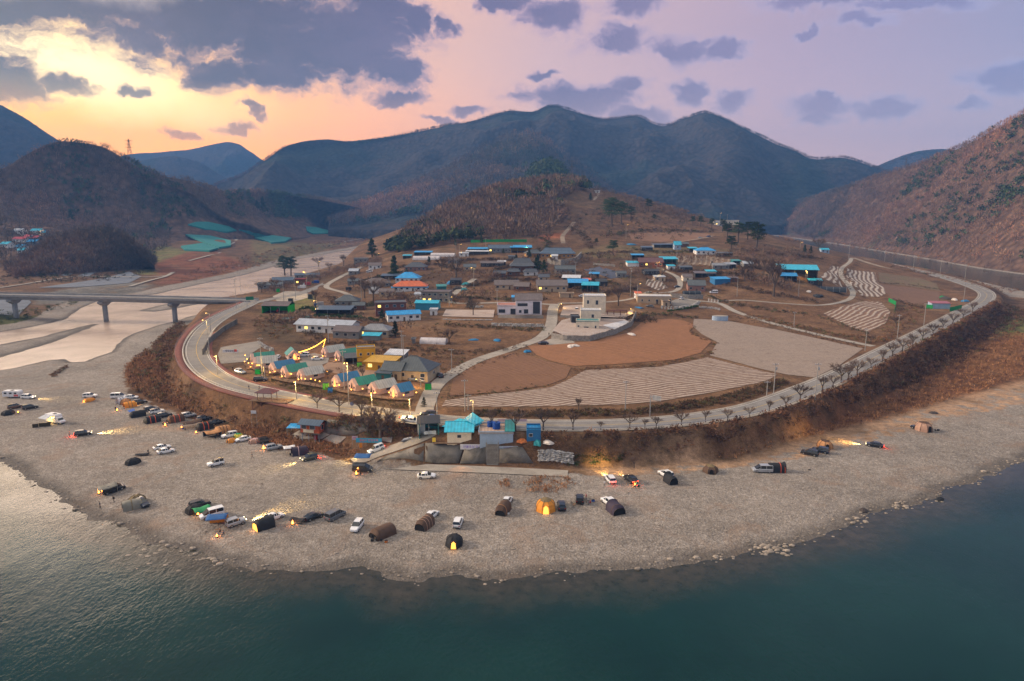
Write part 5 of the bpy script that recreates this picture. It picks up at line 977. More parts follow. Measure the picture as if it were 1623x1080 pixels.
# ---------------------------------------------------------------- people
def person_mesh(pose):
    k = ('p', pose)
    if k in _cc: return _cc[k]
    V = []; E = []; Rr = []
    def add(p, r, par=None): V.append(p); Rr.append(r); E.append((par, len(V) - 1)) if par is not None else None; return len(V) - 1
    sit = pose == 'sit'; hz = .5 if sit else .92; lean = .06
    pel = add((0, 0, hz), .135); bel = add((0, -.02, hz + .16), .125, pel); ch = add((0, -.03 - lean / 2, hz + .38), .15, bel); nk = add((0, -.03 - lean, hz + .56), .06, ch); hd = add((0, -.05 - lean, hz + .66), .085, nk); tp = add((0, -.05 - lean, hz + .80), .085, hd); add((0, -.15 - lean, hz + .69), .012, hd)
    for s_ in (-1, 1):
        sh_ = add((s_ * .19, -.03 - lean / 2, hz + .48), .07, ch)
        if pose == 'stand': el = (s_ * .25, .0, hz + .20); wr = (s_ * .26, -.12, hz - .03)
        elif sit: el = (s_ * .25, -.08, hz + .22); wr = (s_ * .17, -.32, hz + .14)
        else: el = (s_ * .26, .10 * s_, hz + .20); wr = (s_ * .25, -.12 * s_ - .08, hz + .0)
        e = add(el, .046, sh_); w2 = add(wr, .032, e); d = Vector(wr) - Vector(el); d.normalize(); pm = Vector(wr) + d * .07; pa = add(tuple(pm), .034, w2)
        side = Vector((0, 1, 0)) - d * d.y; side.normalize()
        for f in range(4):
            a = pm + side * (.028 - .018 * f) + d * .03; b_ = add(tuple(a), .010, pa); c_ = add(tuple(a + d * (.04, .045, .042, .033)[f]), .009, b_); add(tuple(a + d * .06 + Vector((-s_ * .025, 0, -.01))), .008, c_)
        th = add(tuple(Vector(wr) + d * .03 + side * .035), .011, pa); add(tuple(Vector(wr) + d * .075 + side * .055), .009, th)
        hp = add((s_ * .095, 0, hz - .08), .095, pel)
        if sit: kn = (s_ * .14, -.42, .48); an = (s_ * .15, -.40, .10)
        elif pose == 'stand': kn = (s_ * .11, -.01, .49); an = (s_ * .12, .02, .09)
        else: kn = (s_ * .10, -.16 if s_ > 0 else .04, .50); an = (s_ * .10, -.14 if s_ > 0 else .28, .10 if s_ > 0 else .16)
        kk = add(kn, .062, hp); aa = add(an, .042, kk); add((an[0], an[1] - .17, .045), .036, aa)
    me = bpy.data.meshes.new('person'); me.from_pydata(V, E, []); o = bpy.data.objects.new('tmp', me); COL.objects.link(o)
    sk = o.modifiers.new('s', 'SKIN')
    for i, r in enumerate(Rr): me.skin_vertices[0].data[i].radius = (r, r)
    me.skin_vertices[0].data[0].use_root = True; su = o.modifiers.new('u', 'SUBSURF'); su.levels = 1
    dg = bpy.context.evaluated_depsgraph_get(); me2 = bpy.data.meshes.new_from_object(o.evaluated_get(dg)); bpy.data.objects.remove(o); me2.name = 'person'
    top = hz + .57; hand_z = []
    idx = []
    for p in me2.polygons:
        c = p.center
        if c.z > top: i = 0
        elif abs(c.x) > .14 and ((pose != 'sit' and c.z < hz + .03 and c.z > hz - .25) or (sit and c.y < -.33 and c.z > .55)): i = 0
        elif c.z > hz - .02: i = 1
        elif c.z < .1: i = 3
        else: i = 2
        idx.append(i)
    me2.polygons.foreach_set('material_index', idx); me2.polygons.foreach_set('use_smooth', [True] * len(idx)); _cc[k] = (me2, hz, idx); return _cc[k]
SKIN = plain('skin', (.45, .27, .19), .6, var=0)
def person(px, py, pose, head, jacket, trousers, label, loc=None):
    me, hz, idx = person_mesh(pose); me = me.copy(); me.materials.clear()
    for m_ in (SKIN, plain('jacket_%s' % jacket, {'black': (.015, .015, .018), 'red': (.35, .03, .03), 'grey': (.12, .12, .13), 'navy': (.02, .03, .08), 'white': (.5, .5, .5), 'teal': (.03, .18, .2)}[jacket], .85), plain('trousers_%s' % trousers, {'black': (.013, .013, .015), 'blue': (.03, .05, .10), 'grey': (.10, .10, .10)}[trousers], .85), TRIM): me.materials.append(m_)
    me.polygons.foreach_set('material_index', idx)
    p = place(px, py) if loc is None else Vector(loc); o = link('person', me); o.location = p; o.rotation_euler = (0, 0, R(head) + pi / 2); tag(o, label, 'person')
    h = MB(); h.ball((0, -.085, hz + .775), .098, .112, .105, 10, 6, -.25); h.build('hair', plain('black_hair', (.012, .01, .009), .7, var=0), o, True)
    e = MB()
    for s_ in (-1, 1): e.ball((s_ * .032, -.185, hz + .735), .012, .01, .01, 6, 4)
    e.build('eyes', TRIM, o)
    return o
for a in [(110, 694, 'stand', 20, 'black', 'black', 'person in black standing behind the red lit suv'), (235, 721, 'stand', 0, 'black', 'black', 'person in black bending beside the white saloon pair'), (181, 797, 'walk', 250, 'black', 'black', 'person in black walking between the two waterside camps'), (159, 806, 'stand', 240, 'grey', 'black', 'person in grey standing nearest the left waterline'),
          (400, 727, 'walk', 200, 'black', 'black', 'person in black walking alone above the beach middle'), (958, 772, 'stand', 80, 'white', 'grey', 'person in white behind the white suv facing the bank'), (936, 800, 'sit', 180, 'red', 'blue', 'person in red crouching right of the black off-roader'), (929, 793, 'stand', 160, 'red', 'black', 'person in red at the door of the black off-roader'),
          (183, 650, 'sit', -20, 'black', 'black', 'person seated by the fire before the orange tents'), (258, 675, 'sit', 0, 'black', 'black', 'person seated left of the fire by the striped tents'), (266, 675, 'sit', 180, 'navy', 'blue', 'person seated right of the fire by the striped tents'), (350, 846, 'sit', 200, 'black', 'blue', 'person seated by the fire below the blue canopy'),
          (355, 850, 'sit', 180, 'grey', 'black', 'person in grey seated below the blue canopy'), (162, 778, 'sit', 300, 'grey', 'black', 'person seated by the fire under the van awning'), (466, 722, 'stand', 240, 'black', 'black', 'person under the small white awning'), (369, 588, 'walk', 300, 'black', 'black', 'person walking on the red pavement inside the bend'),
          (395, 619, 'stand', 230, 'black', 'blue', 'person standing at the walkway end left of pavilion'), (411, 619, 'walk', 0, 'navy', 'black', 'person walking on the road behind the pavilion'), (870, 533, 'walk', 90, 'black', 'black', 'person walking up the village lane'), (1477, 684, 'sit', 200, 'black', 'blue', 'person seated by the yellow lantern at the far right'), (1009, 771, 'sit', 180, 'teal', 'black', 'person seated at the lit camp table')]:
    person(*a)

# ---------------------------------------------------------------- camp fires and camp furniture
FLAME = glow('flame', (1, .26, .03), 9); WOODM = plain('weathered_wood', (.16, .10, .06), .9); MTL = plain('galvanised', (.35, .36, .38), .45, .6)
def fire(px, py, label, s=1.0, e=1.0):
    p = place(px, py); t = thing('campfire', label, 'campfire', p, 0, 'campfires on the beach'); b = MB(); b.loft([[(r * cos(i * pi / 4), r * sin(i * pi / 4), z) for i in range(8)] for r, z in ((.22, .0), (.36, .32), (.32, .30), (.2, .1))], True); b.build('fire_bowl', TRIM, t)
    f = MB()
    for i in range(5): a = i * 1.26; f.loft([[(cos(a) * .14 + .1 * cos(j * 1.57), sin(a) * .14 + .1 * sin(j * 1.57), .25) for j in range(4)], [(cos(a) * .06 + .09 * cos(j * 1.57), sin(a) * .06 + .09 * sin(j * 1.57), .5 * s) for j in range(4)], [(cos(a) * .02, sin(a) * .02, (.75 + .2 * (i % 2)) * s)] * 4], False)
    f.build('flame', FLAME, t); light((0, 0, .9), 60 * e, (1, .33, .07), 'POINT', t, .2)
for a in [(29, 655, 'small campfire between dark dome tent and black suv', .8, .4), (186, 652, 'campfire before the glowing orange tents'), (262, 676, 'campfire between two seated people by striped tents', 1.1, 1.2), (311, 687, 'campfire beside the rightmost striped tent', .8, .5), (157, 783, 'campfire under the black van awning', .9, .7), (314, 817, 'campfire before the green tarp', 1.1),
          (344, 852, 'campfire below the blue and yellow canopy', .8), (409, 841, 'campfire at the black tent with lit window', .9), (418, 713, 'large bright campfire beside silver suv', 1.5, 2.2), (464, 832, 'campfire beside the black and green tarp', 1.2), (565, 753, 'campfire in front of the black van and blue canopy', 1.2, 1.4), (1006, 771, 'fire on the camp table beside black suv', 1, 1.2), (288, 679, 'small campfire before the brown tarp', .7, .4)]:
    fire(*a)
def chair_table():
    t = thing('camp_table', 'x', 'camp table', (0, 0, 0)); MB().box(0, 0, .55, 1.1, .6, .04).build('table_top', WOODM, t)
    for x in (-.48, .48):
        for y in (-.25, .25): MB().tube((x, y, 0), (x, y, .53), .02, n=4).build('leg', MTL, t)
    c = thing('camp_chair', 'x', 'camp chair', (0, 0, 0)); MB().box(0, 0, .38, .5, .48, .04).build('seat', tc('black'), c); MB().box(0, .25, .65, .5, .05, .5).build('backrest', tc('black'), c)
    for x in (-.23, .23):
        for y in (-.2, .22): MB().tube((x, y, 0), (x, y, .4), .015, n=4).build('leg', MTL, c)
    return t, c
T0, C0 = chair_table(); first = [True, True]
def furn(px, py, rz, kind, label):
    k = 0 if kind == 't' else 1; src = (T0, C0)[k]; p = place(px, py); g = ('camp tables', 'camp chairs')[k]
    if first[k]: src.location = p; src.rotation_euler = (0, 0, R(rz)); src['label'] = label; src['group'] = g; first[k] = False
    else: dup(src, p, R(rz), label, g)
for a in [(299, 681, 20, 't', 'camp table beside the brown tarp'), (294, 683, 120, 'c', 'black camp chair before the brown tarp'), (598, 856, 30, 't', 'camp table in front of the dark brown tent'), (592, 854, 100, 'c', 'black camp chair left of the table by the dark brown tent'), (604, 860, 200, 'c', 'black camp chair right of the table by the dark brown tent'), (345, 843, 10, 't', 'camp table under the blue and yellow canopy'),
          (907, 800, 100, 'c', 'black camp chair left of the black off-roader'), (910, 803, 60, 't', 'camp table left of the black off-roader'), (1004, 773, 0, 't', 'long camp table with fire beside the black suv'), (1012, 774, 180, 'c', 'black camp chair beside the lit camp table'), (342, 697, 60, 'c', 'black camp chair before the tan tent'), (461, 724, 40, 'c', 'black camp chair under the small white awning'), (571, 754, 0, 'c', 'black camp chair by the fire at the black van'), (1483, 685, 90, 'c', 'camp chair by the far right dome tent')]:
    furn(*a)
def crate(px, py, c, label, s=.6, rz=20):
    t = thing('storage_box', label, 'box', place(px, py), R(rz)); MB().box(0, 0, .22, s, s * .7, .44).build('body', plain('box_' + c, {'orange': (.55, .16, .03), 'white': (.6, .6, .6), 'blue': (.03, .10, .4), 'black': (.02, .02, .02), 'red': (.5, .04, .04)}[c], .5), t); MB().box(0, 0, .46, s * 1.04, s * .75, .05).build('lid', TRIM, t)
for a in [(290, 680, 'blue', 'blue box by the brown tarp'), (612, 860, 'orange', 'orange box in front of the dark brown tent'), (590, 858, 'black', 'black box at the dark brown tent'), (727, 866, 'red', 'red box beside the lit black dome'), (805, 815, 'white', 'white box beside the brown tent with tan flaps'), (940, 795, 'blue', 'blue box right of the black off-roader'), (933, 797, 'white', 'white box by the person in red'), (197, 650, 'white', 'white box on the blue mat'), (372, 704, 'white', 'white box by the small orange tent'), (1487, 683, 'black', 'black box by the far right tent'), (265, 668, 'red', 'red cool box beside the leftmost striped tent'), (500, 792, 'white', 'white box lying near the dark gravel')][:11]:
    crate(*a)
sheet('ground_mat', [(202, 651), (212, 648), (214, 651), (205, 654)], plain('blue_mat', (.05, .12, .4), .8), .06, 1, kind='thing'); COL.objects[-1]
for o in [o for o in COL.objects if o.name.startswith('ground_mat')]: tag(o, 'blue ground mat before the orange tunnel tent', 'mat')
# ---------------------------------------------------------------- buildings
def roofmat(name, c, rib=.35, metal=0, rough=.5):
    k = 'roof_' + name
    if k in MATS: return MATS[k]
    m, n, b = newmat(k); P = n.a('ShaderNodeTexCoord').outputs['Object']; wv = n.a('ShaderNodeTexWave', {'Vector': P, 'Scale': rib, 'Distortion': .3}, wave_type='BANDS', bands_direction='X').outputs['Fac']
    col = n.mix(n.mr(n.noise(.5, 5, .65, P), .3, .7), tuple(x * .72 for x in c), tuple(min(1, x * 1.2) for x in c)); col = n.mix(n.m('MULTIPLY', wv, .22), col, (.02, .02, .02, 1)); setc(n, b, col)
    b.inputs['Roughness'].default_value = rough; b.inputs['Metallic'].default_value = metal; bump(n, b, wv, .4, .05); return m
RC = {'blue': (.01, .30, .66), 'turq': (.02, .42, .60), 'teal': (.02, .22, .22), 'green': (.01, .22, .16), 'navy': (.045, .085, .14), 'tile': (.045, .055, .075), 'slate': (.06, .075, .085), 'grey': (.20, .21, .23), 'lgrey': (.36, .40, .46), 'brown': (.12, .09, .085), 'maroon': (.10, .03, .035), 'orange': (.60, .12, .03), 'white': (.58, .60, .64), 'yellow': (.55, .32, .03), 'red': (.40, .03, .05), 'cabinblue': (.01, .15, .33), 'canvas': (.42, .41, .38), 'pinkred': (.35, .10, .12), 'black': (.02, .022, .026), 'terra': (.42, .16, .09), 'beige': (.42, .30, .22)}
WC = {'white': (.70, .69, .68), 'cream': (.70, .61, .48), 'beige': (.46, .35, .24), 'brick': (.15, .055, .045), 'pink': (.30, .16, .13), 'grey': (.20, .195, .19), 'blue': (.03, .15, .33), 'lblue': (.32, .42, .55), 'yellow': (.55, .30, .02), 'green': (.01, .40, .05), 'wood': (.15, .07, .045), 'ochre': (.40, .22, .08), 'dark': (.04, .04, .045), 'orange': (.42, .09, .03), 'lilac': (.70, .65, .69), 'canvas': (.52, .36, .31), 'teal': (.03, .16, .18), 'turq': (.04, .25, .38)}
def rm(c): return roofmat(c, RC[c], rough=.45)
def wm(c): return plain('wall_' + c, WC[c], .85, var=.14, sc=.6)
WIN = plain('window_pane', (.03, .04, .055), .12, var=0, spec=.8); FRM = plain('window_frame', (.55, .56, .58), .5, var=0); WLIT = glow('lit_window', (1, .66, .14), 1.3); DOOR = plain('door_leaf', (.10, .07, .05), .6)
GH = 'houses and sheds of the village'
def windows(t, w, d, h, spec):
    """spec entries: (face, u, z, ww, wh, lit) u along the face from its middle"""
    for face, u, z, ww, wh, lit in spec:
        o = bpy.data.objects.new('window', MB().box(0, 0, 0, ww + .16, .09, wh + .16).mesh('window', FRM)); COL.objects.link(o); o.parent = t
        g = MB().box(0, -.03, 0, ww, .09, wh).build('pane', WLIT if lit else WIN, o)
        if face == 'f': o.location = (u, -d / 2 - .02, z)
        elif face == 'r': o.location = (w / 2 + .02, u, z); o.rotation_euler.z = pi / 2
        elif face == 'l': o.location = (-w / 2 - .02, u, z); o.rotation_euler.z = -pi / 2
def roof_mesh(kind, w, d, h, rh, ov):
    b = MB(); W_, D_ = w / 2 + ov, d / 2 + ov; th = .14
    if kind == 'gable':
        pr = [(-D_, h - .12), (0, h + rh), (D_, h - .12), (D_, h - .12 + th), (0, h + rh + th * 1.2), (-D_, h - .12 + th)]
        b.loft([[(x, y, z) for y, z in pr] for x in (-W_, W_)])
    elif kind == 'shed':
        pr = [(-D_, h + .02), (D_, h + rh), (D_, h + rh + th), (-D_, h + th + .02)]; b.loft([[(x, y, z) for y, z in pr] for x in (-W_, W_)])
    elif kind in ('hip', 'tile'):
        k = max(W_ - D_ * (.95 if kind == 'hip' else .55), .2); c_ = .0 if kind == 'hip' else .28
        lo = [(-W_, -D_, h - .1 + c_), (0, -D_, h - .1), (W_, -D_, h - .1 + c_), (W_, 0, h - .1), (W_, D_, h - .1 + c_), (0, D_, h - .1), (-W_, D_, h - .1 + c_), (-W_, 0, h - .1)]
        md = [(x * (.62 if abs(x) > 1e-6 else 1), y * .5, h + rh * .42) for x, y, z in lo] if kind == 'tile' else None
        up = [(x / W_ * k, (y / D_) * .12, h + rh) for x, y, z in lo]
        if md: md = [((k + (W_ - k) * .5) * (1 if x > 0 else -1 if x < 0 else 0), y, z) for x, y, z in md]
        lo2 = [(x, y, z + th) for x, y, z in lo]; b.loft([lo, lo2] + ([md] if md else []) + [up])
    elif kind == 'flat':
        b.box(0, 0, h + .12, w + ov * 2, d + ov * 2, .24)
    return b
def house(px, py, wpx, d, h, yaw, roof, rh, wallc, roofc, label, name='house', cat='house', wins=None, door=True, ov=.45, lit=(), storeys=1, group=GH, openfront=False, sink=1.6, frontc=None, ridge=True, wm_=None, loc=None):
    d *= 1.25; rh *= 1.5; h *= 1.15
    p = place(px, py) if loc is None else Vector(loc); t_ = p.y * cos(PITCH) - (p.z - HC) * sin(PITCH); w = wm_ or wpx / (F / t_) / max(cos(R(yaw)), .55) * 1.06
    yr = R(yaw); c = Vector((p.x - sin(yr) * d / 2, p.y + cos(yr) * d / 2, p.z)); t = thing(name, label, cat, c, yr, group); wl = wm(wallc)
    b = MB()
    if openfront:
        b.box(0, d / 2 - .1, (h - sink) / 2, w, .2, h + sink); b.box(-w / 2 + .1, 0, (h - sink) / 2, .2, d, h + sink); b.box(w / 2 - .1, 0, (h - sink) / 2, .2, d, h + sink); b.build('wall', wl, t)
        for x in ((-w / 6, w / 6) if w > 7 else (0,)): MB().tube((x, -d / 2 + .1, -.5), (x, -d / 2 + .1, h), .09, n=6).build('post', MTL, t)
    else:
        b.box(0, 0, (h - sink) / 2, w, d, h + sink)
        if roof == 'gable': b.loft([[(x, -d / 2, h), (x, 0, h + rh - .02), (x, d / 2, h)] for x in (-w / 2, w / 2)])
        if roof == 'shed': b.loft([[(x, -d / 2, h), (x, d / 2, h + rh - .02), (x, d / 2, h)] for x in (-w / 2, w / 2)])
        b.build('wall', wl, t)
    r = roof_mesh(roof, w, d, h, rh, ov).build('roof', rm(roofc), t)
    if roof in ('gable', 'hip', 'tile') and ridge:
        k = w / 2 + ov if roof == 'gable' else max(w / 2 + ov - (d / 2 + ov) * (.95 if roof == 'hip' else .55), .3); MB().box(0, 0, h + rh + .14, 2 * k + .1, .3, .16).build('ridge_cap', rm('tile' if roof == 'tile' else roofc), r)
    if roof == 'flat':
        for y in (-1, 1): MB().box(0, y * (d / 2 + ov - .08), h + .42, w + 2 * ov, .14, .36).build('parapet', wl, r)
        for x in (-1, 1): MB().box(x * (w / 2 + ov - .08), 0, h + .421, .14, d + 2 * ov - .3, .36).build('parapet', wl, r)
    if wins is None and not openfront:
        wins = []; n = max(1, int(w / 3.2)); hs = h / storeys; k = 0
        for s_ in range(storeys):
            for i in range(n):
                u = (i - (n - 1) / 2) * w / n
                if s_ == 0 and door and i == n // 2: continue
                wins.append(('f', u, s_ * hs + hs * .58, 1.5 if hs > 2.4 else 1.0, min(1.2, hs * .4), k in lit)); k += 1
            wins += [('r', 0, s_ * hs + hs * .58, 1.3, 1.0, 0), ('l', 0, s_ * hs + hs * .58, 1.3, 1.0, 0)]
    windows(t, w, d, h, wins or [])
    if door and not openfront:
        n = max(1, int(w / 3.2)); u = (n // 2 - (n - 1) / 2) * w / n; dd = MB().box(u, -d / 2 - .03, 1.0, 1.0, .08, 2.0).build('door', DOOR, t); MB().box(u + .35, -d / 2 - .1, 1.0, .08, .06, .14).build('handle', MTL, dd)
    return t, w
def text_part(parent, s, loc, size, col, rot=(pi / 2, 0, 0), name='lettering', em=0):
    cu = bpy.data.curves.new('lettering', 'FONT'); cu.body = s; cu.size = size; cu.align_x = 'CENTER'; cu.align_y = 'CENTER'; cu.extrude = .02; cu.resolution_u = 2
    cu.materials.append(plain('ink_%d%d%d' % tuple(int(c * 99) for c in col), col, .6, var=0)); o = bpy.data.objects.new(name, cu); COL.objects.link(o); o.parent = parent; o.location = loc; o.rotation_euler = rot
    me = bpy.data.meshes.new_from_object(o.evaluated_get(bpy.context.evaluated_depsgraph_get())); bpy.data.objects.remove(o); o = link(name, me, parent); o.location = loc; o.rotation_euler = rot; return o
H = house
STN = None
t, w = H(512, 528, 86, 8, 3.2, -14, 'gable', 1.2, 'white', 'lgrey', 'long restaurant with pale corrugated roof and red sign', lit=(1,), ov=1.0)
q = MB().box(-w / 2 + 4.4, -4.1, 1.6, 5.2, .12, 1.5).build('sign_board', plain('red_sign', (.38, .03, .04), .6), t); text_part(q, '시골밥상', (-w / 2 + 4.4, -4.18, 1.6), 1.15, (.7, .7, .68))
H(548, 537, 40, 7, 2.8, -10, 'gable', 1.2, 'grey', 'brown', 'low grey shed with dark roof right of the long restaurant', door=False); H(592, 535, 46, 7, 2.8, -8, 'hip', 1.5, 'beige', 'grey', 'grey hip roofed shed behind the small turquoise roof', lit=(0,))
H(588, 540, 25, 3, 1.8, -6, 'shed', .5, 'grey', 'turq', 'small bright turquoise lean-to roof in the earth yard', name='shed', cat='shed', door=False, wins=[])
H(641, 509, 47, 6, 2.9, 18, 'gable', 1.0, 'white', 'blue', 'long white shed with sky blue roof before the brick house')
H(620, 501, 44, 9, 5.8, 12, 'flat', 0, 'brick', 'slate', 'two storey red brick house with white windows', storeys=2, lit=(3,))
H(676, 492, 34, 6, 3.4, -6, 'gable', .7, 'turq', 'turq', 'bright blue walled shed with turquoise roof', name='shed', cat='shed', door=False, wins=[]); H(690, 480, 42, 8, 5.2, -5, 'flat', 0, 'grey', 'brown', 'two storey grey house behind the blue walled shed', storeys=2, lit=(0, 1))
t, w = H(650, 462, 50, 8, 2.8, 3, 'hip', 2.0, 'white', 'orange', 'white house with orange roof edged in blue'); MB().loft([[(-w / 2 - 1.2, -5.4, 2.3), (w / 2 + 1.0, -5.4, 2.3), (w / 2 + 1.0, -4.2, 3.0), (-w / 2 - 1.2, -4.2, 3.0)], [(-w / 2 - 1.2, -5.4, 2.42), (w / 2 + 1.0, -5.4, 2.42), (w / 2 + 1.0, -4.2, 3.12), (-w / 2 - 1.2, -4.2, 3.12)]]).build('awning', rm('blue'), t)
H(645, 448, 35, 9, 2.6, -4, 'hip', 2.4, 'white', 'blue', 'house with tall sky blue hip roof behind orange roof'); H(597, 456, 38, 9, 2.8, 8, 'hip', 1.8, 'grey', 'brown', 'house with grey brown hip roof left of the blue ones', lit=(0,)); H(622, 444, 34, 6, 2.4, 0, 'shed', .6, 'dark', 'navy', 'dark low shed with navy roof behind the grey brown house', name='shed', cat='shed', openfront=True)
H(528, 500, 52, 6, 2.5, -3, 'shed', .8, 'dark', 'navy', 'open stall with long navy awning roof above the hedge', openfront=True, name='stall', cat='stall'); H(549, 485, 34, 8, 2.4, 4, 'hip', 2.0, 'grey', 'slate', 'old house with dark slate hip roof behind navy stall')
t, w = H(436, 497, 40, 8, 3.6, -4, 'gable', 1.1, 'green', 'pinkred' if 0 else 'brown', 'open garage with vivid green walls by the road', name='garage', cat='garage', openfront=True, door=False); GP = t.location.copy()
H(448, 452, 30, 8, 3.0, 10, 'gable', 1.3, 'grey', 'navy', 'riverside eatery with navy roof beside bare trees', lit=(0,)); H(428, 458, 34, 7, 2.5, 12, 'gable', 1.0, 'grey', 'slate', 'low grey roofed eatery at the bridge end'); H(476, 453, 16, 5, 4.0, 8, 'flat', 0, 'wood', 'red', 'red walled stall with lit front by the road', name='stall', cat='stall', lit=(0, 1))
H(487, 442, 34, 5, 2.6, 14, 'gable', .8, 'grey', 'navy', 'long dark blue roofed shed along the river lane', name='shed', cat='shed', door=False); H(594, 427, 18, 6, 2.8, 5, 'gable', 1.2, 'white', 'brown', 'small white house beside the river lane'); H(572, 421, 20, 7, 5.0, 5, 'flat', 0, 'grey', 'grey', 'pale two storey house among riverside trees', storeys=2)
H(658, 430, 32, 8, 2.6, -3, 'hip', 2.2, 'pink', 'tile', 'dark roofed cottage with turquoise door', lit=()); H(670, 405, 26, 6, 2.2, -3, 'shed', .5, 'grey', 'blue', 'blue roofed shed behind the white polytunnels', name='shed', cat='shed', openfront=True); H(645, 410, 12, 4, 2, 0, 'shed', .4, 'grey', 'turq', 'tiny turquoise roof left of the white polytunnels', name='shed', cat='shed', openfront=True)
H(757, 401, 30, 7, 2.8, -3, 'shed', .6, 'white', 'blue', 'leftmost hilltop shed with blue roof and white awning', name='shed', cat='shed', openfront=True); H(756, 404, 34, 4, 2.3, -6, 'shed', .4, 'grey', 'white', 'long pale awning leaning on the leftmost hilltop shed', name='shed', cat='shed', openfront=True)
H(793, 401, 35, 9, 3.2, 0, 'gable', 1.8, 'grey', 'navy', 'hilltop house with navy roof and lit left window', lit=(0,), ov=.7); H(826, 401, 32, 8, 3.8, 2, 'shed', 1.0, 'yellow', 'blue', 'hilltop garage with blue roof and yellow front', name='garage', cat='garage', openfront=True)
H(884, 410, 50, 11, 3.2, -3, 'tile', 3.0, 'ochre', 'navy', 'large traditional house with blue tiled roof on stone terrace', lit=(2,), ov=1.2); H(848, 408, 20, 7, 2.6, 20, 'tile', 2.0, 'ochre', 'slate', 'small tiled annexe left of the large traditional house', ov=.9); H(879, 412, 9, 2, 2.6, 0, 'gable', .8, 'white', 'white', 'white porch box before the large traditional house', name='porch', cat='porch', wins=[])
H(828, 432, 33, 10, 3.8, 0, 'tile', 3.6, 'wood', 'tile', 'tall dark tiled shrine hall among evergreens', ov=1.4); H(814, 438, 18, 4, 2.6, 0, 'tile', 1.5, 'wood', 'tile', 'tiled gatehouse left in front of the shrine hall', ov=.8); H(842, 437, 20, 4, 2.2, 8, 'tile', 1.4, 'white', 'tile', 'low tiled wall house right of the shrine hall', ov=.7)
H(780, 423, 34, 6, 2.3, 0, 'gable', .9, 'dark', 'brown', 'low dark shed with two white roof patches', name='shed', cat='shed'); H(795, 422, 12, 4, 2.7, 0, 'shed', .5, 'dark', 'white', 'white lean-to roof at the right of the low dark shed', name='shed', cat='shed', openfront=True)
H(803, 459, 36, 8, 2.5, 0, 'gable', 1.7, 'beige', 'brown', 'long grey brown farmhouse left of the court'); H(826, 461, 22, 6, 2.3, -12, 'gable', 1.5, 'wood', 'brown', 'small brown farm annexe beside the long farmhouse'); H(896, 434, 30, 7, 2.6, 0, 'gable', 1.6, 'grey', 'slate', 'grey roofed cottage under the stone terrace')
H(875, 463, 44, 9, 3.4, 0, 'gable', 2.0, 'beige', 'brown', 'brown roofed house with bright lit left window', lit=(0,), ov=.8); H(916, 458, 30, 9, 3.2, -4, 'shed', 1.0, 'grey', 'blue', 'blue roofed shed attached right of brown roofed house', name='shed', cat='shed', openfront=True); H(905, 451, 26, 7, 3.6, -8, 'shed', .8, 'grey', 'white', 'white roofed shed behind the blue roofed shed', name='shed', cat='shed', openfront=True)
H(935, 463, 24, 9, 3.6, -10, 'gable', 1.0, 'teal', 'turq', 'turquoise roofed open barn at the lane bend', name='barn', cat='barn', openfront=True); H(898, 472, 20, 3, 2.0, 0, 'flat', 0, 'beige', 'beige', 'low beige wall building before the brown roofed house', wins=[], name='outbuilding', cat='outbuilding'); H(941, 441, 14, 5, 2.4, -10, 'shed', .5, 'dark', 'blue', 'small blue roof behind the turquoise barn', name='shed', cat='shed', openfront=True)
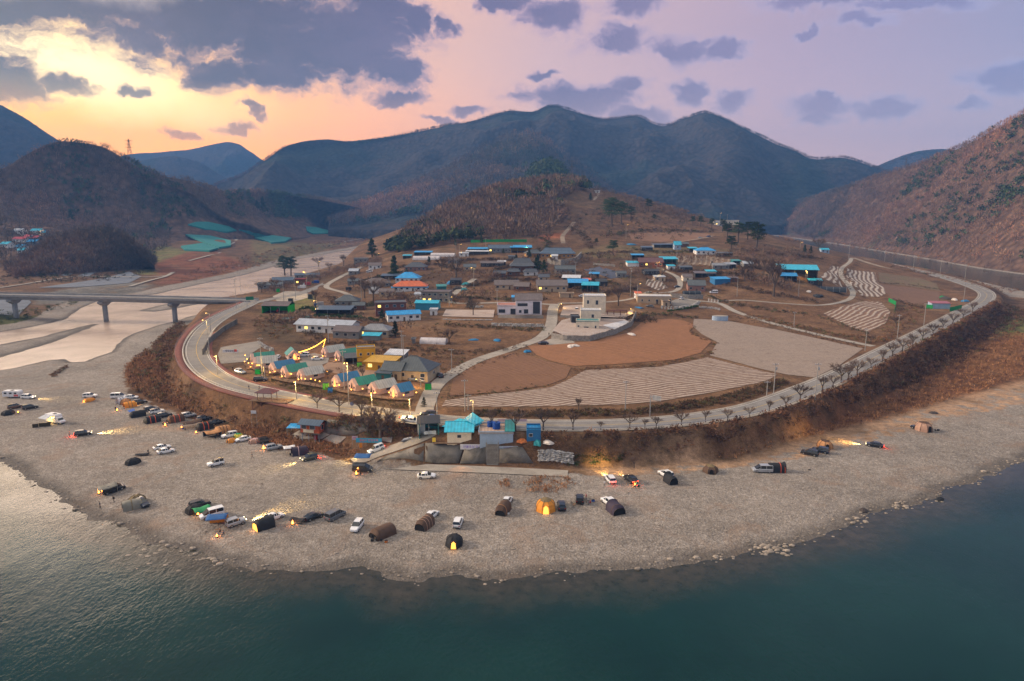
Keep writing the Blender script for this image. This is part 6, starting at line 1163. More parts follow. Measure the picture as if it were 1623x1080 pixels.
# outbuildings between the houses
for a in [(560, 452, 16, 6, 2.4, 6, 'gable', 1.0, 'grey', 'slate', 'small slate shed left of the grey brown roofed house'), (612, 470, 22, 6, 2.5, -5, 'gable', 1.1, 'beige', 'brown', 'low brown roofed cottage above the red brick house'), (664, 474, 14, 5, 2.3, 0, 'shed', .5, 'white', 'lgrey', 'small pale roof between orange roof and grey house'), (700, 462, 14, 5, 2.6, 8, 'shed', .5, 'teal', 'teal', 'teal shed beside the blue tarp heap'), (592, 466, 14, 5, 2.3, 0, 'gable', .9, 'white', 'grey', 'little white hut between bare trees by the brown roof'), (568, 492, 18, 5, 2.3, 4, 'gable', 1.0, 'wood', 'slate', 'brown hut right of the navy stall'), (606, 490, 12, 4, 2.4, 10, 'shed', .5, 'lblue', 'turq', 'tiny turquoise porch left of the red brick house'),
          (687, 500, 10, 4, 2.4, 0, 'flat', 0, 'white', 'white', 'white box hut at the orange lamp corner'), (560, 436, 14, 6, 2.6, 0, 'gable', 1.1, 'grey', 'lgrey', 'pale roofed hut in the riverside garden'), (722, 452, 16, 6, 2.6, 0, 'shed', .6, 'dark', 'black', 'black netted shed behind the blue tarps'), (745, 430, 18, 7, 2.6, 5, 'gable', 1.2, 'beige', 'slate', 'slate roofed hut below the low dark shed'), (718, 418, 16, 6, 2.4, 0, 'gable', 1.0, 'grey', 'brown', 'brown hut above the blue tarps'), (792, 440, 18, 6, 2.4, 0, 'gable', 1.1, 'wood', 'tile', 'tiled hut left below the shrine gatehouse'), (862, 446, 16, 6, 2.4, 0, 'gable', 1.1, 'beige', 'tile', 'tiled hut right below the shrine evergreens'),
          (848, 476, 16, 4, 2.2, 0, 'shed', .4, 'lgrey' if 0 else 'grey', 'lgrey', 'pale greenhouse roof behind the modern gabled house'), (822, 478, 20, 4, 2.0, 0, 'shed', .4, 'grey', 'blue', 'low blue roof behind the terracotta terrace wing'), (930, 452, 12, 5, 2.8, -6, 'shed', .5, 'wood', 'orange', 'small rust red roof beside the white roofed shed'), (954, 454, 16, 6, 2.6, 10, 'gable', 1.0, 'dark', 'black', 'black roof right of the turquoise barn'), (985, 440, 14, 5, 2.4, 0, 'gable', 1.0, 'grey', 'slate', 'slate hut at the edge of the dark covered field'), (1012, 474, 9, 4, 2.8, 0, 'shed', .4, 'white', 'orange', 'orange roofed kiosk at the left of the beige building'),
          (1046, 446, 16, 5, 2.4, 0, 'shed', .5, 'beige', 'lgrey', 'pale shed beside the pale row field'), (1088, 430, 18, 5, 2.3, 0, 'shed', .5, 'dark', 'slate', 'slate roofed pen below the upright rows'), (1128, 437, 14, 5, 2.4, 0, 'shed', .5, 'grey', 'turq', 'turquoise roofed pen above the bright blue shed'), (1163, 447, 14, 5, 2.2, 6, 'shed', .4, 'wood', 'brown', 'brown shed right of the bright blue shed'), (1186, 424, 14, 6, 2.4, 0, 'gable', 1.0, 'grey', 'lgrey', 'pale hut among the terrace bare trees'), (1084, 392, 14, 5, 2.4, 0, 'gable', 1.0, 'wood', 'slate', 'slate hut right of the narrow tower shed'), (1026, 398, 16, 6, 2.4, 0, 'shed', .5, 'dark', 'navy', 'navy shed at the foot of the brown upper field'), (1292, 452, 18, 6, 2.6, -16, 'shed', .5, 'dark', 'turq', 'small turquoise roof right under the big barn'),
          (1056, 492 - 6, 10, 4, 2.4, 0, 'flat', 0, 'beige', 'brown', 'little brown hut in the yard of the beige building'), (735, 407, 14, 5, 2.3, 0, 'shed', .4, 'white', 'lgrey', 'pale lean-to left of the hilltop awning'), (812, 412, 12, 4, 2.2, 0, 'shed', .4, 'grey', 'slate', 'slate lean-to below the hilltop house')]:
    H(*a[:10], a[10], name='outbuilding', cat='outbuilding', ov=.35)
# modern houses
t, w = H(838, 499, 39, 10, 6.6, 0, 'gable', 1.8, 'lilac', 'brown', 'modern white gabled house with tall dark window', name='modern_house', wins=[('f', -3.2, 5.2, 5.2, 1.5, 0), ('f', -4.4, 1.7, 1.3, 1.4, 0), ('f', -1.4, 1.7, 2.2, 2.2, 0), ('f', 4.0, 3.6, 3.6, 6.2, 0)], door=False, ov=.5)
q = MB().box(-1.8, -5.0 + .02, .75, .9, .9, .7).build('air_conditioner', MTL, t)
H(804, 499, 29, 8, 3.9, 0, 'flat', 0, 'lilac', 'terra', 'flat roofed wing with terracotta terrace left of the modern gable', name='modern_house', wins=[('f', -2.8, 1.9, 3.4, 1.8, 0), ('f', 3.0, 1.7, 2.6, 2.8, 0)], door=False, ov=.15)
H(942, 499, 33, 8, 8.2, -4, 'flat', 0, 'cream', 'white', 'tallest cream block of the stepped modern villa', name='modern_house', wins=[('f', -3.4, 6.6, 1.0, 1.8, 0), ('f', 1.2, 6.4, 1.3, 2.2, 0)], door=False, ov=.1)
H(936, 512, 30, 6, 5.2, -4, 'flat', 0, 'cream', 'white', 'middle cream block of the stepped villa with pale roof', name='modern_house', wins=[('f', 1.0, 3.4, 1.2, 1.6, 0), ('r', 0, 3.2, 1.6, 2.2, 0)], door=False, ov=.1); H(931, 524, 34, 5, 3.6, -6, 'flat', 0, 'cream', 'teal', 'lowest cream block of the stepped villa with teal roof deck', name='modern_house', wins=[('f', -4.2, 2.0, .7, .7, 0), ('f', -.6, 1.5, 2.2, .6, 0), ('f', 3.8, 1.6, .7, 1.4, 0)], door=False, ov=.1)
H(912, 516, 12, 5, 3.4, 0, 'flat', 0, 'dark', 'slate', 'dark cube annexe left of the stepped cream villa', name='modern_house', wins=[], door=False, ov=.1)
H(1037, 482, 50, 8, 3.6, -6, 'flat', 0, 'beige', 'white', 'long beige single storey building with white flat roof', wins=[('f', -7, 2, .7, 1.2, 0), ('f', -3, 2, .7, 1.0, 0), ('f', 1.5, 2, 1.2, 1.2, 0), ('f', 8, 1.6, 2.8, 2.6, 0)], ov=.2)
H(1104, 463, 25, 8, 3.6, -8, 'gable', 2.0, 'pink', 'slate', 'pink brick house with slate gable above black polytunnel', lit=()); H(1032, 424, 35, 8, 3.2, 0, 'gable', 2.0, 'brick', 'maroon', 'maroon roofed farmhouse with green door', lit=(1,), ov=.7); H(1061, 420, 24, 7, 3.6, 0, 'shed', .9, 'teal', 'turq', 'turquoise roofed shed right of the maroon farmhouse', name='shed', cat='shed', openfront=True)
H(1006, 423, 22, 6, 2.4, 0, 'shed', .6, 'white', 'turq', 'white hut with turquoise roof left of maroon farmhouse', name='shed', cat='shed', wins=[], door=False); H(1064, 428, 11, 4, 2.4, 0, 'shed', .4, 'white', 'turq', 'small turquoise roofed hut below the maroon farmhouse', name='shed', cat='shed'); H(1011, 412, 18, 5, 3.0, 0, 'shed', .5, 'dark', 'blue', 'blue roof peeping behind the maroon farmhouse', name='shed', cat='shed', openfront=True)
H(1119, 404, 29, 8, 2.9, 0, 'hip', 1.5, 'white', 'blue', 'white bungalow with sky blue roof on the slope'); H(1099, 400, 12, 6, 2.7, 0, 'shed', .5, 'dark', 'turq', 'dark blue annexe left of the white bungalow', name='shed', cat='shed', openfront=True); H(1074, 396, 10, 4, 3.4, 0, 'gable', 2.0, 'lblue', 'turq', 'narrow turquoise tower shed up the slope', name='shed', cat='shed', door=False); H(1052, 393, 30, 5, 2.2, 8, 'shed', .5, 'grey', 'navy', 'long blue grey shed left of the tower shed', name='shed', cat='shed', openfront=True)
H(1148, 407, 24, 5, 2.2, -6, 'shed', .5, 'dark', 'slate', 'long black shed right of the white bungalow', name='shed', cat='shed', openfront=True); H(1143, 427, 24, 6, 2.4, -5, 'gable', .9, 'grey', 'grey', 'grey barn roof below the row field', name='barn', cat='barn'); H(1159, 426, 14, 5, 2.6, 0, 'shed', .6, 'grey', 'lgrey', 'pale lean-to right of the grey barn', name='shed', cat='shed', openfront=True); H(1168, 420, 12, 5, 2.4, 0, 'shed', .5, 'teal', 'teal', 'teal netted shed behind the pale lean-to', name='shed', cat='shed', openfront=True)
H(1145, 451, 24, 6, 3.0, 10, 'shed', .6, 'blue', 'blue', 'bright blue shed in the brown terraces', name='shed', cat='shed', wins=[], door=False); H(1034, 436, 22, 5, 2.3, 15, 'gable', .8, 'dark', 'black', 'black roofed shed below the maroon farmhouse', name='shed', cat='shed', door=False); H(1090, 446, 14, 5, 2.6, 0, 'gable', 1.2, 'cream', 'brown', 'little cream hut above the pink brick house'); H(1118, 440, 30, 6, 2.4, -3, 'shed', .6, 'dark', 'brown', 'long brown roofed cowshed above the blue shed', name='shed', cat='shed', openfront=True)
H(1268, 441, 46, 11, 5.0, -16, 'shed', 1.6, 'dark', 'turq', 'big open barn with bright blue roof and orange lamp', name='barn', cat='barn', openfront=True, ov=1); H(1250, 446, 22, 8, 3.0, -16, 'shed', .9, 'dark', 'blue', 'lower blue roofed shed left of the big barn', name='shed', cat='shed', openfront=True); H(1240, 428, 10, 5, 2.6, 0, 'shed', .5, 'grey', 'turq', 'small turquoise shed at the left of the big barn', name='shed', cat='shed')
H(1491, 490, 25, 5, 2.9, -10, 'shed', .4, 'lblue', 'pinkred', 'pale shed with red roof inside the road bend', name='shed', cat='shed', wins=[], door=False); H(947, 306, 7, 5, 2.4, 0, 'flat', 0, 'white', 'white', 'tiny white hut near the hill top', name='hut', cat='hut', wins=[]); H(1308, 401, 12, 6, 2.6, 0, 'gable', .8, 'lblue', 'turq', 'small turquoise hut at the far river road', name='hut', cat='hut')
H(1158, 356, 24, 8, 4.0, 0, 'flat', 0, 'cream', 'white', 'pale building on the ridge left of the pines', cat='building', name='building'); H(1139, 358, 12, 7, 3.2, 0, 'gable', 1.4, 'white', 'grey', 'small white house on the ridge under a lamp', lit=(0,))
H(655, 562 - 17, 4, 2, 1.6, 0, 'flat', 0, 'grey', 'grey', 'tiny grey pump box left of the white polytunnel', name='pump_box', cat='box', wins=[], door=False)
# hamlet across the river and a far house
for px, py, w_, rc, wc, lb in [(30, 382, 17, 'red', 'white', 'red roofed house leftmost in the far hamlet'), (42, 378, 9, 'red', 'white', 'small red roof middle of the far hamlet'), (53, 380, 12, 'red', 'grey', 'red roofed shed right in the far hamlet'), (56, 368, 15, 'turq', 'white', 'white house with turquoise roof highest in the hamlet'), (27, 368, 14, 'lgrey', 'white', 'pale roofed house upper left in the hamlet'), (50, 386, 14, 'blue', 'grey', 'blue roof below the red roofs of the hamlet'), (31, 394, 11, 'blue', 'white', 'blue roofed hut lower in the hamlet'), (6, 390, 14, 'turq', 'white', 'turquoise roofed house at the left picture edge'), (33, 400, 9, 'turq', 'white', 'lowest turquoise roof of the far hamlet'), (68, 371, 8, 'blue', 'grey', 'tiny blue roof beside the hamlet lamp')]:
    H(px, py + 2, w_, 8, 3.0, rng.uniform(-12, 12), 'gable', 1.6, wc, rc, lb, sink=4, group='houses of the hamlet across the river')
H(636, 350, 18, 9, 4, 0, 'gable', 1.6, 'white', 'grey', 'white far house in the valley beyond the river', sink=5); H(652, 352, 10, 8, 3, 0, 'gable', 1.4, 'white', 'teal', 'greenish far house in the valley beyond the river', sink=5)
# shops on the bank
t, w = H(728, 703, 36, 6, 3.0, 0, 'gable', 1.0, 'cream', 'turq', 'cream riverside shop with large turquoise roofs', name='shop', cat='shop', wins=[('f', 0, 2.0, 1.0, .8, 0)], door=False, ov=.8, sink=3)
MB().loft([[(-4.9, -1.2, 3.9), (2.2, -3.6, 3.7), (6.2, .2, 4.5), (-.5, 3.6, 4.7)], [(-4.9, -1.2, 4.04), (2.2, -3.6, 3.84), (6.2, .2, 4.64), (-.5, 3.6, 4.84)]]).build('upper_roof', rm('turq'), t); MB().loft([[(1.0, 0, 5.6), (4.2, -1.6, 4.5), (6.6, 1.2, 4.8), (3.2, 4.6, 6.2)], [(1.0, 0, 5.7), (4.2, -1.6, 4.6), (6.6, 1.2, 4.9), (3.2, 4.6, 6.3)]]).build('roof_panel', rm('lgrey' if 0 else 'turq'), t)
for x in (-4, -2, 0, 2, 4): MB().tube((x, -3.6, -3.4), (x, -3.6, .1), .1, n=6).build('stilt', MTL, t)
MB().box(-1, -3.3, .06, 12, 1.8, .14).build('deck', WOODM, t)
t, w = H(786, 706, 48, 6, 3.0, 0, 'flat', 0, 'lblue', 'beige', 'rest house with pink parapet and blue water tanks on top', name='rest_house', cat='building', wins=[('f', -4.6, 1.9, .1, .1, 0)][:0], door=False, ov=.35, sink=2)
q = MB().box(0, -3.42, 3.35, w + .9, .12, .8).build('fascia', plain('pink_fascia', (.48, .34, .40), .7), t); text_part(q, '황새마을 휴게소', (.2, -3.5, 3.35), .62, (.05, .04, .09)); MB().box(.2, -3.03, 1.1, 1.0, .1, 2.2).build('door', plain('dark_door', (.01, .01, .012), .6), t); MB().box(-.8, -3.04, 1.1, .8, .1, 2.1).build('shutter', plain('grey_door', (.25, .26, .27), .6), t)
for px, py, s, lb in ((775, 677, 1.25, 'blue water tank left on the rest house roof'), (786, 680, 1.5, 'dark blue water tank right on the rest house roof')):
    q = t.location; x = q.x + (-1.6 if s < 1.4 else .1); y = q.y + (1.2 if s < 1.4 else -.6); tk = thing('water_tank', lb, 'water tank', (x, y, q.z + 3.24), 0, 'tanks on the rest house'); MB().tube((0, 0, 0), (0, 0, 1.5 * s), .72 * s, n=14).build('tank_body', plain('tank_blue', (.01, .06, .28) if 1 else 0, .45, var=.1), tk); MB().tube((0, 0, 1.5 * s), (0, 0, 1.5 * s + .15), .3, n=10).build('lid', TRIM, tk)
    for zz in (.4, .9, 1.3): MB().tube((0, 0, zz * s), (0, 0, zz * s + .06), .745 * s, n=14, cap=False).build('rib', MATS['tank_blue'], tk)
H(808, 702, 10, 5, 2.8, 0, 'shed', .7, 'lblue', 'teal', 'teal roofed lean-to right of the rest house', name='shed', cat='shed', wins=[], door=False)
t, w = H(846, 699, 21, 3, 2.7, 0, 'flat', 0, 'blue', 'blue', 'bright blue container hut with small window', name='container_hut', cat='hut', wins=[('f', -.8, 1.6, .9, .8, 0)], door=False, ov=.02)
t, w = H(680, 693, 29, 3.2, 3.4, 8, 'shed', .6, 'teal', 'black', 'teal fronted stall with black curved roof by the ramp', name='stall', cat='stall', openfront=True, ov=.5); MB().box(.3, -1.4, 1.1, w * .62, .1, 1.0).build('counter_panel', plain('white_panel', (.5, .55, .58), .6), t); H(668, 690, 11, 3, 3.0, 5, 'flat', 0, 'white', 'white', 'white board shed left of the teal stall', name='shed', cat='shed', wins=[], door=False)
# lookout cabin on stilts
p = place(497, 697); t = thing('lookout_cabin', 'orange lookout cabin on grey stilts with slate roof', 'cabin', p, R(-14)); MB().box(0, 0, 3.9, 6.0, 3.6, 2.5).build('wall', wm('orange'), t); MB().add([(x, y, z) for x, y, z in []], []); roof_mesh('gable', 6.0, 3.6, 5.15, .9, .7).build('roof', rm('navy'), t)
MB().box(0, 0, 2.55, 6.4, 4.0, .2).build('floor_deck', WOODM, t); windows(t, 6, 3.6, 5, [('f', -1.9, 4.3, 1.5, 1.0, 0), ('f', .9, 4.3, 1.6, 1.0, 0), ('r', 0, 4.1, 1.2, 1.3, 0)]); MB().box(-.4, -1.88, 3.15, 3.4, .06, .9).build('banner', plain('cream_banner', (.6, .55, .4), .7), t)
for x in (-2.7, -.6, 1.4, 2.7):
    for y in (-1.5, 1.5): MB().tube((x, y, -.6), (x, y, 2.5), .1, n=6).build('stilt', plain('steel_blue', (.20, .24, .30), .5), t)
MB().box(1.0, -.4, .9, .7, .7, 1.3).build('life_vest_rack', plain('red_gear', (.5, .05, .03), .7), t)
st = MB(); [st.box(2.4 + .3 * k, 2.2 + .35 * k, 2.4 - .25 * k * 0 + .28 * k, 1.4, .35, .08) for k in range(8)]; st.build('stair', MTL, t)
p = place(473, 690); t = thing('lean_to_canopy', 'flat bright blue canopy left of the lookout cabin', 'canopy', p, R(-8)); MB().loft([[(-3, -1.6, 2.5), (3, -1.6, 2.7), (3, 1.6, 3.2), (-3, 1.6, 3.0)], [(-3, -1.6, 2.58), (3, -1.6, 2.78), (3, 1.6, 3.28), (-3, 1.6, 3.08)]]).build('roof', rm('blue'), t)
for x in (-2.8, 2.8):
    for y in (-1.4, 1.4): MB().tube((x, y, -.5), (x, y, 2.75 + y * .15), .05, n=5).build('post', MTL, t)
# long stair to the beach
p = atz(780.5, 736, .8); q = HH(np.array([atz(780, 708, 6)[0]]), np.array([atz(780, 708, 6)[1]]))[0]; top = atz(780, 707.5, 6.0); n = 16; b = MB(); Lh = hypot(top[0] - p[0], top[1] - p[1])
t = thing('stone_stair', 'long concrete stair from beach path up to rest house', 'stairs', (p[0], p[1], p[2]), 0)
for k in range(n): b.box(0, Lh * (k + .5) / n, (5.4 * (k + 1) / n) / 2 - .6, 2.9, Lh / n + .0, 5.4 * (k + 1) / n + 1.2)
b.build('steps', plain('stair_concrete', (.30, .28, .25), .9), t)
for k in range(n): MB().box(0, Lh * k / n + .01, 5.4 * (k + 1) / n - .02, 2.7, .05, .10).build('step_edge', TRIM, t)  # dark strip along each step edge, sets the steps apart
for s_ in (-1, 1): MB().loft([[(s_ * 1.6 - .15, 0, -.6), (s_ * 1.6 + .15, 0, -.6), (s_ * 1.6 + .15, 0, .5), (s_ * 1.6 - .15, 0, .5)], [(s_ * 1.6 - .15, Lh, 4.6), (s_ * 1.6 + .15, Lh, 4.6), (s_ * 1.6 + .15, Lh, 5.9), (s_ * 1.6 - .15, Lh, 5.9)]]).build('side_wall', M_WALL, t)
for s_ in (-1, 1):
    r = MB().tube((s_ * 1.6, 0, 1.4), (s_ * 1.6, Lh, 6.8), .04).build('handrail', MTL, t)
    for k in range(6): MB().tube((s_ * 1.6, Lh * k / 5, .4 + 5.4 * k / 5), (s_ * 1.6, Lh * k / 5, 1.4 + 5.4 * k / 5), .03).build('post', MTL, r)

# ---------------------------------------------------------------- glamping cabins
def glamp(px, py, rc, yaw, label, lit=0, L=8.4, side=1):
    p = place(px, py); yr = R(yaw); W_ = 4.4; h = 2.1; rh = 1.9; dx = Vector((cos(yr), sin(yr), 0)); c = p + dx * (L / 2)
    t = thing('glamping_cabin', label, 'cabin', c, yr, 'glamping cabins with roof covers'); D2 = W_ / 2
    b = MB(); b.loft([[(x, -D2, -.8), (x, D2, -.8), (x, D2, h), (x, 0, h + rh), (x, -D2, h)] for x in (-L / 2, L / 2)]); b.build('wall', wm('canvas'), t)
    O = D2 + .45; dz = rh / D2 * .45; xs = -L / 2 + 1.1
    b = MB(); b.loft([[(x, -O, h - dz + .12), (x, 0, h + rh + .14), (x, O, h - dz + .12), (x, O, h - dz + .2), (x, 0, h + rh + .24), (x, -O, h - dz + .2)] for x in (xs, L / 2 + .3)]); b.build('roof', rm(rc), t)
    f = MB(); X = -L / 2 - .04                                     # tent door: dark opening under a pointed arch with flaps tied back
    o = MB().add([(X, -.75, .05), (X, .75, .05), (X, .5, 1.5), (X, 0, 2.7), (X, -.5, 1.5)], [(4, 3, 2, 1, 0)]).build('doorway', glow('cabin_glow', (1, .28, .06), 1.8) if lit else tc('dark'), t)
    for s_ in (-1, 1):
        MB().loft([[(X, 0, 3.1), (X - .04, 0, 3.1), (X - .04, 0, 2.9)], [(X - .12, s_ * .45, 1.9), (X - .18, s_ * .62, 1.9), (X - .12, s_ * .62, 1.7)], [(X - .05, s_ * .75, .05), (X - .12, s_ * 1.0, .05), (X - .05, s_ * 1.05, .05)]]).build('door_flap', wm('canvas'), t)
        MB().box(X - .02, s_ * 1.45, 1.25, .05, .6, .6).build('window', WIN, t)
        w2 = MB(); w2.box(L * .1, s_ * (D2 + .02), 1.3, 1.6, .05, .7); w2.build('window', WIN, t)
    MB().box(-L / 2 - 1.3, 0, .1, 2.4, W_ + .6, .2).build('deck', WOODM, t)
    ln = MB(); ln.ball((0, 0, 0), .17, .17, .22, 8, 5)
    o = ln.build('lantern', glow('lantern_glow', (1, .40, .06), 5), t); o.location = (X - 1.0, -1.4, .75)
    light((X - 1.2, -.9, 1.2), 26 if not lit else 50, (1, .40, .12), 'POINT', t, .15)
    return t
for a in [(398, 577, 'green', 26, 'green roofed cabin at the left end above the red pavement'), (402, 583, 'canvas', 22, 'grey roofed cabin in front of the leftmost green one'), (430, 592, 'cabinblue', 41, 'blue roofed cabin left of a green one in middle row'), (449, 598, 'green', 41, 'green roofed cabin between blue and grey ones in middle row'), (475, 603, 'canvas', 41, 'grey roofed cabin at the right of the middle row'),
          (513, 566, 'canvas', 41, 'grey roofed cabin highest at the string light pole'), (534, 572, 'green', 41, 'green roofed cabin left of the yellow two storey hut'), (531, 613, 'cabinblue', 43, 'blue roofed cabin left end of the right row', 1), (558, 619, 'green', 43, 'green roofed cabin second in the right row'), (589, 625, 'canvas', 43, 'grey roofed cabin third in the right row', 0), (624, 630, 'cabinblue', 43, 'blue roofed cabin at the right end with glowing door', 1, 6.2), (467, 571, 'teal', 118, 'teal roofed cabin turned aside with orange glowing door', 1, 6.4)]:
    glamp(*a)
LP = [(a, b) for a, b in [(389, 569), (392, 575), (388, 579), (400, 582), (408, 585), (436, 595), (462, 599), (478, 606), (484, 607), (493, 607), (500, 609), (507, 611), (538, 617), (575, 623), (595, 629), (617, 629), (640, 633), (660, 629), (519, 595), (538, 567)]]
for i, (a, b) in enumerate(LP):
    p = place(a, b); t = thing('deck_lantern', 'small glowing lantern on a post along the glamping deck, %s from the left' % ('first second third fourth fifth sixth seventh eighth ninth tenth eleventh twelfth thirteenth fourteenth fifteenth sixteenth seventeenth eighteenth nineteenth twentieth'.split()[sorted(range(len(LP)), key=lambda k: LP[k][0]).index(i)]), 'lantern', p, 0, 'lanterns along the glamping deck'); MB().tube((0, 0, -.3), (0, 0, 1.25), .035, n=5).build('post', TRIM, t); MB().ball((0, 0, 1.42), .17, .17, .19, 8, 5).build('lamp_glass', MATS['lantern_glow'], t); MB().box(0, 0, 1.62, .3, .3, .05).build('cap', TRIM, t)
    if i % 3 == 0: light((0, -.4, 1.6), 26, (1, .5, .13), 'POINT', t, .15)
def deck(pts, h0, label):
    P = np.array([list(place(*p)) for p in pts]); C = arr_line(smooth_line(P, 4), 26); C[:, 2] = np.max(C[:, 2]) * .4 + C[:, 2] * .6 + .5; t = thing('boardwalk', label, 'boardwalk', tuple(C[0])); C = C - C[0]
    ribbon('deck_boards', C, 1.4, 3.0, WOODM, .06, .18, None, t); T = np.gradient(C[:, :2], axis=0); T /= np.linalg.norm(T, axis=1)[:, None]; N = np.stack([-T[:, 1], T[:, 0]], 1)
    r1 = MB(); last = None
    for i, c in enumerate(C):
        q = (c[0] + N[i, 0] * -.05, c[1] + N[i, 1] * -.05)
        MB().tube((q[0], q[1], c[2] - 2.2), (q[0], q[1], c[2] + 1.0), .06, n=5).build('post', plain('rail_brown', (.12, .055, .045), .7), t)
        if last is not None: r1.tube((*last[:2], last[2] + 1.0), (*q, c[2] + 1.0), .045, n=4)
        last = (*q, c[2])
    r1.build('handrail', MATS['rail_brown'], t)
deck([(388, 580), (404, 589), (420, 594), (433, 596)], 0, 'short brown boardwalk before the leftmost cabins'); deck([(428, 601), (450, 607), (480, 612), (515, 618), (545, 625), (580, 631), (615, 636), (652, 638)], 0, 'long brown boardwalk with railing below the glamping cabins')
H(581, 577, 26, 4, 5.2, 14, 'flat', 0, 'yellow', 'grey', 'bright yellow two storey hut in the glamping yard', name='container_hut', cat='hut', wins=[('f', -2, 3.8, .8, .9, 0), ('f', .8, 3.8, .8, .9, 0), ('f', 2.4, 3.8, .6, .8, 0)], ov=.05)
H(601, 588, 42, 6, 2.8, -12, 'shed', .5, 'yellow', 'yellow', 'cafe with wide yellow flat roof beside the beige house', name='cafe', cat='cafe', lit=(0,), ov=.7); H(625, 575, 28, 5, 2.6, -10, 'shed', .6, 'grey', 'white', 'shed with pale grey roof behind the yellow roof', name='shed', cat='shed'); H(560, 578, 22, 5, 2.2, 14, 'shed', .4, 'dark', 'slate', 'low dark awning left of the yellow hut', name='shed', cat='shed', openfront=True)
H(646, 603, 62, 10, 3.0, -14, 'hip', 2.6, 'beige', 'slate', 'beige house with large slate hip roof in the glamping yard', lit=()); H(620, 602, 30, 6, 2.8, -14, 'gable', 1.6, 'beige', 'slate', 'gabled front wing of the beige slate roofed house'); H(607, 604, 22, 3, 2.3, -14, 'shed', .4, 'teal', 'slate', 'glazed veranda at the left of the beige house', name='veranda', cat='veranda')
# string lights
p0, p1 = place(517, 562), place(474, 563); A_ = Vector((p0.x, p0.y, p0.z + 6.2)); B2 = Vector((p1.x, p1.y, p1.z + 1.2)); C2 = Vector((p0.x - .8, p0.y - 2.5, p0.z + 2.4)); t = thing('string_lights', 'string of warm bulbs rising to a pole above the yard', 'string lights', tuple(p0)); BULB = glow('bulb_glow', (1, .42, .05), 7)
MB().tube((0, 0, -.4), (0, 0, 6.4), .08, .05, 6).build('pole', WOODM, t); c = MB(); pr = None
for k in range(31):
    u = k / 30; v = A_.lerp(B2, u) - Vector((0, 0, 4 * u * (1 - u) * .8)) - p0
    if pr is not None: c.tube(pr, v, .02, n=3)
    pr = v; o = MB().ball((0, 0, 0), .13, .13, .15, 6, 4); o = o.build('bulb', BULB, t); o.location = v
for k in range(1, 8):
    v = A_.lerp(C2, k / 7) - p0; o = MB().ball((0, 0, 0), .13, .13, .15, 6, 4).build('bulb', BULB, t); o.location = v
c.tube(A_ - p0, C2 - p0, .02, n=3); c.build('cable', TRIM, t); light(A_.lerp(B2, .5), 90, (1, .5, .12), 'POINT', None, .3)
# polytunnels
PLAST = plain('plastic_sheet', (.50, .47, .48), .35, var=.18, sc=.7); BPLAST = plain('black_net', (.02, .026, .034), .6, var=.2)
def tunnel(px, py, wpx, r, yaw, mat, label, zs=.9):
    p = place(px, py); t_ = p.y; L = wpx / (F / t_) / max(cos(R(yaw)), .5); t = thing('polytunnel', label, 'greenhouse', p + Vector((0, r * .6, 0)), R(yaw), 'polytunnels'); n = 10; ring = lambda x, k=1: [(x, r * k * cos(pi * i / (n - 1)), -.3 + (r * zs + .3) * k * sin(pi * i / (n - 1)) ** .8) for i in range(n)]
    MB().loft([ring(x) for x in np.linspace(-L / 2, L / 2, 9)], True, False).build('cover', mat, t, True); 
    for x in (-L / 2, L / 2): MB().add(ring(x), [tuple(range(n))]).build('end_wall', mat, t)
    for i, x in enumerate(np.linspace(-L / 2, L / 2, max(4, int(L / 3)))): MB().loft([ring(x - .05, 1.015), ring(x + .05, 1.015)], False, False).build('hoop', MTL, t)
tunnel(687, 545, 42, 2.6, -8, PLAST, 'white plastic polytunnel in the earth yard'); tunnel(676, 412, 42, 3.2, -6, PLAST, 'front white polytunnel of the pair under the hill'); tunnel(702, 407, 38, 3.2, -6, PLAST, 'rear white polytunnel of the pair under the hill'); tunnel(1097, 467, 27, 2.4, 0, BPLAST, 'black polytunnel below the pink brick house'); tunnel(1317, 462, 44, 3.2, -22, BPLAST, 'long black polytunnel right of the big blue barn'); tunnel(657, 412, 6, 2, 0, PLAST, 'short white tunnel end beside the tiny turquoise roof')
# shade nets over the far fields
NET = plain('turquoise_net', (.015, .17, .17), .85, var=.2, sc=.3)
for q, lb in (([(298, 358), (312, 354), (330, 354), (363, 361), (375, 367), (358, 370), (325, 365)], 'upper turquoise shade net across the river'), ([(294, 374), (334, 376), (366, 384), (366, 392), (347, 395), (318, 384)], 'middle turquoise shade net across the river'), ([(287, 393), (321, 388), (346, 396), (332, 400), (293, 398)], 'lowest turquoise shade net across the river'), ([(379, 366), (400, 369), (432, 375), (462, 379), (452, 385), (430, 387), (404, 379)], 'long right turquoise shade net across the river'), ([(485, 361), (500, 362), (537, 371), (496, 372), (487, 368)], 'farthest turquoise shade net by the track')):
    W_ = [hit(*p) for p in q]; c = sum((Vector(v) for v in W_), Vector()) / len(W_); t = thing('shade_net', lb, 'shade net', tuple(c), 0, 'turquoise shade nets across the river')
    B = [(v.x - c.x, v.y - c.y, v.z - c.z + 2.6) for v in W_]; b = MB(); n = len(B); b.add(B + [(x, y, z - .12) for x, y, z in B] + [(x * 1.01, y * 1.01, z - 2.2) for x, y, z in B], [tuple(range(n))] + [(i, (i + 1) % n, n + (i + 1) % n, n + i) for i in range(n)] + [(n + i, n + (i + 1) % n, 2 * n + (i + 1) % n, 2 * n + i) for i in range(n)]); b.build('netting', NET, t)
    for x, y, z in B: MB().tube((x * .98, y * .98, z - 4), (x * .98, y * .98, z), .08, n=4).build('post', MTL, t)
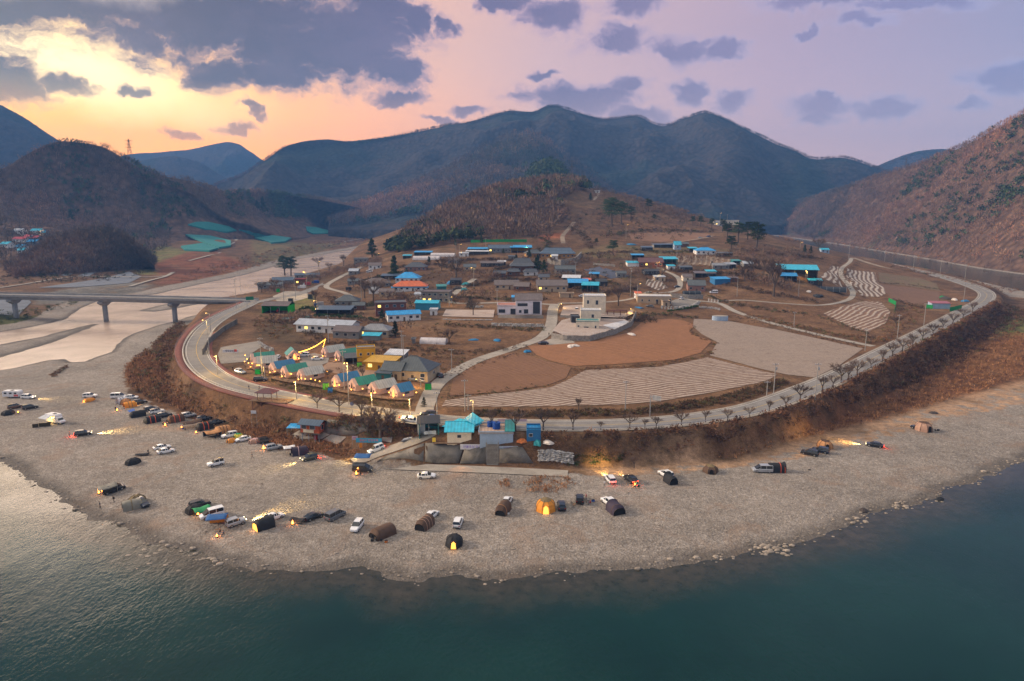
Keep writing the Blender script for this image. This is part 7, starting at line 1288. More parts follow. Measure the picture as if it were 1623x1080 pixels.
# ---------------------------------------------------------------- bridge
CONCB = surf_mat('bridge_concrete', (.26, .26, .27), (.36, .36, .37), (.20, .20, .21), .3)
bp0, bp1 = Vector(atz(404, 477, 13.4)), Vector(att(-40, 477, 432)); dB = (bp1 - bp0); dB.z = 0; LB = dB.length + 60; ang = atan2(dB.y, dB.x)
t = thing('road_bridge', 'long grey concrete girder bridge crossing the shallow river', 'bridge', (bp0.x, bp0.y, 0), ang)
zb = lambda x: 13.4 + 2.0 * sin(min(x / LB, 1) * pi * .6)
xs = np.linspace(0, LB, 40)
sec = lambda x, pts: [(x, y, zb(x) + z) for y, z in pts]
MB().loft([sec(x, [(-5.6, 0), (5.6, 0), (5.6, -.5), (3.2, -.8), (3.0, -2.6), (-3.0, -2.6), (-3.2, -.8), (-5.6, -.5)]) for x in xs]).build('deck', CONCB, t)
MB().loft([sec(x, [(-4.9, .012), (4.9, .012), (4.9, .006), (-4.9, .006)]) for x in xs]).build('carriageway', M_ASPH, t)
for s_ in (-1, 1):
    MB().loft([sec(x, [(s_ * 5.6 - .18, 0), (s_ * 5.6 + .02, 0), (s_ * 5.6 + .02, .75), (s_ * 5.6 - .18, .75)]) for x in xs]).build('parapet', CONCB, t); rl = MB().loft([sec(x, [(s_ * 5.55 - .05, 1.15), (s_ * 5.55 + .05, 1.15), (s_ * 5.55 + .05, 1.25), (s_ * 5.55 - .05, 1.25)]) for x in xs]).build('railing', MTL, t)
    for x in np.arange(1, LB, 4.5): MB().tube((x, s_ * 5.55, zb(x) + .7), (x, s_ * 5.55, zb(x) + 1.2), .05, n=4).build('baluster', MTL, rl)
MB().loft([sec(x, [(-.1, .02), (.1, .02), (.1, .016), (-.1, .016)]) for x in xs]).build('centre_line', M_YEL, t)
for px, py in ((290, 508), (172, 509), (50, 503), (-90, 500)):
    w_ = Vector(atz(px, py, -.5)); x = (w_.x - bp0.x) * cos(ang) + (w_.y - bp0.y) * sin(ang); o = MB().tube((x, 0, -4), (x, 0, zb(x) - 5.2), 1.45, n=14).build('pier', CONCB, t, True)
    MB().loft([[(x - 1.5, -1.6, zb(x) - 5.2), (x + 1.5, -1.6, zb(x) - 5.2), (x + 1.5, 1.6, zb(x) - 5.2), (x - 1.5, 1.6, zb(x) - 5.2)], [(x - 1.5, -4.6, zb(x) - 3.6), (x + 1.5, -4.6, zb(x) - 3.6), (x + 1.5, 4.6, zb(x) - 3.6), (x - 1.5, 4.6, zb(x) - 3.6)], [(x - 1.5, -4.6, zb(x) - 2.6), (x + 1.5, -4.6, zb(x) - 2.6), (x + 1.5, 4.6, zb(x) - 2.6), (x - 1.5, 4.6, zb(x) - 2.6)]]).build('pier_cap', CONCB, o)
# ---------------------------------------------------------------- walkway railings, guard rails
def railing(C, off, h, label, name, mat, stp=2.0, rails=(1.0, .55), pr=.04, lift=.15, cat='railing', r=.035):
    C = arr_line(C, max(3, int(np.hypot(*(C[1:, :2] - C[:-1, :2]).T).sum() / stp))); T = np.gradient(C[:, :2], axis=0); T /= np.linalg.norm(T, axis=1)[:, None]; N = np.stack([-T[:, 1], T[:, 0]], 1); P = C.copy(); P[:, :2] += N * off; P[:, 2] += lift
    t = thing(name, label, cat, tuple(P[0])); P = P - P[0]; pm = MB().tube((0, 0, -.3), (0, 0, h), pr, n=4).mesh('post', mat)
    for p in P[:100]: o = link('post', pm, t); o.location = tuple(p)
    for k in rails:
        b = MB()
        for i in range(len(P) - 1): b.tube((P[i][0], P[i][1], P[i][2] + h * k), (P[i + 1][0], P[i + 1][1], P[i + 1][2] + h * k), r, n=4)
        b.build('rail', mat, t)
RAILB = plain('railing_paint', (.24, .17, .17), .6); GALV = plain('guard_rail_steel', (.42, .43, .45), .5, .4)
railing(SW, -7.9, 1.2, 'brown railing on the outer edge of the hanging red walkway', 'walkway_railing', RAILB, 1.9, (1.0, .6, .25)); railing(MAINC[4:iL - 8], -4.95, .8, 'pale railing between the road and the red walkway', 'guard_rail', plain('pale_rail', (.55, .52, .45), .6), 2.0, (1.0, .5))
railing(MAINC[iL + 2:118], -4.7, .8, 'grey guard rail along the outer road edge above the bank', 'guard_rail', GALV, 3.0, (.95, .7), r=.07); railing(MAINC[118:166], -4.7, .8, 'grey guard rail along the far right road bend', 'guard_rail', GALV, 4.0, (.95, .7), r=.08); railing(MAINC[6:30], 4.6, .8, 'low pale railing inside the upper left bend', 'guard_rail', MATS['pale_rail'], 2.4, (1.0,))
for i in range(8, iL - 10, 9):                                  # supports of the hanging walkway
    c, d = MAINC[i], MAINC[i + 1]; T = Vector((d[0] - c[0], d[1] - c[1])).normalized(); n = Vector((-T.y, T.x)); x, y = c[0] + n.x * -6.6, c[1] + n.y * -6.6; g = gz(x, y)
    if c[2] - g > 1: o = link('walkway_pier', MB().box(0, 0, (c[2] - g) / 2 - .6, 1.4, 2.2, c[2] - g + .6, atan2(n.y, n.x)).mesh('walkway_pier', M_WALL)); o.location = (x, y, g); tag(o, 'concrete pier under the hanging red walkway', 'pier', 'piers carrying the red walkway')
# viewing pavilion
p = Vector(atz(424, 634, 8.4)); t = thing('viewing_pavilion', 'brown viewing pavilion with maroon hip roof on stilts', 'pavilion', p, R(-12)); roof_mesh('hip', 5.2, 3.6, 2.7, 1.2, .5).build('roof', rm('maroon'), t); MB().box(1.6, -.2, .02, 13, 4.6, .2).build('deck', WOODM, t)
for x in (-2.4, 2.4):
    for y in (-1.6, 1.6): MB().tube((x, y, 0), (x, y, 2.7), .1, n=6).build('post', MATS['rail_brown'], t)
for x in (-4, -1, 2, 5, 7.5): MB().tube((x, -2.2, -7), (x, -2.2, 0), .13, n=6).build('stilt', MATS['rail_brown'], t)
r_ = MB().box(1.6, -2.45, 1.05, 13, .06, .08).build('railing', MATS['rail_brown'], t)
for x in np.arange(-4.8, 8.2, .8): MB().tube((x, -2.45, .1), (x, -2.45, 1.05), .025, n=4).build('baluster', MATS['rail_brown'], r_)
MB().box(.2, .2, .45, 1.6, .5, .08).build('bench', WOODM, t)
# rock walls and terraces
STONE = plain('field_stone', (.24, .22, .20), .9, var=.4, sc=1.2)
def stone_wall(pts, h, label, th=.6, mat=None, name='stone_wall', top=0):
    P = np.array([list(place(*p)) for p in pts]); C = arr_line(P, max(3, int(np.hypot(*(P[1:, :2] - P[:-1, :2]).T).sum() / 1.6))); t = thing(name, label, 'wall', tuple(C[0])); C = C - C[0]; T = np.gradient(C[:, :2], axis=0); T /= np.linalg.norm(T, axis=1)[:, None] + 1e-9; rg = []
    for i, c in enumerate(C):
        n = (-T[i, 1], T[i, 0]); j = rng.uniform(-.12, .12, 4); rg.append([(c[0] - n[0] * (th / 2 + j[0]), c[1] - n[1] * (th / 2 + j[0]), c[2] - .6), (c[0] + n[0] * th / 2, c[1] + n[1] * th / 2, c[2] - .6), (c[0] + n[0] * (th / 2 - .1), c[1] + n[1] * (th / 2 - .1), c[2] + h + j[1]), (c[0] - n[0] * (th / 2 - .1 + j[2] * .5), c[1] - n[1] * (th / 2 - .1), c[2] + h + j[3])])
    MB().loft(rg).build('masonry', mat or STONE, t); return t
def boulders(pts, rows, s, label, name='rock_wall', n=40, cat='rock wall', seed=1):
    """a wall of separate stones: one thing, stones are its pattern"""
    P = np.array([list(place(*p)) for p in pts]); C = arr_line(P, n); b = MB(); r = np.random.default_rng(seed)
    for k in range(rows):
        for c in C:
            j = r.uniform(-.35, .35, 3) * s; q = s * r.uniform(.35, .65); V = [(c[0] - C[0][0] + j[0], c[1] - C[0][1] + k * s * .3 + j[1] * .5, c[2] - C[0][2] + s * .3 + k * s * .62 + j[2] * .3)]; b.ball(V[0], q * 1.25, q, q * .8, 6, 4)
    t = thing(name, label, cat, tuple(C[0])); b.build('stones', plain('pale_rock', (.33, .32, .31), .9, var=.5, sc=.9), t)
boulders([(855, 731), (875, 731), (907, 736)], 6, .75, 'pile of pale boulders right of the stair bank', n=22); boulders([(780, 517), (820, 518), (861, 519)], 3, .8, 'rough boulder wall below the modern gabled house', n=34, seed=2); boulders([(1050, 490), (1070, 492), (1100, 488), (1108, 482)], 3, 1.0, 'stacked boulder wall below the beige long building', n=26, seed=3); boulders([(1108, 489), (1130, 490), (1140, 492)], 2, 1.0, 'short boulder row behind the round blue wall', n=12, seed=4); boulders([(702, 507), (740, 508), (780, 508)], 1, .8, 'low stone edge of the pink paved terrace', n=40, seed=5); boulders([(410, 546), (420, 553), (432, 558)], 3, .8, 'rock heap at the edge of the grey car park', n=12, seed=6); boulders([(745, 488), (765, 488)], 2, 1.0, 'grey rock heap beside the paved terrace', n=10, seed=7)
stone_wall([(790, 504), (825, 505), (861, 505)], 1.6, 'grey terrace wall under the modern gabled house', mat=MATS['concrete']); stone_wall([(874, 536), (895, 540), (935, 541), (975, 530), (1000, 517), (1008, 500)], 2.4, 'curved masonry wall under the cream villa court'); stone_wall([(888, 503), (910, 505), (960, 503), (992, 507)], 1.2, 'low wall across the court of the cream villa'); stone_wall([(868, 418), (890, 421), (912, 417), (921, 408)], 4.2, 'tall curved stone terrace wall below traditional house', 1.0); stone_wall([(1062, 471), (1090, 474), (1114, 474)], 2.6, 'pale stone wall under the black polytunnel'); stone_wall([(940, 420), (975, 423)], 1.6, 'grey retaining wall above the dark covered field'); stone_wall([(322, 563), (332, 545), (352, 527), (376, 513)], 2.4, 'concrete retaining wall inside the left road bend', mat=M_WALL)
o = sheet('terrace', [(876, 528), (890, 512), (905, 508), (990, 510), (998, 515), (960, 530), (930, 538), (895, 537)], MATS['pale_paving'], 1.3, 2); sheet('terrace', [(955, 520), (990, 512), (1000, 516), (975, 527)], plain('white_gravel', (.5, .5, .52), .8), 1.36, 2); sheet('terrace', [(888, 503), (893, 488), (925, 486), (925, 497), (990, 500), (1002, 494), (1004, 500), (990, 507)], MATS['pale_paving'], 1.0, 2)
railing(np.array([list(place(*p)) for p in ((875, 533), (895, 537), (935, 538), (975, 527), (1000, 514))]), 0, 1.1, 'white railing along the court edge of the cream villa', 'white_railing', plain('white_rail', (.6, .6, .6), .6), 2.0, lift=1.6)
railing(np.array([list(place(*p)) for p in ((1123, 478), (1130, 479), (1138, 480))]), 0, 1.6, 'white panel fence at the lane fork', 'white_fence', MATS['white_rail'], 1.2, (1, .7, .4, .15), pr=.25)
for q, lb in (([(1468, 489), (1478, 490)], 'left green mesh fence beside the red roofed shed'), ([(1505, 494), (1524, 490)], 'right green mesh fence beside the red roofed shed'), ([(1408, 478), (1420, 484), (1418, 494)], 'curved green net edge of the furrowed field'), ([(746, 385), (790, 384), (835, 384)], 'green mesh fence behind the hilltop sheds')):
    stone_wall(q, 2.4, lb, .1, plain('green_net', (.01, .22, .06), .8), 'mesh_fence')
# pergola, round wall, gazebo
p = place(978, 503); t = thing('pergola', 'maroon timber pergola in the court right of the cream villa', 'pergola', p, R(-4)); b = MB()
for x in np.linspace(-5, 5, 11): b.box(x, 0, 3.6, .16, 4.2, .2)
for y in (-1.8, 1.8): b.box(0, y, 3.45, 10.6, .2, .22)
b.build('slats', plain('maroon_wood', (.13, .04, .04), .7), t)
for x in (-5, -1.7, 1.7, 5):
    for y in (-1.8, 1.8): MB().box(x, y, 1.6, .2, .2, 3.6).build('post', MATS['maroon_wood'], t)
p = place(1141, 508); t = thing('round_wall', 'pale blue curved tank wall at the edge of the grey field', 'tank', p); MB().loft([[(4.2 * cos(a), 2.4 * sin(a), -.4), (4.0 * cos(a), 2.2 * sin(a), -.4), (4.0 * cos(a), 2.2 * sin(a), 2.4), (4.2 * cos(a), 2.4 * sin(a), 2.4)] for a in np.linspace(-pi, 0, 13)]).build('wall', wm('lblue'), t); MB().loft([[(4.1 * cos(a), 2.3 * sin(a) * k, 2.45) for a in np.linspace(-pi, pi, 20)[:-1]] for k in (1, .01)], False).build('cover', MATS['concrete'], t)
p = place(588 - 109, 443); 
# ---------------------------------------------------------------- poles and lamps
def pole(px, py, hpx, label, kind='utility', arm=0, group='utility poles', lit=0, yaw=0, e=1.0, c=(1, .60, .16), pos=None):
    p = place(px, py) if pos is None else Vector(pos); t_ = p.y * cos(PITCH) - (p.z - HC) * sin(PITCH); h = hpx / (F / t_); t = thing('utility_pole' if kind == 'utility' else 'street_lamp', label, 'utility pole' if kind == 'utility' else 'street lamp', p, R(yaw), group)
    MB().tube((0, 0, -.6), (0, 0, h), .17, .10, 7).build('pole', plain('pole_concrete', (.30, .29, .28), .8), t)
    if kind == 'utility':
        a = MB().box(0, 0, h - .5, 2.0, .1, .12).build('crossarm', MTL, t)
        for x in (-.85, -.3, .3, .85): MB().tube((x, 0, h - .44), (x, 0, h - .2), .05, n=5).build('insulator', WHT, a)
        if arm: MB().tube((.35, 0, h - 2.4), (.35, 0, h - 1.4), .28, n=8).build('transformer', MTL, t)
    if kind == 'lamp' or lit:
        z = h - (.1 if kind == 'lamp' else 1.6); MB().tube((0, 0, z), (1.3, 0, z + .25), .05, n=5).build('arm', MTL, t); q = MB().box(1.5, 0, z + .24, .6, .24, .12).build('lamp_head', TRIM, t); MB().box(1.5, 0, z + .15, .46, .2, .08).build('lamp_glass', glow('street_glow', (1, .58, .14), 10) if lit else HEAD, q)
        if lit: light((1.5, 0, z - .1), 480 * lit * e, c, 'POINT', t, .25)
    return t, h
for a in [(737, 652, 52, 'utility pole between the lane and row field left'), (742, 650, 26, 'short pole beside the left row field pole'), (991, 650, 48, 'tall pole standing in the middle of the row field edge'), (1226, 625, 50, 'pale pole with yellow base at the row field tip', 1), (1215, 628, 24, 'short pole left of the yellow based pole'), (693, 672, 48, 'thin dark pole at the road junction'),
          (1292, 634, 60, 'road pole with box at the right of the curve', 1), (1371, 556, 36, 'pole where the field lane meets the road'), (1422, 537, 38, 'pole beside the dark brush inside the right bend'), (1464, 517, 36, 'pole left of the red roofed shed'), (1527, 479, 30, 'pole inside the far road bend near farm clutter'), (1447, 430, 22, 'pole by the far river road left one'), (1490, 434, 24, 'pole by the far river road middle one'), (1529, 445, 26, 'pole by the far river road right one'), (1345, 412, 30, 'pole at the top of the field lane'), (1402, 415, 18, 'small pole on the far river bank'),
          (640, 580, 50, 'pole behind the yellow roofed cafe'), (637, 563, 40, 'pale pole in the brown yard'), (521, 545, 46, 'pole in front of the long restaurant', 1), (716, 590, 38, 'pole beside the lane below the polytunnel'), (788, 497, 38, 'pole at the left of the modern gabled house'), (999, 470, 45, 'tall pole left of the beige long building', 1), (936, 460, 34, 'pole at the turquoise barn'), (469, 476, 36, 'pole by the yellow lit yard left one'), (450, 478, 34, 'pole behind the green garage'), (573, 478, 36, 'pole above the navy stall'),
          (589, 460, 34, 'pole beside the grey brown roof'), (723, 425, 40, 'pole left of the shrine grove'), (1168, 470, 30, 'thin pole in the brown terraces'), (1265, 472, 34, 'pole left of the big barn'), (1258, 520, 26, 'low pole beside the field lane'), (912, 445, 30, 'pole at the grey roofed cottage'), (770, 400, 22, 'pole at the hilltop sheds'), (868, 352, 16, 'lonely pole on the hillside path'), (1072, 420, 30, 'pole right of the maroon farmhouse'), (1152, 360, 20, 'pole on the ridge before the pale building'), (416, 600, 66, 'pole in front of the middle row cabins'), (546, 620, 66, 'pole before the right row of cabins'), (375, 490, 46, 'pole at the bridge end of the bend'), (382, 466, 46, 'tall pole standing at the bridge joint')]:
    pole(*a[:4], arm=len(a) > 4)
for a in [(332, 560, 52, 'street lamp shining on the upper left bend', .8, 200), (334, 549 - 22, 30, 'street lamp on the bend below the bridge', .5, 180), (420, 604, 26, 'yellow lit lamp post at the entry of the glamping deck', .5, 200), (553, 642, 68, 'tall lamp post at road edge below the right cabins', .9, 250), (750, 667, 34, 'lamp post behind the riverside shop', .35, 250), (487, 470, 38, 'bright street lamp over the yellow lit yard', 1.5, 200), (503, 497, 20, 'short yellow lamp beside the navy stall', .3, 200),
          (712, 485, 14, 'orange lamp at the corner of the grey house', .5, 0), (751, 455, 30, 'yellow lamp post among the blue tarps', .35, 180), (885, 492, 10, 'orange lamp left at the villa court entrance', .4, 0), (1004, 500, 10, 'orange lamp at the right end of the court', .5, 180), (1010, 476, 26, 'yellow lamp post left of the beige building', .5, 0), (728, 400, 12, 'orange lamp below the hilltop sheds', .4, 0), (1041, 428, 12, 'lamp lighting the lane by the maroon farmhouse', .8, 0), (1279, 444, 14, 'orange lamp at the big blue barn', .9, 180),
          (992, 379, 22, 'lamp post above the brown upper field', .25, 0), (1141, 352, 14, 'lamp on the ridge by the small white house', .3, 0), (1268, 395, 10, 'lamp by the far river road', .3, 0), (68, 376, 10, 'lamp in the far hamlet', .5, 0), (602, 342, 10, 'lamp on the far valley slope', .3, 0), (598, 410, 8, 'lamp by the river lane', .2, 0), (505, 437, 22, 'lamp post at the long dark blue shed', .2, 0), (837, 401, 10, 'lamp at the hilltop garage', .5, 180), (667, 615, 14, 'orange lamp on the path behind the last cabin', .5, 180)]:
    pole(*a[:4], kind='lamp', lit=a[4], yaw=a[5], group='street lamps', e=2.2 if a[0] > 600 else 4)
for (u, v, e) in ((590, 660, .8), (470, 640, .8), (345, 600, .7), (650, 668, .7)):      # lamps over the lit part of the road
    pole(u, v - 6, 30, 'street lamp over the yellow lit road, %s' % {590: 'right of the lookout cabin', 470: 'beside the pavilion', 345: 'at the lower left bend', 650: 'near the road junction'}[u], kind='lamp', lit=e, yaw=-90, group='street lamps', e=5)
q = Vector(atz(730, 742, 1.0)); light((q.x, q.y + 1, q.z + 3.5), 330, (1, .42, .16), 'SPOT', None, .3, (R(-38), 0, 0), 100, .8)
# pylons
def pylon(px, py, t0, hpx, label):
    b = att(px, py, t0); h = hpx / (F / t0); t = thing('transmission_tower', label, 'pylon', (b[0], b[1], b[2] - 2)); m = MB(); w_ = h * .13
    lv = [(0, w_), (.3, w_ * .62), (.6, w_ * .36), (.8, w_ * .22), (1, w_ * .1)]
    for (z0, a0), (z1, a1) in zip(lv, lv[1:]):
        for i in range(4):
            c0 = [((-1, -1), (1, -1), (1, 1), (-1, 1))[i][k] for k in (0, 1)]; c1 = [((-1, -1), (1, -1), (1, 1), (-1, 1))[(i + 1) % 4][k] for k in (0, 1)]; r = .16 * h / 30
            m.tube((c0[0] * a0, c0[1] * a0, z0 * h), (c0[0] * a1, c0[1] * a1, z1 * h), r, n=4); m.tube((c0[0] * a0, c0[1] * a0, z0 * h), (c1[0] * a1, c1[1] * a1, z1 * h), r * .6, n=3); m.tube((c1[0] * a0, c1[1] * a0, z0 * h), (c0[0] * a1, c0[1] * a1, z1 * h), r * .6, n=3)
    m.build('tower_frame', plain('pylon_steel', (.10, .09, .10), .7), t)
    for z in (.66, .8, .93): MB().box(0, 0, z * h, h * .30, .3 * h / 30, .5 * h / 30).build('crossarm', MATS['pylon_steel'], t)
pylon(207, 258, 1180, 38, 'lattice pylon on the left ridge against the sunset'); pylon(390, 330, 1350, 30, 'dim lattice pylon above the far fields'); pylon(906, 284, 945, 32, 'thin lattice pylon on the wooded village hill'); pylon(1435, 272, 1430, 22, 'far lattice pylon on the right mountain flank')
# ---------------------------------------------------------------- trees one can tell apart
BARK = plain('bark', (.10, .075, .06), .95, var=.3, sc=2); TWIG = leaf_mat('twigs', (.17, .115, .09)); PNEED = leaf_mat('pine_needles', (.035, .058, .024))
def bare_tree(seed, spread=.5, up=.6, n1=6):
    r = random.Random(seed); tr = MB(); tw = MB(); tr.tube((0, 0, -.05), (0, 0, .30), .028, .020, 6)
    def rv(d, s): return (d + Vector((r.gauss(0, s), r.gauss(0, s), r.gauss(0, s * .7)))).normalized()
    for i in range(n1):
        a = 2 * pi * i / n1 + r.random() * .6; d = Vector((cos(a) * spread, sin(a) * spread, up)).normalized(); p = Vector((0, 0, .24 + .08 * r.random())); q = p + d * r.uniform(.22, .34); tr.tube(p, q, .014, .008, 5, False)
        for j in range(4):
            d2 = rv(d + Vector((0, 0, .25)), .35); u = p.lerp(q, r.uniform(.5, 1)); v = u + d2 * r.uniform(.16, .26); tr.tube(u, v, .007, .004, 3, False)
            for k in range(5):
                d3 = rv(d2 + Vector((0, 0, .2)), .45); w0 = u.lerp(v, r.uniform(.4, 1)); w1 = w0 + d3 * r.uniform(.10, .18); tr.tube(w0, w1, .0035, .002, 3, False)
                for l in range(5):
                    d4 = rv(d3, .5); s0 = w0.lerp(w1, r.random()); s1 = s0 + d4 * r.uniform(.05, .11); sd = d4.orthogonal().normalized() * .0055; tw.add([s0 - sd, s0 + sd, s1], [(0, 1, 2)])
    return tr.mesh('trunk', BARK, False, False), tw.mesh('crown', TWIG, False, False)
def pine_tree(seed, wide=True):
    r = random.Random(seed); tr = MB(); tw = MB(); top = Vector((r.uniform(-.05, .05), r.uniform(-.05, .05), .9)); tr.tube((0, 0, -.05), (top.x * .5, top.y, .45), .03, .022, 6); tr.tube((top.x * .5, top.y, .45), top, .022, .008, 5)
    for i in range(13 if wide else 16):
        z = (.45 if wide else .15) + (.5 if wide else .8) * i / (13 if wide else 16); a = i * 2.4 + r.random(); R_ = (.36 * (1 - .55 * (z - .45) / .5) if wide else .24 * (1.08 - z)) * r.uniform(.7, 1.1); c = Vector((cos(a) * R_ * .62, sin(a) * R_ * .62, z + r.uniform(-.02, .03))); tr.tube((top.x * .5, top.y * .5, z - .06), c, .008, .004, 4, False)
        for k in range(150):
            u = Vector((r.gauss(0, 1), r.gauss(0, 1), r.gauss(0, 1))).normalized() * (r.random() ** .5); q = c + Vector((u.x * R_ * .62, u.y * R_ * .62, u.z * (.055 if wide else .07))); s = .022; d = Vector((r.gauss(0, 1), r.gauss(0, 1), r.gauss(0, .6))).normalized() * s; e = d.orthogonal().normalized() * s * .6; tw.add([q - d - e, q + d, q + e - d * .3], [(0, 1, 2)])
    return tr.mesh('trunk', BARK, False, False), tw.mesh('crown', PNEED, False, False)
TB = [bare_tree(1, .5, .8), bare_tree(2, .6, .7, 7), bare_tree(3, .4, 1.0)]; TP = [pine_tree(5), pine_tree(6), pine_tree(7)]; TC = [pine_tree(8, False), pine_tree(9, False)]
def tree(px, py, hpx, tpl, name, label, cat='tree', group=None, wide=1.0, pos=None):
    p = place(px, py) if pos is None else Vector(pos); t_ = p.y * cos(PITCH) - (p.z - HC) * sin(PITCH); h = hpx / (F / t_) * 1.06; t = thing(name, label, cat, p, random.random() * 6.3, group); a = link('trunk', tpl[0], t); b = link('crown', tpl[1], t)
    for o in (a, b): o.scale = (h * wide, h * wide, h)
    return t
ORD = 'first second third fourth fifth sixth seventh eighth ninth tenth eleventh twelfth thirteenth fourteenth fifteenth sixteenth seventeenth eighteenth nineteenth twentieth'.split()
RT = [(503, 648, 26), (538, 655, 32), (573, 664, 36), (603, 700, 62), (587, 662, 18), (779, 679, 30), (817, 684, 36), (861, 682, 36), (908, 682, 28), (952, 682, 14), (998, 680, 26), (1022, 680, 16), (1040, 680, 20), (1080, 675, 24), (1118, 670, 20), (1153, 668, 20), (1188, 662, 18), (1219, 653, 18), (1245, 647, 22), (1268, 637, 30), (1303, 622, 26), (1320, 615, 22), (1333, 607, 32), (1344, 604, 26), (1358, 597, 28), (1380, 584, 18), (1398, 575, 20), (1414, 567, 24), (1430, 558, 24), (1446, 551, 22), (1462, 541, 22), (1478, 532, 20), (1494, 524, 20), (1510, 515, 20), (1526, 506, 18), (1541, 497, 18)]
for i, (a, b, c) in enumerate(RT):
    k = i if i < 20 else i - 20; lb = ('bare roadside tree, %s counted from the left in the row' % ORD[i]) if i < 20 else ('bare roadside tree on the right bend, %s beyond the boxed road pole' % ORD[k])
    tree(a, b, c * (1.12 if c < 30 else 1.1), TB[i % 3], 'bare_tree', lb, 'tree', 'bare trees along the outer edge of the road', 1.25)
for a in [(980, 485, 38, 'large round bare tree left of the beige long building'), (1226, 470, 62, 'tallest bare tree on the brown terraces'), (1210, 440, 40, 'bushy bare tree behind the tallest one'), (1190, 436, 34, 'bare tree left of the tallest terrace tree'), (1180, 445, 26, 'low bare tree above the brown terraces'), (592, 478, 44, 'bare tree left of the red brick house'), (578, 473, 34, 'bare tree between navy stall and brown roof'), (505, 425, 22, 'round bare tree against the bright river'), (522, 430, 16, 'small bare tree right of the riverside round one'), (545, 422, 20, 'bare tree beside the riverside garden'), (712, 545, 28, 'small bare tree right of the white polytunnel'),
          (917, 650, 22, 'wide low bare tree in the row field'), (1290, 385, 18, 'dark bare tree near the turquoise hut'), (1297, 398, 24, 'slim bare tree at the far river road'), (750, 500, 30, 'bare bush tree left of the lane corner'), (723, 440, 42, 'tall bare tree by the hillside lane'), (700, 430, 26, 'bare tree above the blue tarps'), (875, 420, 14, 'bare tree on the terrace corner'), (1050, 440, 20, 'bare tree beside the lit lane'), (1420, 520, 24, 'bare tree in brush by the lane end'), (1300, 455, 16, 'bare tree above the black polytunnel'), (870, 385, 20, 'bare tree beside the red earth path'), (690, 668, 10, 'tiny bare tree at the junction'), (560, 455, 20, 'bare tree by the forked lane'), (500, 480, 22, 'bare tree by the parked truck'), (435, 462, 24, 'bare tree behind the bridge end eatery'), (415, 464, 22, 'bare tree at the bridge abutment'), (1380, 545, 18, 'bare bush tree by the field lane mouth'), (575, 600, 18, 'small bare tree in the sand yard'), (520, 600, 18, 'bare tree between the two cabin rows'),
          (1005, 742, 22, 'bare bush where the bank meets the beach'), (620, 690, 40, 'bare tree on the slope above the ramp'), (583, 690, 46, 'bare tree behind the blue beach banner')]:
    tree(a[0], a[1], a[2], TB[(a[0]) % 3], 'bare_tree', a[3], 'tree', None, 1.15)
for a in [(1198, 398, 44, 'big flat topped pine on the village ridge'), (1170, 385, 32, 'pine left of the big flat topped one'), (1152, 380, 26, 'pine leaning over the ridge field'), (1145, 368, 20, 'pine at the middle of the ridge row'), (1128, 364, 18, 'pine in the left of the ridge row'), (1110, 360, 17, 'second pine of the ridge row from the left'), (1098, 358, 15, 'leftmost pine of the ridge row'), (1185, 380, 28, 'pine just behind the big flat topped one'), (1158, 400, 26, 'lower pine before the ridge group'), (452, 440, 34, 'riverside pine left of two'), (461, 440, 32, 'riverside pine right of two'),
          (970, 360, 44, 'dark pine left of two beside the hill path'), (985, 355, 34, 'dark pine right of two beside the hill path'), (1000, 350, 22, 'small pine beyond the hill path pair'), (1028, 336, 20, 'lone pine on the hill brow'), (965, 345, 30, 'pine behind the hill path pair'), (972, 405, 24, 'dark evergreen above the stone terrace field'), (945, 390, 12, 'heart shaped small evergreen on the hill field'), (1037, 352, 12, 'small evergreen below the lone brow pine')]:
    tree(a[0], a[1], a[2], TP[a[0] % 3], 'pine_tree', a[3], 'tree', None, 1.25 if a[2] > 20 else 1.0)
for a in [(625, 440, 34, 'dark conical evergreen beside the turquoise door cottage'), (680, 418, 12, 'round evergreen behind the dark cottage'), (627, 535, 26, 'dark evergreen beside the small turquoise roof'), (606, 508, 18, 'dark evergreen before the red brick house'), (620, 508, 12, 'small green shrub tree before the white shed'), (852, 430, 26, 'evergreen right of the shrine hall'), (862, 434, 22, 'lower evergreen right of the shrine hall'), (818, 415, 12, 'evergreen left behind the shrine hall'), (838, 410, 16, 'evergreen behind the shrine hall'), (822, 300, 14, 'lone conifer at the hill crest left'), (936, 318, 12, 'small conifer beside the hilltop track'), (757, 343, 16, 'lone conifer on the hill shoulder'), (722, 390, 10, 'little conifer above the polytunnels'), (763, 385, 12, 'conifer left of the hilltop sheds'), (798, 402, 8, 'small conifer before the hilltop house'), (417, 335, 22, 'right conifer of the pair across the river'), (408, 336, 18, 'left conifer of the pair across the river'), (113, 352, 20, 'round evergreen on the left hill'), (590, 408, 30, 'dark evergreen at the river foot of the hill'), (1128, 424, 10, 'rounded evergreen above the grey barn'), (745, 490, 20, 'dark evergreen bush at the lane corner'), (672, 645, 16, 'dark shrub at the end of the boardwalk'), (1275, 402, 14, 'dark evergreen by the far river road left'), (1285, 402, 12, 'dark evergreen by the far river road right')]:
    tree(a[0], a[1], a[2], TC[a[0] % 2], 'evergreen_tree', a[3], 'tree', None, 1.5)
HG = [(1, .5)]
def hedge(pts, n, s, label):
    P = np.array([list(place(*p)) for p in pts]); C = arr_line(P, n); o = scatter('hedge', C + rng.normal(0, .3, C.shape) * [1, 1, 0], rng.uniform(s * .8, s * 1.2, n), PINE, tintset(n, [(.03, .06, .02), (.045, .08, .025)])); o['kind'] = 'thing'; tag(o, label, 'hedge')
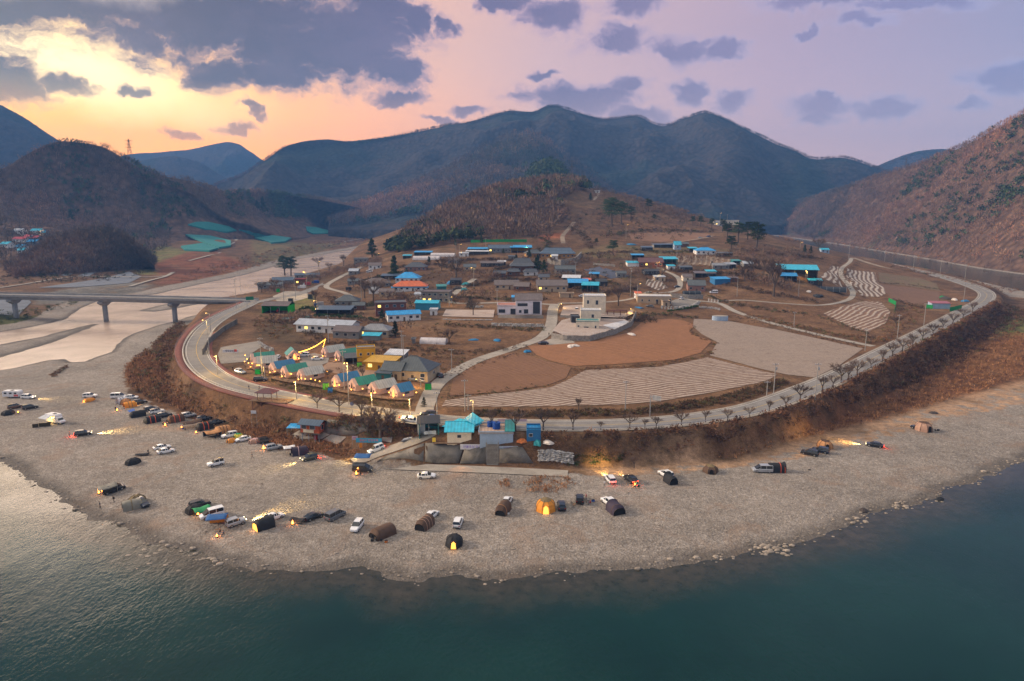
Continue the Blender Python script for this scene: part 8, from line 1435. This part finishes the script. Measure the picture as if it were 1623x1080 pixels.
hedge([(498, 504), (530, 505), (570, 508), (600, 512)], 40, 2.4, 'dark green hedge below the navy stall'); hedge([(476, 494), (492, 492), (500, 497)], 14, 2.6, 'green hedge left of the navy stall'); hedge([(1058, 496), (1085, 492), (1106, 488)], 30, 1.6, 'bright green ivy below the boulder wall'); hedge([(603, 438), (640, 440)], 18, 1.4, 'clipped hedge by the river lane house')
# ---------------------------------------------------------------- signs, banners, small things
def banner(px, py, w, h, z, c, txt, tcx, label, yaw=0, size=.5):
    p = place(px, py); t = thing('banner', label, 'banner', p, R(yaw)); MB().box(0, 0, z, w, .05, h).build('cloth', plain('banner_%s' % c[0], c[1], .7, var=.05), t)
    for x in (-w / 2, w / 2): MB().tube((x, .05, -.4), (x, .05, z + h / 2), .04, n=5).build('post', MTL, t)
    if txt: text_part(t, txt, (0, -.05, z), size, tcx)
banner(585, 707, 7.4, 1.3, 1.6, ('cyan', (.05, .35, .55)), '물놀이 안전구역', (.7, .15, .2), 'long cyan banner with red and white lettering above the ramp', -4, .8); banner(563, 704, 1.6, 1.1, 1.8, ('pink', (.55, .45, .55)), '주의', (.6, .05, .1), 'small pink sign left of the cyan banner', 0, .5); banner(572, 711, .9, 1.4, .9, ('orange', (.7, .25, .03)), '', (0, 0, 0), 'small orange notice under the cyan banner')
banner(753, 712, 8.0, 1.5, .6, ('white', (.6, .6, .66)), '산불조심 강조기간', (.15, .1, .55), 'white banner with blue and red lettering before the shop', -1, .85); banner(806, 711, 5.0, .7, .3, ('paleblue', (.42, .5, .58)), '쓰레기 되가져가기', (.3, .2, .4), 'pale blue banner before the rest house', 0, .4); banner(812, 676, 8, .7, 1.6, ('pinkish', (.6, .45, .52)), '', (0, 0, 0), 'pale pink banner on the roadside behind the rest house')
banner(366, 566, 6.2, 1.2, 2.4, ('white2', (.5, .52, .6)), '별빛글램핑', (.05, .06, .12), 'white sign board with dark lettering in the car park', 0, .9); banner(374, 566, 1.0, .9, 2.6, ('red', (.5, .08, .06)), '', (0, 0, 0), 'small red sign right of the car park board'); banner(404, 684, 1.6, 1.0, 6.2, ('white3', (.55, .57, .6)), '', (0, 0, 0), 'white square sign on a tall post above the reeds')
banner(688, 703, .9, 1.2, 1.0, ('yellow', (.7, .5, .05)), '', (0, 0, 0), 'small yellow and pink flag at the shop corner'); banner(1303, 618, .6, .6, 1.0, ('amber', (.7, .35, .02)), '', (0, 0, 0), 'amber chevron marker on the guard rail')
# direction sign over the road
p = place(1030, 660); t = thing('road_sign', 'overhead road sign gantry seen from behind beside the row field', 'road sign', p, R(-35)); MB().tube((0, 0, -.5), (0, 0, 6.2), .14, n=7).build('post', MTL, t); MB().tube((0, 0, 5.8), (2.6, 0, 5.8), .08).build('arm', MTL, t); b = MB()
b.box(1.9, .1, 5.6, 2.6, .05, 1.5).build('sign_plate', plain('sign_back', (.34, .35, .37), .6, .2), t); [MB().box(1.9, .0, z, 2.7, .08, .1).build('brace', MTL, t) for z in (5.1, 6.1)]
p = place(392, 487); t = thing('road_sign', 'green direction sign at the bridge end', 'road sign', p, R(20)); MB().tube((0, 0, -.5), (0, 0, 5.6), .13, n=7).build('post', MTL, t); MB().box(1.6, -.1, 4.8, 4.2, .08, 2.0).build('sign_plate', plain('sign_green', (.01, .16, .09), .5), t)
p = place(949, 679); sheet('road_patch', [(916, 668), (936, 668), (941, 680), (921, 680)], plain('beige_hatching', (.52, .36, .22), .8), .07, 1.5)
p = place(559, 662); t = thing('round_sign', 'round blue grey sign on lamp post by the road', 'road sign', p); MB().tube((0, 0, -.3), (0, 0, 4.4), .05).build('post', MTL, t); MB().tube((0, -.08, 4.2), (0, -.03, 4.2), .6, n=16).build('sign_plate', plain('sign_bluegrey', (.2, .22, .32), .5), t)
for i, (a, b) in enumerate([(633, 664), (648, 664), (346, 574)]):
    p = place(a, b); t = thing('traffic_cone', 'orange traffic cone, %s' % ('left of two by the junction', 'right of two by the junction', 'at the inner bend kerb')[i], 'traffic cone', p); MB().tube((0, 0, .03), (0, 0, .8), .2, .04, 8).build('cone', plain('cone_orange', (.8, .12, .03), .6), t); MB().box(0, 0, .03, .5, .5, .06).build('base', TRIM, t)
# green waste bins, tractor, trucks, boats, heaps
def bin_(px, py, c, label, s=1.0):
    t = thing('waste_bin', label, 'bin', place(px, py)); MB().box(0, 0, .7 * s, 1.3 * s, 1.0 * s, 1.4 * s, 0, .9).build('body', plain('bin_' + c, {'green': (.01, .35, .06), 'lime': (.15, .6, .05), 'blue': (.02, .15, .45), 'dark': (.04, .05, .05)}[c], .5), t); MB().box(0, 0, 1.45 * s, 1.3 * s, 1.0 * s, .1).build('lid', TRIM, t)
for a in [(409, 593, 'green', 'green bin beside the steps at the left deck', 1.3), (517, 617, 'lime', 'lime green play slide box below the deck', 1.5), (524, 622, 'blue', 'light blue tub beside the lime box', 1.2), (570, 582, 'lime', 'lime lit bin at the foot of yellow hut', 1.3), (679, 618, 'green', 'green bin at the lane hedge', 1.6), (461, 481, 'dark', 'dark grey box cabinet by the lit yard', 2.0), (492, 474, 'dark', 'dark green machine at the edge of lit yard', 2.0), (441, 463, 'green', 'bright green flat bin by the eateries', 1.6)]:
    bin_(*a)
p = GP; t = thing('tractor', 'red tractor parked inside the green garage', 'tractor', (p.x, p.y - 1.5, p.z), R(-80)); MB().box(.4, 0, 1.0, 2.2, .9, .8, 0, .9).build('bonnet', plain('tractor_red', (.4, .03, .04), .5), t); MB().box(-1.0, 0, 1.7, 1.3, 1.2, 1.5, 0, .88).build('cab', GLASS, t)
for x, r in ((1.2, .45), (-1.0, .8)):
    for y in (-.7, .7): w_ = link('wheel', wheel_mesh('tyre'), t); w_.location = (x, y, r); w_.scale = (r / .35, 1.8, r / .35); link('rim', wheel_mesh('rim'), w_)
def truck(px, py, head, cabc, boxc, label):
    t = thing('truck', label, 'truck', place(px, py), R(head), 'trucks in the village'); MB().box(1.9, 0, 1.25, 1.5, 1.8, 1.6, 0, .92).build('cab', paint(cabc), t); MB().box(2.32, 0, 1.62, .62, 1.6, .55, 0, .9).build('windscreen', GLASS, t); MB().box(-.9, 0, 1.6, 3.9, 1.95, 2.0).build('cargo_box', boxc, t)
    for x in (1.8, -1.6):
        for y in (-.85, .85): w_ = link('wheel', wheel_mesh('tyre'), t); w_.location = (x, y, .36); link('rim', wheel_mesh('rim'), w_)
truck(505, 486, 205, 'blue', MTL, 'blue cab truck with grey box beside lit yard'); truck(486, 453, 195, 'white', plain('truck_red', (.38, .03, .04), .5), 'red box truck on the river lane'); truck(478, 458, 190, 'silver', WHT, 'white truck parked behind the red box truck'); truck(553, 461, 80, 'navy', TRIM, 'dark blue small truck beside the forked lane'); truck(500, 450, 195, 'blue', MATS['tank_blue'], 'blue small truck beside the long dark blue shed')
def heap(px, py, w, h, c, label, cat='tarp heap', name='tarp_heap'):
    t = thing(name, label, cat, place(px, py), rng.uniform(0, 6)); b = MB(); n = 10; R0 = [.8 + .7 * random.random() for _ in range(n)]
    b.loft([[(w * k * R0[i] * cos(2 * pi * i / n) * .5, w * .7 * k * R0[(i + j) % n] * sin(2 * pi * i / n) * .5, z * h * .62 * (1 + .5 * (R0[(i * 3 + j) % n] - 1.15))) for i in range(n)] for j, (k, z) in enumerate(((1, -.2), (.95, .3), (.7, .75), (.35, 1), (.02, 1.02)))]); b.build('cover', plain('heap_' + c, {'blue': (.015, .15, .32), 'teal': (.02, .22, .26), 'white': (.55, .50, .46), 'black': (.02, .022, .025), 'dark': (.05, .04, .035), 'green': (.02, .25, .09), 'orange': (.5, .15, .04)}[c], .7), t)
for a in [(788, 545 - 5, 4, 1, 'blue', 'crumpled blue tarp on the dry grass below terrace'), (751, 539, 5, .9, 'blue', 'flat blue tarp left on the earth yard'), (835, 558, 4, 1.4, 'blue', 'blue tarp heap at the edge of the ploughed field'), (714, 450, 7, 3, 'blue', 'big blue tarp heap behind the grey house'), (738, 452, 7, 2.6, 'teal', 'teal tarp heap left of the yellow lamp'), (725, 458, 6, 2.4, 'dark', 'dark covered heap between the tarps'), (736, 460, 5, 2.2, 'teal', 'second teal tarp heap lower by the lane'),
          (1000, 531, 4.5, 1.2, 'white', 'white bag heap at the corner of villa wall'), (910, 549, 5, 1.2, 'white', 'pale bale heap on the ploughed field edge'), (903, 551, 2.5, .8, 'white', 'small pale sack left of the bale heap'), (1012, 488, 5, .8, 'blue', 'blue tarp lying before the beige building'), (851, 704, 2.6, 1.6, 'teal', 'teal covered heap under the blue container'), (868, 702, 3, 1.2, 'white', 'white sacks right of the blue container'), (828, 700, 2.4, 1.2, 'orange', 'orange crate heap left of the blue container'), (488, 503, 5, 1, 'teal', 'teal sheet heap beside the green garage'), (456, 505, 6, .9, 'teal', 'teal tarp below the open garage'), (1498, 474, 8, 2.2, 'dark', 'dark scrap heap inside the far bend'), (1493, 473, 4, 2.4, 'green', 'green covered heap left in the scrap yard'), (1512, 476, 5, 2, 'white', 'pale scrap heap right in the yard'), (1530, 478, 5, 1.6, 'blue', 'blue tarp heap at the far road bend'), (1000, 388, 10, 1.6, 'blue', 'blue tarp roof heap above the maroon farmhouse'), (1062, 399, 10, 1.4, 'dark', 'dark covered bank left of the tower shed'), (1296, 470, 8, 2, 'black', 'black covered heap under the big barn'), (1282, 463, 4, 1.6, 'white', 'white sacks under the orange barn lamp'), (1283, 745, 1, .3, 'dark', 'small dark driftwood pile on the right beach'), (1368, 810, 2.6, 1.0, 'dark', 'big dark boulder on the right beach'), (1490, 792, 2.2, 1.0, 'black', 'black boulder at the right waterline'), (955, 466, 6, 2, 'dark', 'dark covered car beside the turquoise barn'), (1480, 655, 3, .8, 'dark', 'dark driftwood lump on the far right beach'), (1373, 740, .01, .01, 'dark', 'x')][:-1]:
    heap(*a)
for i, (a, b) in enumerate([(648, 697), (643, 699)]):
    t = thing('rowing_boat', ('white kayak leaning on the slope by the stall', 'grey skiff beside the white kayak')[i], 'boat', place(a, b), R(40 + 20 * i)); n = 8; MB().loft([[(x, -w_, .5), (x, -w_ * .6, .12), (x, w_ * .6, .12), (x, w_, .5), (x, w_ * .8, .44), (x, -w_ * .8, .44)] for x, w_ in ((-1.9, .05), (-1.3, .38), (0, .5), (1.3, .38), (1.9, .05))]).build('hull', WHT if i == 0 else MTL, t); MB().box(0, 0, .42, .3, .8, .04).build('seat', WOODM, t)
# stones along the waterline (one could never count them)
st = MB(); r = np.random.default_rng(9); shp = np.array(sh)
k = (shp[:, 1] > 60) & (np.abs(shp[:, 0]) < 260); S_ = arr_line(np.c_[shp[k], np.zeros(k.sum())], 1500)
rock = MB(); 
for x, y, z in S_:
    if r.random() < .6: continue
    o = r.normal(0, 1.1, 2); X, Y = x + o[0], y + o[1] + .4; s = r.uniform(.12, .36) * (2.0 if r.random() < .05 else 1); g = gz(X, Y)
    if g > -1.2: rock.ball((X, Y, g + s * .2), s * 1.3, s, s * .6, 5, 3)
for cx, cy, n_, sp in ((500 / 1623, 0, 0, 0),): pass
for px, py, n_, sp in ((240, 880, 14, 9), (262, 896, 9, 8), (235, 866, 12, 5), (330, 888, 8, 4), (1215, 872, 26, 4), (1240, 876, 16, 3), (1130, 884, 8, 4), (1440, 806, 10, 4), (1350, 830, 8, 6)):
    c = atz(px, py, WL)
    for _ in range(n_):
        X, Y = c[0] + r.normal(0, sp * .45), c[1] + r.normal(0, sp * .3); s = r.uniform(.2, .6); g = max(gz(X, Y), WL - .25); rock.ball((X, Y, g + s * .15), s * 1.4, s, s * .6, 6, 4)
o = rock.build('shore_stones', plain('river_stone', (.27, .23, .19), .85, var=.5, sc=.5)); o['kind'] = 'stuff'
pebb = MB()
for _ in range(2600):
    a, b = r.uniform(20, 1600), r.uniform(610, 915); P0 = atz(a, b, .4)
    if sdf(np.array([P0[0]]), np.array([P0[1]]), gravw)[0] < 3 or sdf(np.array([P0[0]]), np.array([P0[1]]), FRONT_W)[0] > -2: continue
    s = r.uniform(.08, .22) * (1.8 if r.random() < .03 else 1); pebb.ball((P0[0], P0[1], gz(P0[0], P0[1]) + s * .1), s * 1.4, s, s * .6, 5, 3)
o = pebb.build('beach_stones', MATS['river_stone']); o['kind'] = 'stuff'
# ---------------------------------------------------------------- the air
hz = bpy.data.meshes.new('haze'); bm = bmesh.new(); bmesh.ops.create_cube(bm, size=1)
for v in bm.verts: v.co = Vector((v.co.x * 12400, v.co.y * 9900 + 50, -45 + (v.co.z + .5) * 625))
bm.to_mesh(hz); bm.free(); hzo = link('haze', hz, kind='stuff')
m = bpy.data.materials.new('haze'); m.use_nodes = True; nn_ = m.node_tree; nn_.nodes.clear()
pv = nn_.nodes.new('ShaderNodeVolumePrincipled'); pv.inputs['Color'].default_value = (.14, .36, .84, 1); pv.inputs['Density'].default_value = .00016; pv.inputs['Anisotropy'].default_value = 0
ou = nn_.nodes.new('ShaderNodeOutputMaterial'); nn_.links.new(pv.outputs[0], ou.inputs['Volume']); hz.materials.append(m)
